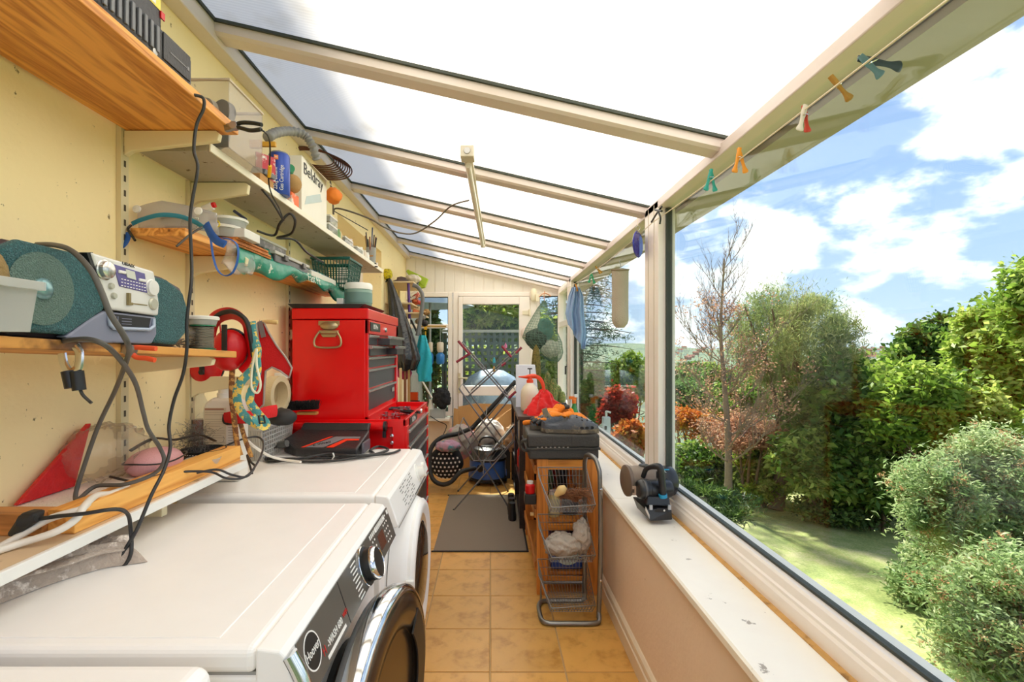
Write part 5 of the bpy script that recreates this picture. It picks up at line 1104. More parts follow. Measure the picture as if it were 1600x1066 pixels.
# ================================================================ BENCH SHELF AND WHAT LIES ON IT
ZB_ = .93
t = thing('bench_shelf', 'long white-edged board along the wall above the washing machines', 'shelf', (-.85, .75, .905))
ob('board', G().box(-.955, -.2, ZB_-.019, -.752, 1.492, ZB_), mat('bench_top', 'd2b894', .6, var=.12, c2='8d7350', cs=9, cth=.56), t); ob('edge_strip', G().box(-.752, -.2, ZB_-.021, -.742, 1.492, ZB_+.0005), WHITE, t, bevel=.002)
for y in (.2, 1.2): ob('support', G().box(-.955, y-.01, ZB_-.07, -.80, y+.01, ZB_-.0195), BRK, t, bevel=.002)
BAT = wood('new_pine', 'f4b65c', 'cc7e2c', 'Y', 1.1, .55, True)
tag(ob('timber_batten', G().box(-.812, .895, ZB_+.0005, -.762, 1.488, ZB_+.045), BAT, bevel=.0015), 'square orange pine batten lying along the front of the bench board', 'batten')
tag(ob('timber_block', G().box(-.952, .885, ZB_+.0005, -.813, .93, ZB_+.040), wood('old_pine', 'c88a4a', '8a5426', 'X', 1, .6), bevel=.0015), 'darker timber block across the near end of the pine batten', 'timber')
tag(ob('foam_slab', G().box(-.95, .945, ZB_+.001, -.825, 1.33, ZB_+.028), mat('polystyrene', 'ebe3d8', .8, var=.06, c2='b8a690', cs=30, cth=.62, bump=.5, bs=200), bevel=.004), 'white speckled foam slab behind the pine batten', 'foam slab')
tag(ob('warning_triangle', G().prism([(-.945, .965, ZB_+.030), (-.945, 1.10, ZB_+.030), (-.945, 1.145, ZB_+.165), (-.945, 1.138, ZB_+.165)], (.010, 0, 0)), mat('red_reflector', 'd01018', .15, var=.25, vs=60, bump=.4, bs=200), bevel=.002), 'red triangle leaning on the yellow wall behind the foam slab', 'warning triangle')
tag(ob('clear_bag', crumple(G().sph(P(165, 705, 1.17)+V(-.00, 0, .0), .062, .10, .060, 30, 20), .045, 11), FILM, smooth=180), 'crumpled clear plastic bag between the red triangle and the pink case', 'bag')
# pink case with strap
t = thing('pink_case', 'small pink zipped case with black strap on the bench board', 'case', (-.86, 1.27, ZB_+.03))
PK = mat('pink_fabric', 'd9a0a0', .7, var=.06, bump=.3, bs=300)
ob('case', G().sph((-.855, 1.245, ZB_+.052), .055, .078, .036, 26, 14), PK, t, smooth=180); ob('zip', G().tube([(-.852+.0585*math.cos(a), 1.245+.0855*math.sin(a), ZB_+.062+.003*math.sin(3*a)) for a in [2*PI*i/40 for i in range(40)]], .002, 6, True), BLACK, t, smooth=60)
ob('strap', G().tube(crs([(-.90, 1.22, ZB_+.085), (-.87, 1.26, ZB_+.108), (-.84, 1.30, ZB_+.098), (-.80, 1.34, ZB_+.104), (-.78, 1.38, ZB_+.08)], 5), .011, 8, flat=V(0, 0, 1)), BLKRUB, t, smooth=60)
tag(ob('clear_scoop', G().lathe((-.80, 1.36, ZB_+.001), [(.030, 0), (.045, .035), (.043, .035), (.028, .003), (0, .003)], n=24), FROST, smooth=40), 'clear plastic dish beside the pink case', 'dish')
t = thing('black_basket', 'low round black basket with a white-stitched band holding wire wool', 'basket', (-.83, 1.445, ZB_))
c = (-.845, 1.44, ZB_+.001)
ob('wall', G().lathe(c, [(.045, 0), (.060, .045), (.057, .045), (.043, .003), (0, .003)], n=30), BLKRUB, t, smooth=40)
g = G()
for k in range(2):
    for i in range(44):
        a = 2*PI*i/44; r = .0515+.006*k; z = c[2]+.018+.018*k; p0 = V(c[0]+r*math.cos(a), c[1]+r*math.sin(a), z); p1 = V(c[0]+r*math.cos(a+.07), c[1]+r*math.sin(a+.07), z); g.tube([p0, p1], .0011, 4)
ob('stitching', g, WTXT, t, kind='stuff')
rnd = random.Random(13); g = G()
for i in range(260):
    p = V(-.865, 1.43, ZB_+.075)+V(rnd.gauss(0, .018), rnd.gauss(0, .018), rnd.gauss(0, .018)); pts = [p]
    d = V(rnd.gauss(0, 1), rnd.gauss(0, 1), rnd.gauss(0, 1)).normalized()
    for k in range(5): d = (d+V(rnd.gauss(0, .6), rnd.gauss(0, .6), rnd.gauss(0, .6))).normalized(); p = p+d*.009; pts.append(p)
    g.tube(pts, .0005, 3)
tag(ob('wire_wool', g, mat('wire_wool', '6f6a64', .5, .5)), 'tuft of grey wire wool sticking out of the low black basket', 'wire wool')['kind'] = 'stuff'
# white bottle with printed label
t = thing('white_bottle', 'white bottle with a beige printed label standing below the empty bracket', 'bottle', (-.84, 1.545, ZB_))
BW = mat('bottle_white', 'e4ded2', .4, var=.04)
x0, x1, y0, y1 = -.905, -.79, 1.53, 1.60
yb = 1.565; bz0 = .852
for g_, m_, nm in ((G().prism([(x0, y0, bz0), (x1, y0, bz0), (x1, y0, 1.075), (x1-.006, y0, 1.10), (x1-.03, y0, 1.115), (x0+.03, y0, 1.115), (x0+.006, y0, 1.10), (x0, y0, 1.075)], (0, y1-y0, 0)), BW, 'body'),): ob(nm, g_, m_, t, bevel=.012, seg=4)
ob('cap', G().lathe(((x0+x1)/2, (y0+y1)/2, 1.114), [(.026, 0), (.026, .014), (.022, .016), (.022, .042), (0, .043)], n=24), WHITE, t, smooth=40)
lb = ob('label', G().box(x0+.008, y0-.0012, .90, x1-.038, y0-.0002, 1.085), mat('beige_label', 'd6c8ae', .6, var=.03), t)
g = G(); rnd = random.Random(5)
for i in range(24):
    z = 1.078-.0072*i
    if i in (3, 8, 13): continue
    w = rnd.uniform(.4, 1)*.062 if i % 4 == 3 else .062; g.box(x0+.011, y0-.0018, z-.0008, x0+.011+w, y0-.0012, z+.0008)
ob('small_print', g, mat('print_brown', 'b4a48a', .6), lb, kind='stuff'); ob('red_rule', G().box(x0+.011, y0-.002, 1.0795, x0+.07, y0-.0013, 1.0825), mat('print_red', '9a4a34', .6), lb)
g = G()
for i in range(14): g.box(x1-.032, y0-.0006, 1.03-.008*i, x1-.032+rnd.uniform(.012, .024), y0, 1.0318-.008*i)
ob('side_print', g, mat('print_grey', 'a8a49c', .6), t, kind='stuff'); ob('green_mark', G().box(x1-.02, y0-.001, .905, x1-.012, y0, .915), GRN, t)
t = thing('amber_bottle', 'clear bottle holding red-brown liquid in shade behind the white bottle', 'bottle', (-.93, 1.60, .852))
ob('glass', G().lathe((-.928, 1.56, .852), [(.022, 0), (.024, .24), (.012, .27), (.012, .29), (0, .29)], n=20), CLEAR, t, smooth=40); ob('liquid', G().lathe((-.928, 1.56, .855), [(.019, 0), (.021, .19), (0, .19)], n=20), mat('red_brown_liquid', '7a3a26', .2), t, smooth=40)
# grey lattice basket on the dryer
lattice_basket('lattice_basket', 'grey plastic lattice basket standing on the tumble dryer by the wall', mat('basket_grey', 'b4b1ab', .45), -.950, -.845, 1.80, 2.09, .852, .985, .14, 12, 14, 7, .0042)
tag(ob('hand_brush', G().box(-.82, 2.06, .990, -.735, 2.09, 1.003), wood('brush_wood', 'c98a44', '8a5a26', 'X', 2, .5, False), bevel=.004), 'wooden back of a hand brush lying on the lattice basket', 'brush')
g = G(); rnd = random.Random(3)
for i in range(900):
    p = V(-.93+.20*rnd.random(), 2.045+.04*rnd.random(), 1.003+.0); k = (p.x+.93)/.2; b_ = p+V(0, 0, .004+.008*k); g.tube([b_, b_+V(rnd.gauss(.006, .008), rnd.gauss(-.01, .008), .032+rnd.random()*.01)], [.0014, .0006], 3)
tag(ob('brush_bristles', g, mat('bristle_black', '1e1c1a', .8)), 'black bristled brush head lying in front of the red tool chest', 'brush')['kind'] = 'stuff'
# tape roll and spray bottle
tag(ob('tape_roll', G().lathe((-.87, 1.98, 1.085), [(.075, -.022), (.075, .022), (.052, .022), (.052, -.022), (.075, -.022)], (1, -.12, 0), 40), mat('masking_tape', 'cdbb94', .7, var=.1, bump=.3, bs=200), smooth=40), 'large beige roll of masking tape behind the red harness', 'tape')
t = thing('spray_bottle', 'white spray bottle between the tape roll and the red tool chest', 'bottle', (-.915, 2.13, .99))
c = (-.79, 2.12, .995)
ob('body', G().lathe((-.915+.0, 2.13, .99), [(.035, 0), (.036, .09), (.014, .13), (.014, .15), (0, .15)], n=22), BW, t, smooth=40); ob('trigger', G().box(-.94, 2.12, 1.14, -.885, 2.14, 1.165).box(-.895, 2.124, 1.105, -.888, 2.136, 1.14), WHITE, t, bevel=.003)
# black battery unit with red stripes on the dryer
t = thing('battery_unit', 'black tool charger with grey and red diagonal stripes lying on the tumble dryer', 'charger', (-.62, 1.98, .85))
zc = .853
BK2 = mat('charger_black', '2a2829', .35, var=.12, bump=.2, bs=160)
def cpt(u, v, y): return P(u, v, y)
pf = [cpt(455, 704, 1.87), cpt(562, 711, 1.87), cpt(573, 690, 1.90), cpt(572, 676, 1.98), cpt(560, 671, 2.03), cpt(463, 667, 2.05), cpt(444, 680, 1.99), cpt(440, 694, 1.90)]
vt = [(-.745, 1.875, zc), (-.505, 1.865, zc), (-.492, 1.88, zc+.035), (-.50, 2.09, zc+.075), (-.52, 2.10, zc+.082), (-.80, 2.09, zc+.080), (-.83, 1.95, zc+.05), (-.79, 1.90, zc+.01)]
top = [V(-.755, 1.890, zc+.030), V(-.515, 1.880, zc+.030), V(-.505, 2.02, zc+.075), V(-.515, 2.075, zc+.090), V(-.765, 2.085, zc+.090), V(-.805, 2.05, zc+.080), V(-.83, 1.96, zc+.055)]
bot = [V(p.x, p.y, zc) for p in top]
ob('shell', G().add(top+bot, [tuple(range(6, -1, -1))[::-1], tuple(range(13, 6, -1))]+[(i, 7+i, 7+(i+1) % 7, (i+1) % 7) for i in range(7)]), BK2, t, bevel=.007, seg=3)
ob('rear_ridge', G().prism([(-.80, 2.045, zc+.075), (-.508, 2.03, zc+.078), (-.508, 2.05, zc+.105), (-.79, 2.062, zc+.105)], (0, .03, -.004)), BK2, t, bevel=.005)
TN = (top[1]-top[0]).cross(top[4]-top[1]).normalized(); ux = (top[1]-top[0]).normalized(); uy = TN.cross(ux)
if TN.z < 0: TN = -TN
def tp(a, b, h): q = top[0]+V(0, 0, 0)+ux*a+(top[4]-top[0]-ux*((top[4]-top[0]).dot(ux))).normalized()*b; return q+TN*h
def strip(nm, pts, m, h=.0012): return ob(nm, G().prism([tp(a, b, .0008) for a, b in pts], TN*h), m, t)
strip('grey_stripe', [(.035, .010), (.105, .010), (.160, .082), (.225, .086), (.225, .100), (.125, .100)], mat('stripe_grey', '76777a', .4)); ORG_ = mat('stripe_red', 'e83a1c', .4)
strip('red_stripe', [(.018, .010), (.032, .010), (.112, .100), (.102, .100)], ORG_, .0016); strip('red_stripe', [(.118, .010), (.145, .010), (.180, .066), (.226, .070), (.226, .080), (.170, .080)], ORG_, .0020)
text('worn_word', 'E inhell', KTXT, t, tp(.088, .040, .0028), .024, facing(ux+(top[4]-top[0]).normalized()*.45, (top[4]-top[0])))
ob('end_clip', G().box(-.503, 1.90, zc+.01, -.493, 2.0, zc+.05), mat('clip_grey', '6a6870', .3, .3), t, bevel=.002)
ob('plug_stub', G().tube([(-.835, 1.93, zc+.035), (-.80, 1.92, zc+.045)], .014, 12), mat('grey_grommet', '5a5852', .5), t, smooth=50)
tag(ob('charger_cable', G().tube(crs([(-.84, 1.93, .885), (-.88, 1.90, .870), (-.86, 1.85, .858), (-.78, 1.83, .858), (-.62, 1.84, .858), (-.50, 1.86, .858), (-.44, 1.93, .858), (-.42, 2.0, .858), (-.47, 2.04, .862), (-.49, 1.98, .858), (-.46, 1.90, .860), (-.55, 1.80, .860), (-.66, 1.78, .858), (-.76, 1.81, .858), (-.84, 1.83, .858), (-.80, 1.78, .858), (-.70, 1.80, .866), (-.62, 1.85, .872), (-.57, 1.84, .87), (-.50, 1.845, .866), (-.40, 1.92, .858), (-.37, 1.99, .858)], 6), .0048, 8), CABLE, smooth=60), 'black cable coiled around the striped charger on the dryer', 'cable')
tag(ob('bag_tie', G().tube(crs([P(520, 708, 1.84), P(522, 713, 1.84), P(519, 718, 1.84)], 3), .003, 6), WHITE), 'white tie around the charger cable', 'tie')
# cloth under the bench on the washing machine
CLO = mat('mottled_cloth', 'b8a898', .95, var=.3, vs=30, c2='fff6ea', cs=26, cth=.54, bump=.8, bs=120, sheen=.3)
def clo(u, v):
    f = V(-.872, .690, 0).lerp(V(-.705, .975, 0), u)-V(-.03, .02, 0)*max(0, u-.85)*6-V(-.03, .0, 0)*max(0, .1-u)*5; q = f+V(-.10, .062, 0)*v+V(.012*math.sin(7*u), 0, 0)
    e = min(1, 9*u, 9*(1-u), 7*v, 5*(1-v)); z = .8525+(.040+.012*math.sin(9*u+7*v)+.006*math.sin(23*u-11*v))*max(e, 0)**.55
    return (q.x, q.y, min(z, .906))
t = tag(ob('folded_cloth', G().sheet(clo, 44, 22), CLO, smooth=180, sub=1), 'mottled brown and cream cloth bundled on the washing machine under the bench edge', 'cloth')
ob('rolled_fold', G().tube(crs([(-.868, .745, .872), (-.80, .84, .882), (-.745, .92, .884), (-.722, .965, .880), (-.75, .985, .886), (-.79, .96, .886)], 6), [.018*(.8+.25*math.sin(i*.9)) for i in range(31)], 12, flat=V(0, 0, 1)), CLO, t, smooth=180)
# cables
cab = lambda nm, pts, r, m, lab, n=7: tag(ob(nm, G().tube(crs([P(*q) for q in pts], n), r, 8), m, smooth=60), lab, 'cable')
cab('long_cable', [(300, 148, 1.10), (317, 153, 1.115), (318, 170, 1.12), (307, 196, 1.12), (303, 235, 1.12), (309, 262, 1.12), (301, 310, 1.12), (297, 345, 1.12), (299, 400, 1.12), (299, 440, 1.10), (292, 500, 1.09), (292, 545, 1.09), (286, 585, 1.09), (272, 625, 1.09), (264, 665, 1.08), (266, 700, 1.06), (256, 735, 1.03), (236, 775, .99), (215, 825, .96), (194, 862, .948), (188, 880, .945), (196, 882, .945), (205, 862, .948), (204, 825, .96), (199, 803, .93), (180, 796, .885), (130, 803, .865), (90, 807, .862), (55, 812, .86)], .0036, CABLE, 'long black cable hanging from the top shelf down over the bench to its plug')
t = thing('power_plug', 'black mains plug lying at the near end of the bench board', 'plug', tuple(P(28, 820, .855)))
ob('plug', G().prism([P(6, 838, .845), P(30, 802, .85), P(52, 803, .85), P(46, 822, .845), P(18, 842, .845)], (0, .028, 0)), BLKRUB, t, bevel=.006); ob('strain_relief', G().tube([P(36, 815, .855), P(58, 811, .855)], [.013, .006], 10), BLKRUB, t, smooth=50)
cab('radio_cable', [(58, 382, .86), (85, 383, .80), (112, 392, .75), (140, 420, .73), (158, 455, .73), (172, 490, .73), (192, 522, .74), (201, 542, .76), (199, 560, .84), (180, 610, 1.0), (152, 670, 1.02), (126, 745, 1.01), (118, 774, 1.0), (123, 780, .99), (150, 760, 1.03), (195, 757, 1.03), (238, 742, 1.06), (256, 722, 1.06), (250, 700, 1.06), (232, 672, 1.0), (224, 645, .97), (212, 600, .9), (190, 565, .82), (165, 540, .76), (135, 530, .76), (100, 533, .80)], .0042, mat('dusty_grey_cable', '56524c', .55, var=.25), 'thick grey cable draped over the radio and looping down to the bench')
cab('white_cable', [(-30, 872, .80), (30, 838, .85), (75, 812, .87), (110, 801, .88), (128, 795, .90), (150, 778, .98), (190, 762, 1.08), (228, 748, 1.12)], .0065, WCABLE, 'white cable lying along the foam slab, the one farther from the bench edge')
cab('white_cable', [(-20, 866, .79), (30, 850, .83), (85, 832, .85), (118, 812, .87), (132, 791, .895), (150, 775, .96), (172, 772, 1.0), (200, 762, 1.05)], .0065, WCABLE, 'white cable crossing over the near end of the pine batten')
cab('thin_cable', [(172, 745, 1.12), (215, 753, 1.10), (252, 742, 1.15), (290, 737, 1.22), (330, 738, 1.25), (352, 747, 1.25), (375, 748, 1.28), (392, 738, 1.32), (408, 712, 1.45), (411, 692, 1.55), (402, 683, 1.6), (380, 686, 1.55), (350, 698, 1.5), (332, 706, 1.47)], .0030, CABLE, 'thin black cable curling over the far end of the pine batten')
cab('thin_cable', [(255, 740, 1.2), (300, 740, 1.26), (338, 734, 1.30), (362, 742, 1.32), (385, 745, 1.35), (398, 730, 1.40), (392, 722, 1.42), (386, 712, 1.45), (394, 740, 1.38)], .0030, CABLE, 'second thin black cable twisted at the far end of the batten')
cab('white_cable', [(388, 690, 1.6), (400, 700, 1.6), (420, 712, 1.7), (440, 718, 1.75), (470, 722, 1.72)], .0045, WCABLE, 'white cable lying on the dryer in front of the lattice basket')
# ================================================================ THINGS HANGING ON THE EMPTY BRACKET
t = thing('ear_defenders', 'red and black ear defenders hanging over the end of the radio shelf', 'ear defenders', tuple(P(340, 560, 1.50)))
for (u, v, y, r) in ((357, 548, 1.44, .050), (322, 575, 1.56, .048)):
    c = P(u, v, y); g = G().lathe(c, [(.0, .030), (r*.55, .028), (r*.9, .012), (r, -.004), (r*.96, -.012)], (.25, -1, -.15), 28, 1, 1.25); ob('ear_cup', g, REDP, t, smooth=50)
    ob('cushion', G().lathe(c, [(r*1.0, -.010), (r*1.04, -.022), (r*.9, -.032), (r*.5, -.030), (0, -.028)], (.25, -1, -.15), 28, 1, 1.25), BLKRUB, t, smooth=50)
    ob('yoke', G().beam(c+V(.006, -.033, -.02), c+V(.006, -.033, .075), .016, .005, (0, 1, 0)), BLKRUB, t, bevel=.002); ob('yoke_stud', G().lathe(c+V(.006, -.035, -.012), [(.009, 0), (.008, .004), (0, .005)], (0, -1, 0), 12), BLACK, t)
ob('headband', G().tube(crs([P(330, 560, 1.52), P(328, 520, 1.50), P(338, 497, 1.48), P(362, 490, 1.46), P(382, 503, 1.45), P(388, 530, 1.45), P(392, 560, 1.45), P(376, 580, 1.44)], 6), .020, 8, flat=V(0, 1, 0)), REDP, t, smooth=50)
ob('band_lining', G().tube(crs([P(326, 515, 1.475), P(338, 494, 1.455), P(362, 487, 1.435), P(384, 500, 1.425), P(392, 530, 1.425), P(396, 558, 1.43)], 6), .007, 6), BLKRUB, t, smooth=50)
tag(ob('red_cord_hank', G().tube([P(338+7*math.cos(i*.5), 520+22*math.sin(i*.5), 1.50+.0007*i) for i in range(90)], .0022, 5), REDP), 'hank of red cord inside the ear defender band', 'cord')
LEAD = mat('patterned_webbing', '4f9a9c', .8, c2='f0cf62', cs=55, cth=.52, var=.2, csoft=.03, bump=.2, bs=200)
t = thing('dog_lead', 'teal dog lead with yellow pattern hanging in loops from the empty bracket', 'dog lead', tuple(P(395, 600, 1.43)))
ob('webbing', G().tube(crs([P(393, 503, 1.44), P(395, 525, 1.43), P(402, 548, 1.42), P(396, 575, 1.42), P(378, 595, 1.41), P(370, 615, 1.41), P(375, 640, 1.41), P(388, 655, 1.41), P(405, 665, 1.40)], 6), .013, 8, flat=V(0, 1, .0)), LEAD, t, smooth=60)
ob('loop', G().tube(crs([P(400, 550, 1.39), P(402, 580, 1.39), P(396, 602, 1.385), P(390, 625, 1.38), P(402, 645, 1.38), P(416, 662, 1.38), P(410, 668, 1.37), P(396, 650, 1.37)], 6), .012, 8, flat=V(0, 1, .0)), LEAD, t, smooth=60)
ob('cord_loop', G().tube(crs([P(401, 545, 1.37), P(394, 575, 1.37), P(393, 605, 1.37), P(402, 614, 1.37), P(407, 600, 1.37), P(401, 570, 1.37), P(401, 545, 1.37)], 6), .0035, 6), mat('cream_cord', 'e8e4c8', .7), t, smooth=60)
ob('buckle', G().tube([P(404, 650, 1.36), P(412, 650, 1.36), P(414, 661, 1.36), P(406, 662, 1.36)], .003, 6, True), BLACK, t)
tag(ob('woven_strap', G().tube(crs([P(363, 575, 1.46), P(362, 620, 1.46), P(366, 655, 1.48), P(370, 690, 1.50), P(376, 712, 1.50)], 6), .009, 8, flat=V(0, 1, 0)), mat('woven_brown', '8a5c3c', .8, c2='d8a860', cs=60, cth=.5, csoft=.03), smooth=60), 'brown patterned strap hanging straight down beside the dog lead', 'strap')
tag(ob('woven_strap', G().tube(crs([P(374, 590, 1.48), P(372, 640, 1.50), P(381, 680, 1.52), P(393, 715, 1.52)], 6), .008, 8, flat=V(0, 1, 0)), mat('woven_brown', '8a5c3c'), smooth=60), 'brown patterned strap slanting down to the dryer top behind the dog lead', 'strap')
# red harness
t = thing('dog_harness', 'red fabric dog harness with grey piping hanging beside the ear defenders', 'dog harness', tuple(P(430, 560, 1.62)))
HM = mat('harness_red', 'cf1418', .8, var=.1, bump=.3, bs=220); PIP = mat('piping_grey', 'a89c94', .7)
Yh = 1.60
poly = [(402, 505), (412, 503), (420, 520), (432, 540), (446, 558), (456, 575), (452, 590), (438, 580), (425, 574), (415, 580), (413, 605), (412, 632), (404, 640), (395, 628), (398, 600), (404, 570), (404, 540)]
ob('panel', G().prism([P(u, v, Yh) for u, v in poly], (.0, .012, 0)), HM, t, bevel=.004)
ob('piping', G().tube([P(u, v, Yh-.003) for u, v in poly], .0032, 6, True), PIP, t, smooth=60)
ob('grey_tab', G().prism([P(402, 503, Yh-.006), P(409, 501, Yh-.006), P(415, 526, Yh-.006), (P(408, 528, Yh-.006))], (0, .003, 0)), mat('tab_grey', '7c7472', .7), t)
ob('chest_strap', G().tube(crs([P(352, 655, 1.52), P(370, 652, 1.50), P(395, 652, 1.52), P(415, 645, 1.56), P(432, 642, 1.6)], 5), .020, 8, flat=V(0, 1, 0)), HM, t, smooth=60)
ob('strap_end', G().tube(crs([P(350, 648, 1.52), P(350, 660, 1.52), P(362, 662, 1.51), P(392, 659, 1.51)], 4), .004, 6), BLKRUB, t, smooth=60)
ob('wooden_hook', G().tube(crs([P(410, 503, 1.6), P(422, 503, 1.6), P(434, 504, 1.6)], 3), [.005, .006, .007, .007, .008, .008, .006], 8), mat('pale_wood_hook', 'd9b878', .5), t, smooth=60)
tag(ob('black_shoe_strap', crumple(G().sph(P(440, 652, 1.80), .055, .04, .03, 20, 12), .012, 4), BLKRUB, smooth=180), 'dark bundled strap with white lines above the lattice basket', 'strap')
# ================================================================ RIGHT SIDE: PINE UNIT, BASKET STAND, CABINET
tag(ob('door_mat', G().box(-.36, 3.06, .0005, .224, 4.22, .008), mat('grey_brown_mat', '988c7e', .95, var=.35, vs=260, bump=.9, bs=400), bevel=.002), 'large grey-brown ribbed mat lying on the tiles in front of the door', 'mat')['kind'] = 'thing'
m_ = [o for o in bpy.data.objects if o.name == 'door_mat'][0]; 
ob('border', G().box(-.372, 3.048, .0005, .236, 3.0595, .007).box(.2245, 3.0595, .0005, .236, 4.232, .007).box(-.372, 4.2205, .0005, .2245, 4.232, .007), BLKRUB, m_)
UP = wood('unit_pine', 'dc8c38', 'b0621c', 'Z', 1.0, .5, True); UPX = wood('unit_pine_cross', 'e2953a', 'b0681c', 'X', 1.0, .5, False); UPY = wood('unit_pine_long', 'c8822f', '9a5a26', 'Y', 1.0, .5, False)
ux0, ux1, uy0, uy1, uz = .237, .553, 2.52, 3.36, .70
t = thing('pine_shelf_unit', 'open pine shelf unit against the low wall, behind the wire basket stand', 'shelf unit', ((ux0+ux1)/2, (uy0+uy1)/2, 0))
for x0, x1 in ((ux0, ux0+.058), (ux1-.058, ux1)):
    for y in (uy0, uy1-.03): ob('post', G().box(x0, y, 0, x1, y+.03, uz), UP, t, bevel=.002)
for y in (uy0+.004, uy1-.026):
    for z0, z1 in ((uz-.055, uz-.004), (.33, .36), (.06, .09)): ob('cross_rail', G().box(ux0+.058, y, z0, ux1-.058, y+.022, z1), UPX, t, bevel=.001)
for z in (.09, .36, .655): ob('shelf_board', G().box(ux0+.004, uy0+.034, z, ux1-.004, uy1-.034, z+.016), UPY, t, bevel=.001)
for z in (.12, .39, .62): ob('side_rail', G().box(ux0-.010, uy0+.02, z, ux0, uy1-.02, z+.045), UPY, t, bevel=.001)
ob('peg', G().cyl((ux0-.012, uy0+.05, .40), (ux0-.03, uy0+.05, .40), .010), mat('pale_wood_hook', 'd9b878', .5), t, smooth=40)
# stored in the unit
def jar(nm, lab, cat, x, y, z, r, h, m, capm=None, caph=.018, parent_m=None, n=22, square=False):
    t = thing(nm, lab, cat, (x, y, z))
    if square: ob('body', G().box(x-r, y-r*.7, z, x+r, y+r*.7, z+h), m, t, bevel=.006)
    else: ob('body', G().lathe((x, y, z), [(r*.93, 0), (r, .008), (r, h*.82), (r*.62, h), (0, h)], n=n), m, t, smooth=45)
    if capm: ob('cap', G().lathe((x, y, z+h), [(r*.66, -.001), (r*.66, caph), (0, caph+.001)], n=18), capm, t, smooth=45)
    return t
SA_ = .377
jar('paint_jar', 'cream-labelled jar on the upper board of the pine unit', 'jar', .335, 2.62, SA_, .035, .115, mat('cream_jar', 'cfc184', .4), WHITE)
jar('dark_tin', 'dark paint tin on the upper board of the pine unit', 'tin', .43, 2.66, SA_, .045, .11, mat('dark_tin', '3a3230', .4), STEEL)
t = thing('blue_tub', 'blue lidded tub with a white printed label on the middle board of the pine unit', 'tub', (.40, 2.64, .107))
ob('body', G().box(.318, 2.575, .107, .482, 2.72, .275), mat('tub_blue', '24489a', .35), t, bevel=.008); ob('lid', G().box(.312, 2.569, .276, .488, 2.726, .292), mat('lid_blue', '1e3a86', .35), t, bevel=.004)
ob('label', G().lathe((.405, 2.5735, .185), [(.064, 0), (.064, .001), (0, .001)], (0, -1, 0), 28, 1, .85), mat('label_mint', 'c4d8cc', .5, c2='88a89a', cs=40), t)
for i, (x, c, h) in enumerate([(.35, '3f5f3a', .15), (.45, '2b2a2c', .17), (.39, '7a2a22', .12)]):
    jar('bottle', ['green bottle deep in the pine unit', 'black bottle deep in the pine unit', 'dark red bottle deep in the pine unit'][i], 'bottle', x, 3.0+.08*i, SA_, .032, h, mat('bt_'+c, c, .3), BLACK)
jar('red_pot', 'red-lidded pot fixed at the upper left side of the pine unit', 'pot', .205, 2.56, .515, .026, .05, REDP, WHITE, .012); tag(ob('black_holder', G().box(.175, 2.535, .46, .236, 2.60, .513), BLACK, bevel=.004), 'black holder below the red-lidded pot on the pine unit', 'holder')
# black tool case on top
t = thing('tool_case', 'dusty black plastic tool case lying on top of the pine unit', 'case', (.37, 2.66, uz))
DC = mat('dusty_black', '3c3934', .55, var=.18, c2='6d665a', cs=7, cth=.6, bump=.25, bs=120)
x0, x1, y0, y1 = .185, .558, 2.50, 2.86
ob('lower_shell', G().box(x0+.01, y0+.006, uz+.001, x1-.004, y1, uz+.055), DC, t, bevel=.010, seg=3); ob('upper_shell', G().box(x0, y0, uz+.060, x1, y1, uz+.132), DC, t, bevel=.014, seg=3)
ob('seam_ridge', G().box(x0-.004, y0-.003, uz+.052, x1+.003, y1+.003, uz+.063), DC, t, bevel=.002)
for i in range(8): ob('notch', G().box(.235+.022*i, y0-.0045, uz+.063, .243+.022*i, y0-.002, uz+.068), mat('notch_pale', '9a958c', .5), t)
ob('groove', G().box(.314, y0-.001, uz+.066, .316, y0+.001, uz+.125).box(.412, y0-.001, uz+.066, .414, y0+.001, uz+.125), BLACK, t)
ob('carry_handle', G().tube(crs([(.192, 2.52, uz+.10), (.165, 2.52, uz+.095), (.155, 2.53, uz+.07), (.170, 2.53, uz+.045), (.195, 2.53, uz+.045)], 4), .008, 8), DC, t, smooth=60)
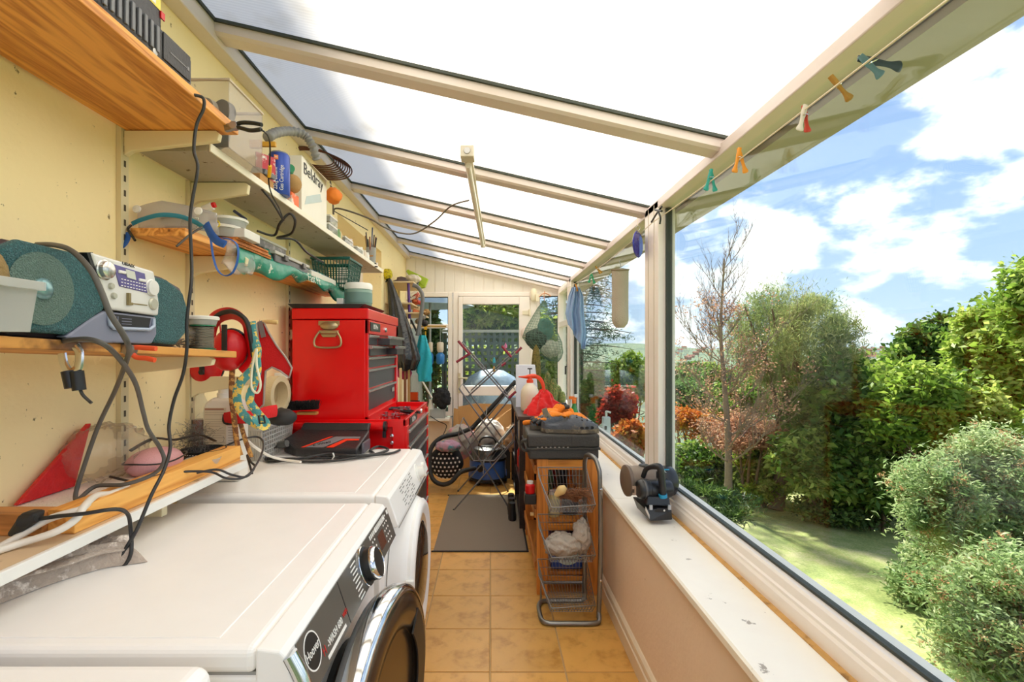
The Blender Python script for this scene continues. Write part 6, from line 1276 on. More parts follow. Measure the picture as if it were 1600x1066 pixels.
# clogs
def clog(name_lab, ox, oy, oz, ang, L_=.295, W_=.098):
    t = thing('clog', name_lab, 'shoe', (ox, oy, oz)); M4 = Matrix.Translation((ox, oy, oz)) @ Matrix.Rotation(ang, 4, 'Z')
    def width(s): return W_/2*(.62+.38*math.sin(PI*min(1, .15+s*.95))**.7)*(1 if .04 < s < .95 else .80)+.008*math.exp(-((s-.72)/.2)**2)
    rings = []
    n = 20; NS = 26
    def topz(s): 
        if s < .42: return .062-.020*math.sin(PI*s/.42)
        if s < .56: return .062+.030*math.sin(PI/2*(s-.42)/.14)
        return .092-.052*((s-.56)/.44)**1.4
    rings = []
    for k in range(NS+1):
        s = k/NS; w = width(s)*(math.sqrt(max(0, 1-((s-.5)*2)**8)) if s > .5 else math.sqrt(max(.0, 1-((.5-s)*2)**10))); w = max(w, .012); cx_ = (s-.5)*L_
        zt = topz(s); sag = .010*math.sin(PI*s); rr = []
        if s > .47:
            for j in range(n):
                a = 2*PI*j/n; ca, sa = math.cos(a), math.sin(a)
                zz_ = (zt-.02)*.5+.02+(zt-.0)*.5*sa if sa > 0 else .012+.012*sa
                zz_ = .020+(zt-.020)*max(0, sa)**.8 if sa > 0 else .020+.018*sa
                rr.append(M4 @ V(cx_, w*ca*(1 if abs(ca) < .99 else 1), zz_))
        else:
            for j in range(n):     # open heel part: rim wall and sunken footbed
                u = j/n; 
                prof = [(1, .020), (1.02, .04), (1.0, zt-.004), (.96, zt), (.90, zt-.006), (.84, .034), (.6, .028), (.3, .027), (0, .026), (-.3, .027), (-.6, .028), (-.84, .034), (-.90, zt-.006), (-.96, zt), (-1.0, zt-.004), (-1.02, .04), (-1, .020), (-.9, .003), (0, .002), (.9, .003)]
                rr.append(M4 @ V(cx_, w*prof[j][0], prof[j][1]))
        if s > .47: # start at angle so rings align: j=0 at right rim
            pts = []
            for j in range(20):
                if j <= 16: a = PI*j/16
                else: a = PI+PI*(j-16)/4
                ca, sa = math.cos(a), math.sin(a); pts.append(M4 @ V(cx_, w*ca, (.020+(zt-.020)*max(0, sa)**.75) if a <= PI else .020+.018*sa))
            rr = pts
        rings.append(rr)
    CL = mat('clog_dusty', '54575e', .6, var=.15, c2='7a7264', cs=12, cth=.56, bump=.3, bs=90)
    ob('upper', G().loft(rings), CL, t, smooth=60)
    so_ = []
    for k in range(NS+1):
        s = k/NS; w = max(width(s)*math.sqrt(max(0, 1-(abs(s-.5)*2)**8))+.003, .010); cx_ = (s-.5)*(L_+.006); so_.append([M4 @ V(cx_, w*c, z) for c, z in ((1, .022), (1, .004), (.9, 0), (-.9, 0), (-1, .004), (-1, .022))])
    ob('sole', G().loft(so_), mat('sole_dirt', '5f574b', .9, var=.25, c2='8a7c66', cs=20, cth=.5, bump=.5, bs=80), t)
    HB = mat('hole_black', '141414', .8)
    for s in (.70, .79, .88):
        for sd_ in (-1, 1):
            w = width(s)*math.sqrt(max(0, 1-(abs(s-.5)*2)**8)); p = M4 @ V((s-.5)*L_, sd_*(w+.0005)*.99, .031); nrm_ = (M4.to_3x3() @ V(.1, sd_, .15)); ob('vent_hole', G().lathe(p, [(.0075, 0), (.0075, .0012), (0, .0012)], nrm_, 12, 1.3, 1), HB, t)
    for (s, yy) in ((.62, 0), (.62, .5), (.62, -.5), (.71, .25), (.71, -.25), (.80, 0), (.80, .45), (.80, -.45), (.88, .2), (.88, -.2), (.71, .65), (.71, -.65)):
        w = width(s); zt = topz(s); z = .020+(zt-.020)*max(.01, 1-yy*yy)**.375+.0002; p = M4 @ V((s-.5)*L_, yy*w, z); ob('vent_hole', G().lathe(p-V(0, 0, .002), [(.0045, 0), (.0045, .003), (0, .003)], M4.to_3x3() @ V(.25, yy*.9, 1), 10), HB, t)
    return t
zc_ = uz+.1325
clog('worn grey clog lying on the black case with its toe to the right, nearest', .412, 2.56, zc_, -.10); clog('second worn grey clog behind the nearest one, toe to the left', .355, 2.70, zc_, PI+.35)
# orange gloves
GLO = mat('glove_orange', 'f0861c', .8, var=.1, bump=.4, bs=140); GLB = mat('glove_black', '2e2b28', .6, var=.2, bump=.3, bs=100)
def glove(lab, base, d, s, bend, m=GLO, z0=.0, coat=True, ll=.075):
    t = thing('work_glove', lab, 'glove', tuple(base)); b = Vector(base); d = Vector(d).normalized(); s = Vector(s); s = (s-d*s.dot(d)).normalized(); u = s.cross(d)
    if u.z < 0: u = -u
    rings = []
    for k in range(9):
        f = k/8; c = b+d*(f*.13)+u*(.018+.02*math.sin(PI*f)); w = .032+.014*math.sin(PI*min(1, f*.9+.15)); h = .012+.009*math.sin(PI*f)
        rings.append([c+s*(w*math.cos(2*PI*j/14))+u*(h*math.sin(2*PI*j/14)) for j in range(14)])
    ob('palm', crumple(G().loft(rings), .008, 3), m, t, smooth=60)
    for i, (o_, l) in enumerate(((-.030, ll*.8), (-.010, ll), (.011, ll*1.05), (.031, ll*.9))):
        p0 = b+d*.115+s*o_+u*.026; p1 = p0+d*l*.5+s*o_*.3+u*bend; p2 = p0+d*l+s*o_*.5+u*(bend*.2-.010*(i % 2)); pts = crs([p0, p1, p2], 5)
        ob('finger', G().tube(pts, [.0115*(1-.035*q) for q in range(len(pts))], 10), m, t, smooth=60)
        if coat: ob('coated_tip', G().tube(pts[6:], [.0122*(1-.03*q) for q in range(len(pts)-6)], 10), GLB, t, smooth=60)
    p0 = b+d*.04-s*.035+u*.02; pts = crs([p0, p0-s*.03+d*.03+u*.01, p0-s*.035+d*.07], 5); ob('thumb', G().tube(pts, [.013*(1-.035*q) for q in range(len(pts))], 10), m, t, smooth=60)
    cf = []
    for k in range(5):
        c = b-d*(.05*k/4)+u*.018; w = .034+.006*k/4; cf.append([c+s*(w*math.cos(2*PI*j/14))+u*(.016*math.sin(2*PI*j/14)) for j in range(14)])
    ob('cuff', G().loft(cf), m if coat else GLB, t, smooth=60); return t
glove('orange glove with dark coated fingers draped over the nearer clog', P(880, 655, 2.72), (-.95, -.35, -.18), (.2, -1, 0), .008)
glove('orange glove with one grey strap sticking up, left of the clogs', P(846, 662, 2.80), (.55, .2, .25), (0, 1, .2), .012)
glove('orange and black glove curled behind the toe of the nearest clog', P(915, 668, 2.78), (-.55, .5, .22), (.6, .6, .1), .02, GLO, ll=.06)
glove('black glove lying below the curled orange glove', P(908, 676, 2.68), (-.8, .4, .05), (.3, 1, 0), .01, GLB, coat=False)
tag(ob('glove_strap', G().prism([P(846, 640, 2.66), (P(854, 637, 2.66)), P(861, 655, 2.64), P(853, 659, 2.64)], (0, .006, 0)), mat('strap_grey', '6c6454', .6, c2='e09a30', cs=30), bevel=.002), 'grey webbing strap standing up out of the orange glove', 'strap')
tag(ob('orange_twist', G().tube(crs([P(818, 661, 2.80), P(828, 660, 2.78), P(838, 658, 2.76), P(846, 652, 2.74)], 5), [.012, .013, .014, .014, .014, .013, .013, .013, .012, .012, .012, .012, .012, .012, .011, .01], 10), GLO, smooth=60), 'orange glove finger sticking out to the left over the cabinet', 'glove')
# wire basket stand
t = thing('basket_stand', 'grey tubular stand carrying three tilted wire baskets in front of the pine unit', 'basket stand', (.37, 2.35, 0))
R1 = .011
ob('side_frame', G().tube(crs([(.500, 2.27, .02), (.508, 2.26, .35), (.506, 2.27, .68)], 4)+crs([(.505, 2.275, .70), (.495, 2.31, .745), (.480, 2.36, .755), (.470, 2.41, .742), (.468, 2.44, .70)], 5)+[(.468, 2.44, .35), (.468, 2.44, .02)], R1, 10), WIRE, t, smooth=60)
ob('base_loop', G().tube(crs([(.500, 2.27, .05), (.497, 2.25, .016), (.46, 2.238, .012), (.36, 2.238, .012), (.27, 2.240, .012), (.238, 2.262, .012), (.232, 2.33, .012), (.236, 2.40, .012), (.262, 2.436, .012), (.34, 2.442, .012), (.45, 2.442, .014), (.468, 2.442, .04)], 5), R1, 10), WIRE, t, smooth=60)
ob('back_rail', G().tube([(.25, 2.44, .012), (.25, 2.45, .10), (.468, 2.45, .10)], .006, 8), WIRE, t, smooth=60)
for z in (.20, .45, .62): ob('screw', G().lathe((.508, 2.255, z), [(.006, 0), (.005, .003), (0, .004)], (0, -1, 0), 10), CHROME, t)
def wbasket(zb, zt, nm='wire_basket'):
    x0, x1, y0, y1 = .225, .478, 2.235, 2.45; g = G(); w = .0014
    xb0, xb1, yb0, yb1 = .275, .468, 2.26, 2.44
    tops = [V(x0, y0+.03, zt), V(x0+.045, y0, zt-.05), V(x1, y0, zt-.03), V(x1, y1, zt+.0), V(x0, y1, zt)]
    B = ob(nm, G().tube([V(x0+.01, y1, zt+.01), V(x0, y0+.05, zt+.004), V(x0+.052, y0, zb+.028), V(x1, y0, zb+.04), V(x1+.0, y1, zt+.01)], .0032, 7, True), WIRE, t, smooth=60)
    def top(f, side):   # points on rim
        if side == 'front': a, b = V(x0+.052, y0, zb+.028), V(x1, y0, zb+.04)
        elif side == 'back': a, b = V(x0+.01, y1, zt+.01), V(x1, y1, zt+.01)
        elif side == 'left': a, b = V(x0, y0+.05, zt+.004), V(x0+.01, y1, zt+.01)
        else: a, b = V(x1, y0, zb+.04), V(x1, y1, zt+.01)
        return a.lerp(b, f)
    g = G(); n = 15
    for i in range(n):
        f = i/(n-1); bx = xb0+(xb1-xb0)*f
        g.tube([top(f, 'back'), V(bx, yb1, zb), V(bx, yb0, zb), top(f, 'front')], w, 4)
    for i in range(11):
        f = i/10; by = yb0+(yb1-yb0)*f; g.tube([top(f, 'left'), V(xb0, by, zb), V(xb1, by, zb), top(f, 'right')], w, 4)
    for k in (1, 2, 3):
        f = k/4; g.tube([V(xb0, yb1, zb).lerp(V(x0+.01, y1, zt+.01), f), V(xb1, yb1, zb).lerp(V(x1, y1, zt+.01), f)], w, 4)
        g.tube([V(xb0, yb0, zb).lerp(V(x0, y0+.05, zt), f), V(xb0, yb1, zb).lerp(V(x0+.01, y1, zt+.01), f)], w, 4); g.tube([V(xb1, yb0, zb).lerp(V(x1, y0, zb+.04), f), V(xb1, yb1, zb).lerp(V(x1, y1, zt), f)], w, 4)
    m2 = ob('mesh_wires', g, WIRE, B, kind='stuff'); return B
wbasket(.515, .665); wbasket(.285, .43); wbasket(.055, .205)
# contents of the baskets
g = G(); rnd = random.Random(21)
for i in range(240):
    a = rnd.uniform(-1, 1); b0 = V(.405, 2.34, .545); g.tube(crs([b0+V(rnd.uniform(-.012, .012), 0, rnd.uniform(-.01, .02)), b0+V(-.05*rnd.random()+.06*a, rnd.uniform(-.03, .03), .02+.03*rnd.random()), b0+V(.085*a, rnd.uniform(-.04, .04), .01+.04*rnd.random())], 2), .0012, 3)
tag(ob('straw_brush', g, mat('straw_brown', '8a5a38', .8, var=.3)), 'bundle of brown straw in the top wire basket', 'brush')['kind'] = 'stuff'
tag(ob('wooden_knob', G().tube(crs([P(868, 775, 2.28), P(876, 767, 2.28), P(884, 761, 2.28)], 4), [.010, .012, .015, .019, .022, .022, .018, .014, .010], 12), mat('pale_wood_hook', 'd9b878', .5), smooth=60), 'pale wooden brush handle in the top wire basket', 'handle')
RAG = mat('rag_grey', 'b9aea0', .95, var=.2, c2='6f665a', cs=14, cth=.56, bump=.6, bs=60)
def rag(lab, c, r, seed, m=RAG, amp=.05, nm='rag', cat='cloth'): return tag(ob(nm, crumple(crumple(G().sph(c, r[0], r[1], r[2], 44, 30), amp, seed, 25, 90), amp*.5, seed+1, 90, 200), m, smooth=180), lab, cat)
rag('crumpled grey-white rag in the middle wire basket', (.345, 2.34, .335), (.085, .06, .042), 5); rag('grey-white rag sticking up at the right of the middle wire basket', (.432, 2.34, .372), (.034, .035, .075), 8)
# --- dark cabinet behind the pine unit
kx0, kx1, ky0, ky1, kz = .20, .558, 3.43, 4.75, .795
t = thing('dark_cabinet', 'dark brown open-fronted cabinet along the low wall behind the pine unit', 'cabinet', ((kx0+kx1)/2, (ky0+ky1)/2, 0))
DB = wood('dark_veneer', '33261e', '1c1512', 'Y', 1, .35, False)
ob('top', G().box(kx0-.012, ky0-.01, kz-.025, kx1, ky1+.01, kz), mat('dark_top', '4a3a32', .35, var=.15, c2='8a8078', cs=14, cth=.66), t, bevel=.002)
for y in (ky0, (ky0+ky1)/2-.01, ky1-.02): ob('upright', G().box(kx0, y, 0, kx1, y+.02, kz-.026), DB, t, bevel=.001)
for z in (.04, .29, .54): ob('shelf_board', G().box(kx0+.006, ky0+.021, z, kx1, ky1-.021, z+.016), DB, t, bevel=.001)
ob('back_panel', G().box(kx1-.006, ky0, .0, kx1, ky1, kz-.026), DB, t)
rnd = random.Random(17); cols_ = ['c01818', '2a2a2c', 'd0c8b8', '34507c', 'b02a20', '1d1d1d', 'c8803a', '3f6a44', 'e0dcd0', '7c2430']
for i in range(14):
    y = ky0+.06+(i % 7)*.17; z = (.556, .306)[i//7]; c = cols_[i % 10]
    if abs(y-(ky0+ky1)/2) < .06: y += .05
    jar('bottle', f'{["red","black","cream","blue","brick-red","jet-black","orange","green","ivory","maroon"][i % 10]} bottle on the {["upper","lower"][i//7]} shelf of the dark cabinet'+(' at its far end' if i in (10, 11, 12, 13) else ''), 'bottle', kx0+.045, y, z, .030, .12+.05*rnd.random(), mat('bt_'+c, c, .35), [BLACK, WHITE, REDP][i % 3])
# on the cabinet: sprayer, white board, red cloth, tall cactus
t = thing('pressure_sprayer', 'cream garden pressure sprayer with orange-red trigger head on the dark cabinet', 'sprayer', (.30, 3.78, kz))
c = V(.300, 3.76, kz+.001); SPB = mat('sprayer_cream', 'e6dcc4', .4, var=.04); SPO = mat('sprayer_orange', 'ea4a22', .35)
ob('tank', G().lathe(c, [(.066, 0), (.070, .01), (.071, .12), (.066, .155), (.05, .185), (.028, .205), (.024, .215), (0, .216)], n=32), SPB, t, smooth=50)
ob('collar', G().lathe(c+V(0, 0, .212), [(.026, 0), (.026, .022), (.018, .026), (.018, .045), (0, .046)], n=20), SPO, t, smooth=50)
ob('nozzle', G().tube(crs([c+V(-.088, 0, .258), c+V(-.03, 0, .256), c+V(.01, 0, .262), c+V(.05, 0, .262)], 4), [.005, .006, .008, .010, .012, .015, .017, .018, .018, .018, .018, .016, .014], 10), SPO, t, smooth=50)
ob('trigger_handle', G().tube(crs([c+V(.035, 0, .262), c+V(.075, 0, .245), c+V(.10, 0, .20), c+V(.108, 0, .145)], 5), [.014, .015, .015, .016, .016, .016, .016, .016, .015, .015, .014, .014, .013, .012, .011, .010], 10, flat=V(0, 1, 0)), SPO, t, smooth=50)
ob('plunger', G().cyl(c+V(0, 0, .258), c+V(0, 0, .318), .004).cyl(c+V(-.018, 0, .320), c+V(.018, 0, .320), .005), BLACK, t, smooth=50)
tag(ob('white_board', G().prism([P(806, 650, 3.98), P(836, 648, 3.98), P(840, 605, 4.0), P(836, 570, 4.02), P(806, 570, 4.02)], (0, .03, 0)), mat('pale_board', 'dfe2ec', .5, var=.04), bevel=.004), 'pale blue-white board standing behind the garden sprayer', 'board')
rc_ = P(848, 634, 3.55)
def redc(u, v):
    a = 2*PI*u; r = (.10*(1-v)**.8+.012)*(1+.22*math.sin(3*a+1)*(1-v)+.12*math.sin(7*a+4*v)); 
    return (rc_.x+r*1.15*math.cos(a)+.015*v*math.sin(2), 3.56+r*.9*math.sin(a), kz+.002+.155*v**.9+.010*math.sin(5*a+8*v)*(1 if v > .05 else 0))
tag(ob('red_cloth', crumple(crumple(G().sheet(redc, 80, 30), .06, 77, 18, 50), .02, 78, 60, 120), mat('red_fleece', 'd81a16', .9, var=.1, bump=.3, bs=80, sheen=.2), smooth=180), 'bright red cloth heaped to a peak on the dark cabinet', 'cloth')
def cactus(lab, x, y, z, stems, pot=None, name='cactus'):
    t = thing(name, lab, 'cactus', (x, y, z)); CG = mat('cactus_green', '6f7f45', .8, c2='b09a60', cs=70, cth=.5, bump=.8, bs=60)
    if pot:
        ob('pot', G().lathe((x, y, z), [(pot[0]*.75, 0), (pot[0], pot[1]), (pot[0]*1.08, pot[1]), (pot[0]*1.08, pot[1]+.015), (pot[0]*.95, pot[1]+.015), (pot[0]*.9, pot[1]-.005), (0, pot[1]-.005)], n=24), mat('terracotta', 'a8604a', .8, var=.1), t, smooth=40)
        z += pot[1]-.005
    for (dx, dy, r, h, tone) in stems:
        g = G(); n = 24; m = 14; vs = []; rings = []
        for i in range(m+1):
            f = i/m; rr = r*min(1, (1-(max(0, f-.6)/.4)**2.2))**.5*(.85+.15*math.sin(PI*min(1, f*1.3))); rr = max(rr, .001)
            rings.append([V(x+dx+rr*(1+.09*math.cos(10*2*PI*j/n*1.2))*math.cos(2*PI*j/n), y+dy+rr*(1+.09*math.cos(12*2*PI*j/n))*math.sin(2*PI*j/n), z+h*f) for j in range(n)])
        ob('stem', g.loft(rings), CG if not tone else mat('cactus_brown', '7a6a30', .85, c2='4f4a1e', cs=60, cth=.5, bump=.8, bs=60), t, smooth=60)
    return t
cactus('tall brown-green column cactus standing at the back of the dark cabinet', .425, 4.60, kz+.001, [(0, 0, .042, .46, 1)], (.07, .06))
cactus('cluster of round spiny cacti in a terracotta pot on the window board', .665, 5.0, .5855, [(-.085, 0, .042, .34, 0), (-.03, -.03, .045, .27, 0), (.02, .02, .045, .20, 0), (-.05, .05, .04, .18, 0), (.06, -.02, .035, .14, 0)], (.085, .12))
jar('small_pot', 'small terracotta pot with a low round cactus nearer on the window board', 'pot', .665, 4.62, .5855, .045, .09, mat('terracotta', 'a8604a'), mat('cactus_green', '6f7f45'), .05)
tag(ob('dark_plant', G().sph((.66, 4.30, .66), .05, .05, .07, 20, 14), mat('dark_cactus', '4a4a34', .9, c2='7c6a4a', cs=60, bump=1, bs=60), smooth=180), 'dark rounded cactus beside the orange and green bottle', 'cactus')
t = thing('spray_bottle', 'green spray bottle with orange and white nozzle on the window board', 'bottle', (.72, 4.2, .5855))
c = V(.715, 4.20, .5855)
ob('body', G().lathe(c, [(.036, 0), (.038, .01), (.038, .13), (.016, .20), (.015, .215), (0, .216)], n=24), mat('green_bottle', '3c8a3e', .25, c2='d8d860', cs=9, cth=.6), t, smooth=50)
ob('nozzle', G().lathe(c+V(0, 0, .214), [(.019, 0), (.019, .035), (.012, .04), (0, .04)], n=16).box(c.x-.045, c.y-.012, c.z+.250, c.x+.02, c.y+.012, c.z+.275), mat('nozzle_orange', 'f07820', .4), t, bevel=.003); ob('white_tip', G().box(c.x+.0, c.y-.013, c.z+.266, c.x+.03, c.y+.013, c.z+.292), WHITE, t, bevel=.004)
struct(ob('trim_3', G().box(.841, YN-.2, .53, .98, YF, .555), UPVC))
t = thing('pump_bottle', 'pale grey pump bottle standing outside on the window ledge beyond the narrower window', 'bottle', (.91, 3.88, .555))
ob('body', G().box(.885, 3.855, .556, .945, 3.905, .73), mat('pale_grey_bottle', 'c9d2d2', .4), t, bevel=.008); ob('pump', G().cyl((.915, 3.88, .73), (.915, 3.88, .775), .010).cyl((.915, 3.88, .772), (.945, 3.86, .766), .008), WHITE, t, smooth=50); ob('label', G().box(.896, 3.8535, .63, .914, 3.8545, .66), BLACK, t)
# ================================================================ HAND VACUUM ON THE WINDOW BOARD
t = thing('hand_vacuum', 'black and blue cordless hand vacuum with dusty clear cup on the window board', 'vacuum cleaner', (.655, 1.97, .585))
VB = mat('vacuum_black', '232325', .3, var=.12); Zs = .5855
DUST = glassmat('dusty_cup', (.70, .62, .52), 1.5, .08, .55, (.62, .54, .45))
ax_ = V(1, .10, 0).normalized(); c0 = P(979, 751, 2.05)
ob('dust_cup', G().lathe(c0, [(.0, 0), (.060, .0), (.060, .10), (.054, .12), (0, .12)], ax_, 36), DUST, t, smooth=40)
ob('filter', G().lathe(c0+ax_*.02, [(.03, 0), (.036, .09), (0, .09)], ax_, 24), mat('filter_tan', 'b89a7c', .8, var=.2), t, smooth=40)
ob('cup_lid', G().lathe(c0-ax_*.008, [(.0, -.004), (.052, -.002), (.064, .004), (.065, .014), (.062, .018)], ax_, 36), mat('dusty_lid', '6d5c4e', .45, var=.2), t, smooth=40)
ob('lid_catch', G().obox(c0+V(.02, -.062, -.012), .028, .006, .012).obox(c0+V(.02, -.064, -.024), .010, .006, .03).obox(c0+V(.02, -.062, -.038), .026, .006, .008), mat('catch_tan', 'b49a86', .4), t, bevel=.001)
ob('top_knob', G().lathe(P(1006, 731, 2.06), [(.022, 0), (.022, .010), (.018, .014), (0, .014)], (0, 0, 1), 20), BLACK, t, smooth=40)
c1 = P(1046, 756, 2.03)
ob('motor_housing', G().lathe(P(1022, 752, 2.06), [(.0, 0), (.050, .004), (.060, .02), (.063, .05), (.060, .075), (.050, .085), (0, .085)], ax_, 36), VB, t, smooth=50)
c2 = P(996, 765, 1.97)
ob('cyclone', G().lathe(c2, [(0, 0), (.030, .0), (.037, .006), (.040, .02), (.040, .045), (.037, .048), (.037, .125), (.032, .138), (0, .138)], ax_, 32), VB, t, smooth=40)
ob('cyclone_rim', G().lathe(c2, [(.041, .020), (.0425, .022), (.0425, .028), (.041, .030)], ax_, 32), mat('vac_grey', '5a5858', .3, .4), t, smooth=40)
ob('blue_marking', G().obox(P(1040, 734, 1.985), .03, .004, .004), mat('vac_blue', '2a9cc8', .3), t)
text('brand_word', 'en.', WTXT, t, P(1037, 736.5, 1.995), .020, facing((1, 0, 0), (0, .5, 1)))
hd_ = ob('handle', G().tube(crs([P(1005, 745, 1.99), P(1010, 733, 1.97), P(1022, 729, 1.94), P(1031, 731, 1.93), P(1033, 742, 1.93), P(1035, 760, 1.93), P(1036, 775, 1.94)], 5), [.010]*8+[.0105, .011, .012, .0125, .013, .0135, .014]+[.014]*16, 12), VB, t, smooth=60)
ob('blue_collar', G().tube([P(1035.5, 772, 1.935), P(1036, 777, 1.937)], .0165, 16), mat('vac_blue', '2a9cc8'), t, smooth=40); ob('trigger', G().obox(P(1028, 742, 1.95), .012, .014, .03), VB, t, bevel=.003)
ob('neck', G().prism([P(1012, 776, 1.93), P(1046, 778, 1.93), P(1048, 792, 1.92), P(1010, 790, 1.92)], (0, .07, 0)), VB, t, bevel=.004)
bz_ = Zs
ob('battery', G().prism([P(1008, 795, 1.915), P(1050, 797, 1.905), P(1051, 813, 1.90), P(1016, 815, 1.895)], (-.012, .13, .008)), VB, t, bevel=.004); ob('battery_label', G().prism([P(1008.5, 797, 1.912), P(1015, 811, 1.893), P(1015, 805, 1.893), P(1009, 792, 1.912)], (-.001, 0, 0)), mat('white_label_v', 'd8d4cc', .5), t)
for u in (1017, 1046): ob('clip', G().obox(P(u, 793, 1.905), .012, .008, .018), mat('clip_pale', 'b4b8bc', .3, .3), t, bevel=.001)
ob('status_light', G().lathe(P(1038, 798, 1.899), [(.004, 0), (.003, .002), (0, .002)], (0, -1, 0), 10), WHITE, t)
ob('front_recess', G().prism([P(1024, 800, 1.900), P(1044, 801, 1.900), P(1042, 795, 1.900), P(1027, 794, 1.900)], (0, .002, 0)), mat('slot_black', '1a1818'), t)
# ================================================================ CLOTHES LINE, PEGS AND WHAT HANGS FROM THEM
LX, LZ2 = .725, 1.828
pts = [V(LX, -.3, LZ2+.01), V(LX, .4, LZ2), V(LX, 1.1, LZ2-.006), V(LX, 1.7, LZ2-.004), V(LX+.005, 2.2, LZ2+.012)]
tag(ob('clothes_line', G().tube(crs(pts, 6), .0022, 6), mat('line_cream', 'e8dcc0', .6), smooth=60), 'cream clothes line stretched along the top of the big window', 'line')
tag(ob('clothes_line', G().tube(crs([V(LX+.005, 2.21, LZ2+.012), V(LX-.01, 2.8, LZ2-.02), V(LX-.01, 3.6, LZ2-.02), V(LX-.01, 4.3, LZ2+.0), V(LX, 5.2, LZ2+.03)], 6), .0022, 6), mat('line_cream', 'e8dcc0'), smooth=60), 'cream clothes line along the narrower window beyond the post', 'line')
def onl(u, v): y = LX*FPX/(u-HX); return P(u, v, y)
def peg(lab, jaw, a, b, m1, m2, w=.006, kind='plastic'):
    """two legs that cross at the spring; jaw, a, b in pixels"""
    y = LX*FPX/(jaw[0]-HX); J = P(jaw[0], jaw[1], y); A = P(a[0], a[1], y); B = P(b[0], b[1], y)
    t = thing('clothes_peg', lab, 'peg', tuple(J))
    for q, m, off in ((A, m1, -.002), (B, m2, .002)):
        mid = J.lerp(q, .45); up_ = J+(J-q)*.0
        d = (q-J).normalized()
        ob('leg', G().tube(crs([J-d*.006+V(0, off, 0), mid+V(0, off, 0), J.lerp(q, .8)+V(0, off, 0), q+V(0, off, 0)], 4), [w*.8, w*.9, w, w, w*.8, w*.75, w*.75, w*.8, w, w*1.25, w*1.4, w*1.35, w*.9], 8, flat=V(0, 1, 0) if kind == 'plastic' else None), m, t, smooth=60)
    ob('spring', G().tube(crs([J.lerp(A, .35)+V(0, -.007, 0), J.lerp(B, .35)+V(0, -.007, 0), J.lerp(B, .38)+V(0, .007, 0), J.lerp(A, .38)+V(0, .007, 0)], 4, True), .0012, 5, True), CHROME, t, smooth=60)
    return t
pw = mat('peg_white', 'e8dfd2', .4); pt_ = mat('peg_teal', '2f9c90', .4); po = mat('peg_orange', 'e8962a', .4); pr_ = mat('peg_red', 'c8402c', .4); pd = mat('peg_dark', '3d4a50', .45); ps = mat('peg_slate', '5f8288', .4); pwd = mat('peg_wood', 'b58a3c', .7, var=.1); pg_ = mat('peg_green', '35a070', .4)
peg('large dark slate-and-black clip peg at the near end of the line', (1346, 91), (1376, 120), (1410, 104), ps, pd, .0085)
peg('plain wooden peg slanting beside the big dark clip', (1300, 122), (1327, 158), (1331, 154), pwd, pwd, .0050, 'wood')
peg('white peg with a red jaw on the line', (1257, 168), (1248, 205), (1263, 206), pw, pr_, .0065)
peg('white peg with orange legs on the line', (1155, 234), (1147, 270), (1166, 270), po, po, .0065)
peg('teal and white peg on the line, nearest the window post', (1111, 267), (1102, 298), (1118, 299), pt_, pt_, .0065)
peg('small wooden peg beyond the window post beside the long sock bag', (931, 417), (938, 428), (941, 426), pwd, pwd, .006, 'wood'); peg('green peg on the line beyond the window post', (924, 428), (920, 442), (929, 443), pg_, pg_, .0075)
t = thing('black_clip', 'small black clip hanging beside the top of the window post', 'clip', tuple(onl(1030, 335)))
ob('clip', G().tube(crs([onl(1018, 347), onl(1026, 334), onl(1034, 323)], 4), .004, 8).tube(crs([onl(1028, 330), onl(1032, 340), onl(1031, 350)], 4), .004, 8).tube(crs([onl(1024, 328), onl(1034, 330)], 3), .005, 8), BLACK, t, smooth=60)
t = thing('blue_disc', 'deep blue glass disc hanging from a ring by the window post', 'ornament', tuple(P(997, 382, 2.36)))
c = P(996.5, 382, 2.36)
ob('disc', G().lathe(c, [(0, -.004), (.060, -.004), (.064, 0), (.060, .004), (0, .004)], (.80, -.6, 0), 40), mat('cobalt_glass', '1c1f96', .08, .1, var=.3, vs=40, spec=1), t, smooth=40); ob('ring', G().tube([c+V(0, 0, .078)+V(.010*math.cos(a), 0, .012*math.sin(a)) for a in [2*PI*i/16 for i in range(16)]], .0014, 5, True), STEEL, t, smooth=60); ob('cord', G().tube([c+V(0, 0, .09), c+V(0, 0, .125)], .0012, 5), mat('line_cream', 'e8dcc0'), t)
# long ribbed sock-like bag
c = P(969, 466, 2.72); g = G(); rings = []
for k in range(15):
    f = k/14; w = .046*(1 if f > .12 else (.45+.55*math.sqrt(f/.12)))*(1-.05*math.sin(PI*f)); z = c.z-.165+.325*f
    rings.append([V(c.x+(w+.0016*math.cos(28*2*PI*j/112))*math.cos(2*PI*j/112), c.y+(w*.65)*math.sin(2*PI*j/112), z) for j in range(112)])
t = thing('knitted_bag', 'long ribbed beige knitted bag hanging from a hook beyond the window post', 'bag', tuple(c)); ob('bag', g.loft(rings), mat('beige_knit', 'b7ab96', .95, var=.1, bump=.4, bs=200), t, smooth=60)
ob('hem', G().tube([V(c.x+.047*math.cos(a), c.y+.032*math.sin(a), c.z+.158+.006*math.sin(a)) for a in [2*PI*i/30 for i in range(30)]], .005, 6, True), mat('beige_hem', '8f8068', .9), t, smooth=60); ob('hook', G().tube(crs([c+V(0, 0, .16), c+V(.002, 0, .185), c+V(-.004, 0, .205), c+V(.006, 0, .215)], 4), .002, 6), STEEL, t, smooth=60)
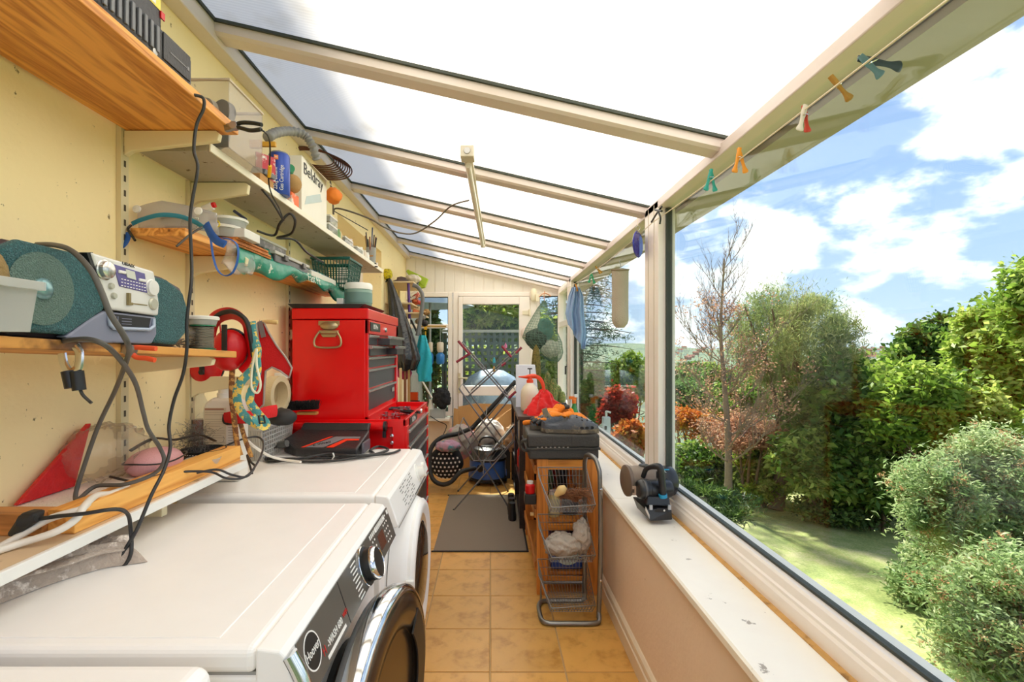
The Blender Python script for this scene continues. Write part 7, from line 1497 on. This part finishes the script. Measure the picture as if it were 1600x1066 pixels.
# pale blue cloth
yb_ = 4.13; c = P(901, 450, yb_)
def bc(u, v):
    vv = 449+v*(78+24*u-6*abs(u-.8)*4); lf_ = np.interp(vv, [449, 462, 490, 510, 530, 560], [894, 889, 884, 888, 889, 893]); rt_ = np.interp(vv, [449, 462, 490, 520, 545, 560], [905, 911, 913, 917, 914, 911])
    q = P(lf_+(rt_-lf_)*u, vv, yb_); return (q.x, yb_+.026*math.sin(13*u+3*v)*(.3+v)+.012*math.sin(29*u+5*v), q.z)
tag(ob('blue_cloth', G().sheet(bc, 46, 30), mat('pale_blue_cloth', '8ea8cc', .9, var=.12, bump=.3, bs=90), solid=.004, smooth=180), 'pale blue cloth pegged to the line in front of the casement', 'cloth')
t = thing('clothes_peg', 'orange-white peg holding the pale blue cloth', 'peg', (c.x, c.y, c.z)); ob('leg', G().tube(crs([c+V(-.012, -.01, .03), c+V(0, -.01, 0), c+V(.004, -.01, -.03)], 3), .006, 6), po, t, smooth=60); ob('leg', G().tube(crs([c+V(.016, .005, .03), c+V(0, .005, 0), c+V(-.006, .005, -.03)], 3), .006, 6), pw, t, smooth=60)
# net bag of shoes and bundles, hung by the door
c = P(851, 470, 4.85); yN_ = 4.85
NET = bpy.data.materials.new('net'); NET.use_nodes = True
MC['net'] = NET
rings = []; outl = [(851, 470, 2), (848, 482, 8), (848, 500, 18), (846, 516, 25), (847, 531, 31), (855, 548, 25), (861, 558, 16), (865, 565, 7)]
for (u, v, r) in outl:
    q = P(u, v, yN_); rr = r*yN_/FPX; rings.append([V(q.x+rr*math.cos(2*PI*j/28), q.y+rr*.55*math.sin(2*PI*j/28), q.z-.12*rr*math.cos(2*PI*j/28)) for j in range(28)])
NT = glassmat('green_net', (.84, .90, .86), .3, .3, .08, (.55, .62, .56))
t = thing('net_bag', 'green net bag of bundled cloths hanging by the sidelight at the right of the door', 'bag', tuple(c)); ob('net', G().loft(rings), NT, t, smooth=180)
g = G()
for j in range(0, 28): g.tube([r[j] for r in rings], .0016, 3)
for k in range(len(rings)-1):
    for f in (0, .25, .5, .75): g.tube([Vector(rings[k][j]).lerp(rings[k+1][j], f) for j in range(28)], .0014, 3, True)
ob('net_threads', g, mat('net_thread', '5c7866', .7), t, kind='stuff')
ob('drawstring', G().tube(crs([P(851, 455, yN_), P(850, 463, yN_), P(851, 472, yN_)], 3), .004, 6).tube(crs([P(842, 464, yN_), P(851, 458, yN_), P(861, 463, yN_)], 3), .006, 6), mat('peach_cord', 'd8a07c', .6), t, smooth=60)
rag('white bundle in the net bag', P(860, 545, 4.85), (.085, .05, .075), 31, mat('off_white_cloth', 'd8d2c6', .9)); rag('dark grey-green bundle in the net bag', P(838, 530, 4.85), (.10, .06, .09), 32, mat('dark_green_cloth', '46564c', .9, c2='1f2a26', cs=20)); rag('teal bundle in the net bag', P(852, 515, 4.87), (.07, .05, .10), 33, mat('teal_cloth', '54827c', .9))
tag(ob('soft_ball', G().sph(P(822, 520, 5.44), .058, .03, .07, 20, 14), mat('pinkish_white', 'e0cfc4', .7), smooth=180), 'pinkish white rounded pad hanging on the door frame behind the net bag', 'pad')
t = thing('door_sensor', 'cream alarm sensor box at the top right of the door frame', 'sensor', tuple(P(834, 460, 5.47)))
ob('body', G().lathe(P(834, 470, 5.46), [(.028, 0), (.038, .02), (.038, .11), (.028, .135), (0, .136)], (0, 0, 1), 20, .9, .9), CREAM, t, smooth=50); ob('clip', G().box(P(837, 460, 5.44).x, 5.41, P(837, 470, 5.44).z-.01, P(842, 460, 5.44).x, 5.45, P(842, 460, 5.44).z), CREAM, t, bevel=.003)
# strip light under the rafters
t = thing('strip_light', 'old fluorescent strip light batten fixed under the rafters', 'light', (-.08, 2.9, 2.05))
A = V(-.100, 2.08, 2.105); B = V(-.062, 3.85, 2.100)
LMt = mat('light_metal', 'cfc6b4', .4, var=.06, c2='9c8f78', cs=8, cth=.66)
ob('batten', G().beam(A, B, .038, .026), LMt, t, bevel=.003); d = (B-A).normalized()
ob('end_box', G().beam(A-d*.02, A+d*.05, .058, .050), LMt, t, bevel=.004); ob('tube', G().cyl(A+d*.06+V(0, 0, -.032), B-d*.05+V(0, 0, -.032), .0125), mat('tube_white', 'e6e0d2', .3), t, smooth=50)
ob('end_cap', G().beam(B-d*.05, B+d*.01, .034, .07), LMt, t, bevel=.003); ob('end_screw', G().lathe(A-d*.021, [(.014, 0), (.013, .003), (0, .003)], -d, 16), STEEL, t)
for f in (.18, .62): ob('spacer', G().cyl(A.lerp(B, f), A.lerp(B, f)+V(0, 0, .045), .006), LMt, t)
tag(ob('leaf_litter', G().obox(P(855, 318, 3.2)+V(0, 0, .0), .02, .012, .002), mat('leaf_dark_s', '4a3a26', .9)), 'dark dead leaf stuck under the roof sheet', 'leaf')
# ================================================================ FAR END: AIRER, VACUUM, CARDBOARD, HANGING THINGS
cb = mat('flat_cardboard', 'b08450', .9, var=.08, c2='8c6436', cs=5, cth=.62)
def leanbox(lab, pix, y, dy, th, nm='cardboard_sheet'):
    q = [P(u, v, y+(0 if v > 660 else dy)) for u, v in pix]; q = [V(p.x, p.y, max(p.z, .004)) for p in q]
    return tag(ob(nm, G().prism(q, (0, th, 0)), cb, bevel=.002), lab, 'cardboard')
leanbox('large flattened cardboard box leaning on the lower half of the door', [(709, 735), (802, 735), (800, 632), (742, 631), (716, 636)], 5.18, .16, .03)
leanbox('second cardboard sheet leaning in front at the right of the door', [(757, 738), (806, 738), (806, 660), (800, 638), (775, 655), (757, 672)], 5.0, .10, .02); leanbox('small cardboard flap at the left of the leaning sheets', [(707, 732), (716, 734), (717, 640), (709, 638)], 5.12, .12, .02)
# airer
t = thing('clothes_airer', 'folding grey metal clothes airer with dark red tips standing on the mat', 'airer', (-.07, 4.1, .008))
AW = mat('airer_grey', '7b7b7d', .35, .6, var=.1); AR = mat('airer_red', '8a2a3c', .45)
bars = [((709, 797), (803, 690)), ((797, 797), (718, 667)), ((717, 607), (786, 702)), ((806, 612), (730, 702)), ((716, 533), (797, 626)), ((815, 543), (732, 619))]
Yf, Yb = 3.83, 4.34
for (a, b) in bars:
    for dy in (0, Yb-Yf): ob('bar', G().tube([P(a[0], a[1], Yf)+V(0, dy, 0), P(b[0], b[1], Yf)+V(0, dy, 0)], .0062, 8), AW, t, smooth=60)
for (u, v) in ((803, 690), (718, 667), (717, 607), (806, 612), (797, 626), (732, 619), (786, 702), (730, 702), (755, 741), (763, 590), (760, 648), (755, 578), (740, 561), (785, 571)): ob('rung', G().tube([P(u, v, Yf), P(u, v, Yf)+V(0, Yb-Yf, 0)], .0032, 6), AW, t, smooth=60)
for (a, b) in (((716, 533), (734, 554)), ((713, 566), (735, 552)), ((784, 541), (799, 558)), ((815, 543), (806, 552)), ((806, 612), (795, 622)), ((790, 567), (784, 572))): ob('red_tip', G().tube([P(a[0], a[1], Yf), P(b[0], b[1], Yf)], .010, 8), AR, t, smooth=60)
ob('top_tray', G().tube([P(718, 668, Yf), P(716, 684, Yf), P(740, 720, Yf), P(772, 720, Yf), P(800, 690, Yf), P(803, 676, Yf)], .005, 6), AW, t, smooth=60)
g = G()
for i in range(6): g.tube([P(722+i*13, 690+min(i, 5-i)*4, Yf), P(736+i*6, 719, Yf+.2)], .003, 5)
ob('thin_wires', g, AW, t, kind='stuff')
for (u, v) in ((709, 797), (797, 797)):
    for dy in (0, Yb-Yf): ob('foot_cap', G().sph(P(u, v, Yf)+V(0, dy, 0), .009, n=10, m=6), BLACK, t, smooth=60)
# drum vacuum (plain)
vc = P(762, 760, 4.62); vx, vy = vc.x, 4.66
t = thing('drum_vacuum', 'blue and black drum vacuum cleaner behind the clothes airer', 'vacuum cleaner', (vx, vy, 0))
ob('drum', G().lathe((vx, vy, .045), [(.150, 0), (.172, .02), (.172, .16), (.165, .185), (0, .186)], n=36), mat('vacuum_blue', '3a62ae', .35, var=.08), t, smooth=40)
ob('lid', G().lathe((vx, vy, .225), [(.178, 0), (.180, .022), (.165, .04), (.13, .10), (.06, .125), (0, .128)], n=36), VB, t, smooth=40)
ob('base_ring', G().lathe((vx, vy, .03), [(.165, 0), (.182, .008), (.182, .03), (.165, .034)], n=36), BLKRUB, t, smooth=40)
for dx in (-.13, .13): ob('rear_wheel', G().cyl((vx+dx*1.15, vy+.05, .055), (vx+dx*1.4, vy+.05, .055), .055, n=24), mat('vacuum_blue', '3a62ae'), t, smooth=40)
for dx in (-.09, .09): ob('castor', G().sph((vx+dx, vy-.13, .022), .022, n=12, m=8), BLKRUB, t, smooth=60)
ob('handle', G().tube(crs([(vx-.09, vy, .30), (vx-.07, vy, .40), (vx, vy, .43), (vx+.07, vy, .40), (vx+.09, vy, .30)], 5), .010, 8), VB, t, smooth=60); ob('hose_port', G().lathe((vx-.06, vy-.155, .17), [(.035, 0), (.034, .025), (.026, .03), (0, .03)], (-.4, -1, 0), 20), VB, t, smooth=40)
def rib(pts, r, n=7): c = crs(pts, n); return G().tube(c, [r+.0018*(i % 2) for i in range(len(c))], 10)
tag(ob('vacuum_hose', rib([P(742, 732, 4.45), P(720, 738, 4.3), P(705, 753, 4.25), P(690, 757, 4.25), P(676, 748, 4.25), P(671, 725, 4.3), P(674, 700, 4.35), P(690, 684, 4.4), P(715, 678, 4.5), P(740, 668, 4.55)], .019, 14), BLKRUB, smooth=60), 'black ribbed vacuum hose looping around the starry bag', 'hose')
tag(ob('vacuum_wand', G().tube([P(735, 672, 4.55), P(806, 596, 4.62)], .021, 12), BLKRUB, smooth=50), 'black vacuum tube slanting up to the right across the door', 'tube'); tag(ob('chrome_wand', G().tube([P(770, 702, 4.5), P(803, 664, 4.55)], .014, 12), CHROME, smooth=50), 'thin chrome tube slanting beside the vacuum', 'tube')
# star bag
t = thing('star_bag', 'black bag printed with white stars on the floor left of the airer', 'bag', tuple(P(697, 752, 4.45)))
sc_ = P(697, 722, 4.45); SBg = crumple(G().sph(sc_, .155, .11, .145, 30, 20), .03, 9, 8, 24); ob('bag', SBg, mat('bag_black', '1c1a1c', .8, var=.2), t, smooth=180)
g = G(); rnd = random.Random(4)
for r_ in range(7):
    for i in range(8):
        fx_, fz_ = (i-3.5+.5*(r_ % 2))*.036, (r_-3.2)*.036
        if (fx_/.15)**2+(fz_/.135)**2 > .86: continue
        yy = sc_.y-.112*math.sqrt(max(0, 1-(fx_/.158)**2-(fz_/.148)**2))-.014; c = V(sc_.x+fx_, yy, sc_.z+fz_-.01)
        n_ = V(fx_/.158**2, -(sc_.y-yy)/.11**2, fz_/.148**2).normalized(); R3 = Vector((0, 0, 1)).rotation_difference(n_); g.prism([c+R3 @ V((.0125 if k % 2 == 0 else .0052)*math.sin(PI*k/5+.3), (.0125 if k % 2 == 0 else .0052)*math.cos(PI*k/5+.3), 0) for k in range(10)], n_*.003)
ob('star_print', g, WTXT, t, kind='stuff')
rag('lilac and teal patterned pouch lying on top of the starry bag', P(700, 697, 4.35), (.11, .07, .045), 41, mat('lilac_pattern', 'b08aa0', .8, c2='4a8a94', cs=16, cth=.5), .03, 'patterned_pouch', 'pouch')
rag('white and red crumpled carrier bag behind the airer', P(765, 676, 4.85), (.13, .08, .12), 42, mat('white_red_bag', 'e2ddd6', .5, c2='c04a44', cs=9, cth=.6), .06, 'carrier_bag', 'bag'); rag('crumpled pale brown paper at the right of the leaning cardboard', P(800, 685, 4.75), (.06, .05, .12), 43, mat('brown_paper', 'c8a07c', .8), .05, 'paper', 'paper')
rag('grey bundle in shade below the left far window', P(720, 690, 4.95), (.16, .10, .16), 44, mat('grey_bundle', 'a8a29a', .9, c2='c8808c', cs=9), .05, 'bundle', 'cloth')
tag(ob('black_crate', G().box(.10, 4.78, 0, .19, 4.95, .30), VB, bevel=.006), 'black box on the floor between the drum vacuum and the dark cabinet', 'box')
for i in range(3): tag(ob('black_boot', G().loft([[V(.158+(.030-.006*(z > .06))*math.cos(2*PI*j/14), 3.62+.11*i+(.05-.02*(z > .06))*math.sin(2*PI*j/14), z) for j in range(14)] for z in (0.0085, .03, .07, .10, .13)]), BLACK, smooth=50), ['nearest', 'middle', 'farthest'][i]+' black boot standing against the dark cabinet', 'boot')
# far sill: tray and black cloth
t = thing('clear_tray', 'clear grey plastic tray with bits in it on the far window sill', 'tray', tuple(P(684, 650, 5.40)))
tx = P(684, 650, 5.4).x; ob('tray', G().box(tx-.08, 5.345, .506, tx+.08, 5.47, .509).box(tx-.08, 5.345, .509, tx+.08, 5.347, .60).box(tx-.08, 5.468, .509, tx+.08, 5.47, .60).box(tx-.08, 5.347, .509, tx-.078, 5.468, .60).box(tx+.078, 5.347, .509, tx+.08, 5.468, .60), FROST, t, bevel=.001)
ob('tray_rim', G().tube([(tx-.083, 5.343, .602), (tx+.083, 5.343, .602), (tx+.083, 5.472, .602), (tx-.083, 5.472, .602)], .004, 6, True), mat('rim_grey_c', 'b8bcbc', .3), t)
rag('tangled black netting heaped on the tray on the far sill', P(690, 622, 5.36), (.085, .06, .10), 45, mat('black_net', '1d1c1e', .8, bump=1, bs=80), .06, 'black_netting', 'netting')
tag(ob('sill_cable', G().tube(crs([P(672, 650, 5.3), P(684, 658, 5.3), P(697, 664, 5.25), P(696, 672, 5.2), P(691, 682, 5.1)], 5), .005, 6), CABLE, smooth=60), 'black cable trailing down from the far sill', 'cable')
tag(ob('white_jug', G().lathe(P(672, 650, 5.38)+V(.01, 0, 0), [(.03, 0), (.035, .10), (.02, .16), (.022, .18), (0, .18)], n=20), WHITE, smooth=50), 'white jug on the far sill left of the tray', 'jug')
tag(ob('white_stick', G().tube([P(659, 594, 5.2), P(675, 622, 5.25)], .010, 8), WHITE, smooth=50), 'white plastic stick slanting in front of the far left window', 'stick')
# corner shelves with clutter
yk = 4.75
t = thing('corner_rack', 'cream shelf rack in the far left corner above the hanging bags', 'rack', (-.85, 4.9, 1.2))
for v, x1 in ((447, 655), (478, 652), (492, 664)):
    z = P(0, v, 4.8).z; x1_ = P(x1, v, 4.8).x; ob('shelf_board', G().box(XW+.001, 4.45, z-.015, x1_, 5.1, z), mat('cream_board', 'd8c49c', .6, var=.1), t, bevel=.002)
for y in (4.50, 5.05): ob('upright', G().box(XW+.001, y, 1.45, XW+.02, y+.02, P(0, 440, 4.8).z), RAILM, t)
top_ = P(0, 447, 4.8).z
g = crumple(G().sph(P(605, 429, 4.42), .045, .045, .048, 30, 22), .02, 51, 80, 200); tag(ob('yellow_scrubber', g, mat('yellow_mesh', 'd8c61a', .7, c2='8a7c10', cs=60, bump=1, bs=60), smooth=180), 'bright yellow mesh scrubber at the top of the far left corner', 'scrubber')
tag(ob('brown_cap', G().lathe(P(627, 441, 4.7), [(.085, 0), (.075, .012), (.045, .022), (.040, .045), (0, .055)], n=24), mat('brown_felt', '5c4a48', .9), smooth=60), 'dark brown flat hat on the corner rack', 'hat'); rag('pale crumpled cloth beside the brown hat', P(645, 436, 4.75), (.07, .06, .035), 52, mat('pale_cloth', 'd8ccb8', .9), .03)
tag(ob('green_bag', G().prism([P(634, 424, 4.9), P(637, 421, 4.9), P(669, 436, 4.88), P(664, 449, 4.86), P(652, 452, 4.86), P(646, 440, 4.88)], (0, .05, 0)), mat('lime_plastic', 'a8c22c', .35, c2='55605a', cs=8, cth=.58), bevel=.006), 'lime green plastic box tilted on the corner rack', 'box')
tag(ob('grey_scoop', G().prism([P(642, 428, 4.82), P(656, 436, 4.82), P(652, 447, 4.82), P(640, 440, 4.82)], (0, .03, 0)), mat('grey_scoop_m', '6a7478', .4), bevel=.004), 'grey plastic scoop in front of the lime green box', 'scoop')
CLT = [('rolled_paper', (641, 462), (650, 456), .014, 'e4dccc', 'white rolled paper on the corner rack, upper board'), ('rolled_paper', (636, 470), (649, 464), .012, 'cdbfae', 'beige rolled paper under the white roll'), ('red_tin', (652, 472), (659, 474), .020, 'b8382c', 'red tin on the corner rack'), ('orange_tin', (645, 486), (654, 487), .018, 'd06a34', 'orange tin on the lower board of the corner rack'), ('brush_handle', (646, 482), (665, 488), .008, 'c8a878', 'pale wooden handle across the corner rack'), ('dark_tool', (642, 500), (652, 520), .010, '2a2628', 'dark tool hanging below the corner rack')]
for nm, a, b, r, c, lab in CLT: tag(ob(nm, G().tube([P(a[0], a[1], 4.7), P(b[0], b[1], 4.72)], r, 12), mat('cl_'+c, c, .5, var=.15), smooth=50), lab, nm.split('_')[-1])
for i in range(7): rag(['coil of red and cream cord', 'small cream basket', 'bundle of grey cord', 'orange cloth bundle', 'dark net bundle', 'beige glove bundle', 'tan string bundle'][i]+' on the corner rack', P([650, 654, 660, 649, 663, 655, 666][i], [462, 484, 496, 472, 505, 503, 488][i], 4.78), (.032, .03, .028), 60+i, mat('clut%d' % i, ['a8382e', 'c8b48c', '8a8680', 'c86a3c', '3a3434', 'b8a48c', 'a8804c'][i], .8, c2=['e0c8a8', '8a6a3c', '5a5652', '7a2a1c', '1c1a1a', '7a6a54', '6a4a2c'][i], cs=60), .02, 'bundle', 'bundle')
tag(ob('purple_pole', G().tube([P(638, 442, 4.5), P(640, 498, 4.5)], .013, 10), mat('purple_metal', '5c3a86', .3, .3), smooth=50), 'purple pole hanging from the corner rack', 'pole')
tag(ob('grey_tube', G().tube(crs([P(645, 446, 4.45), P(653, 449, 4.45), P(660, 462, 4.45), P(659, 485, 4.45), P(655, 510, 4.45), P(652, 525, 4.45)], 6), .0185, 12), mat('tube_grey', '6f7072', .4), smooth=60), 'bent grey vacuum tube hanging in front of the corner rack', 'tube')
# black bin bag
def binbag(u, v):
    cxp = 608+24*min(1, v*1.1)-4*v+6*math.sin(2*v); w = 3+20*min(1, v*1.15)**.9*(1 if v < .88 else 1-.35*(v-.88)/.12); vv = 436+142*v
    a = 2*PI*u; q = P(cxp+w*math.cos(a), vv, 4.40); return (q.x+.006*math.sin(9*a)*v, 4.40+w*4.4/FPX*.55*math.sin(a)+.012*math.sin(7*a+3*v)*v, q.z+.010*math.sin(5*a)*v)
BGm = mat('bin_bag', '1f1e1e', .22, var=.2, bump=.9, bs=22, spec=.7)
t = thing('bin_bag', 'stretched black plastic sack hanging beside the red tool chest', 'bag', tuple(P(622, 578, 4.4))); ob('bag', G().sheet(binbag, 60, 30), BGm, t, smooth=180)
ob('knot', G().tube(crs([P(603, 441, 4.4), P(606, 434, 4.4), P(611, 440, 4.4)], 4), .008, 6), BGm, t, smooth=60)
rag('magenta bundle showing below the black sack', P(632, 583, 4.45), (.065, .05, .055), 71, mat('magenta_cloth', 'b01a5c', .8), .02)
def tq(u, v): a = 2*PI*u; w = (5+8*min(1, v*2.2))*(1 if v < .85 else .8); q = P(660+4*v+w*math.cos(a), 524+72*v, 4.5); return (q.x, 4.5+.04*math.sin(a)+.01*math.sin(5*a+6*v), q.z)
t = thing('turquoise_bag', 'turquoise fabric bag hanging in front of the far left window', 'bag', tuple(P(664, 596, 4.5))); ob('bag', G().sheet(tq, 36, 20), mat('turquoise_fabric', '1fa6b8', .7, var=.15, c2='147884', cs=9, cth=.55, bump=.4, bs=50), t, smooth=180); ob('cord', G().tube(crs([P(655, 520, 4.5), P(659, 528, 4.5), P(670, 536, 4.5)], 4), .006, 6), BLACK, t, smooth=60)
t = thing('clear_jug', 'clear container with orange liquid on the ledge left of the far window', 'container', tuple(P(647, 640, 4.7)))
cj = P(647, 642, 4.7); ob('base', G().box(cj.x-.05, cj.y-.03, cj.z, cj.x+.05, cj.y+.03, cj.z+.10), mat('dark_smoke', '2c2a2c', .2), t, bevel=.006); ob('liquid', G().box(cj.x-.038, cj.y-.028, cj.z+.101, cj.x+.038, cj.y+.028, cj.z+.18), mat('orange_liquid', 'c8481c', .15), t, bevel=.004); ob('glass', G().box(cj.x-.045, cj.y-.032, cj.z+.181, cj.x+.045, cj.y+.032, cj.z+.35), CLEAR, t, bevel=.004)
tag(ob('side_stand', G().box(-.955, 4.35, 0, -.66, 4.95, cj.z-.001), mat('stand_cream', 'd8cdb6', .6), bevel=.004), 'cream cupboard against the yellow wall behind the red tool cabinet', 'cupboard')
for i, (u, c) in enumerate([(618, 'b89a68'), (626, 'cdb486'), (633, '7a4a2c'), (639, 'a88450')]): tag(ob('timber_strip', G().obox(P(u, 612, 4.32+.02*i), .022, .012, .42), mat('strip_'+c, c, .6, var=.1), bevel=.001), ['leftmost pale timber strip', 'second pale timber strip', 'dark brown timber strip', 'rightmost tan timber strip'][i]+' standing behind the red tool chest', 'timber')
# blue camping lanterns on the far window
for i, (u, lab) in enumerate([(673, 'small blue gas lantern hanging at the left of the far window'), (688, 'larger blue gas lantern hanging at the right of the far window')]):
    q = P(u, 569, 5.38); t = thing('gas_lantern', lab, 'lantern', tuple(q)); r = .030+.016*i
    ob('cylinder', G().lathe(q, [(r*.8, 0), (r, .02), (r, .10), (r*.5, .125), (0, .125)], n=22), mat('lantern_blue', '1c6cae', .3), t, smooth=50); ob('globe', G().lathe(q+V(0, 0, .13), [(r*.6, 0), (r*.8, .02), (r*.8, .10), (r*.6, .11), (0, .112)], n=20), mat('globe_cream', 'cfc4b0', .4), t, smooth=50); ob('wire', G().tube([q+V(0, 0, .24), q+V(0, 0, .42)], .003, 5), STEEL, t)
tag(ob('window_rod', G().cyl(P(658, 510, 5.40), P(697, 510, 5.40), .011), mat('brass_wood', 'b8924c', .4), smooth=50), 'pale rod along the middle bar of the far left window', 'rod')
tag(ob('yellow_clamp', G().obox(P(665, 513, 5.37), .03, .02, .035).obox(P(665, 522, 5.37), .012, .012, .06), mat('clamp_yellow', 'd8a81c', .4), bevel=.003), 'yellow clamp on the rod of the far left window', 'clamp')
# ornaments hanging in the door glass
for i, (u, v, c, lab) in enumerate([(772, 563, '3aa0b4', 'small turquoise bottle ornament on the door glass'), (772, 577, 'd8a040', 'small amber ornament below the turquoise one'), (790, 540, 'c05a8a', 'small pink bottle ornament outside the door'), (730, 537, '7cae5a', 'small green bottle ornament outside the door')]):
    q = P(u, v, 5.44 if i < 2 else 5.72); tag(ob('ornament', G().lathe(q+V(0, 0, -.03), [(.014, 0), (.016, .01), (.016, .035), (.006, .05), (.006, .062), (0, .062)], n=14), mat('orn_'+c, c, .3), smooth=50), lab, 'ornament')
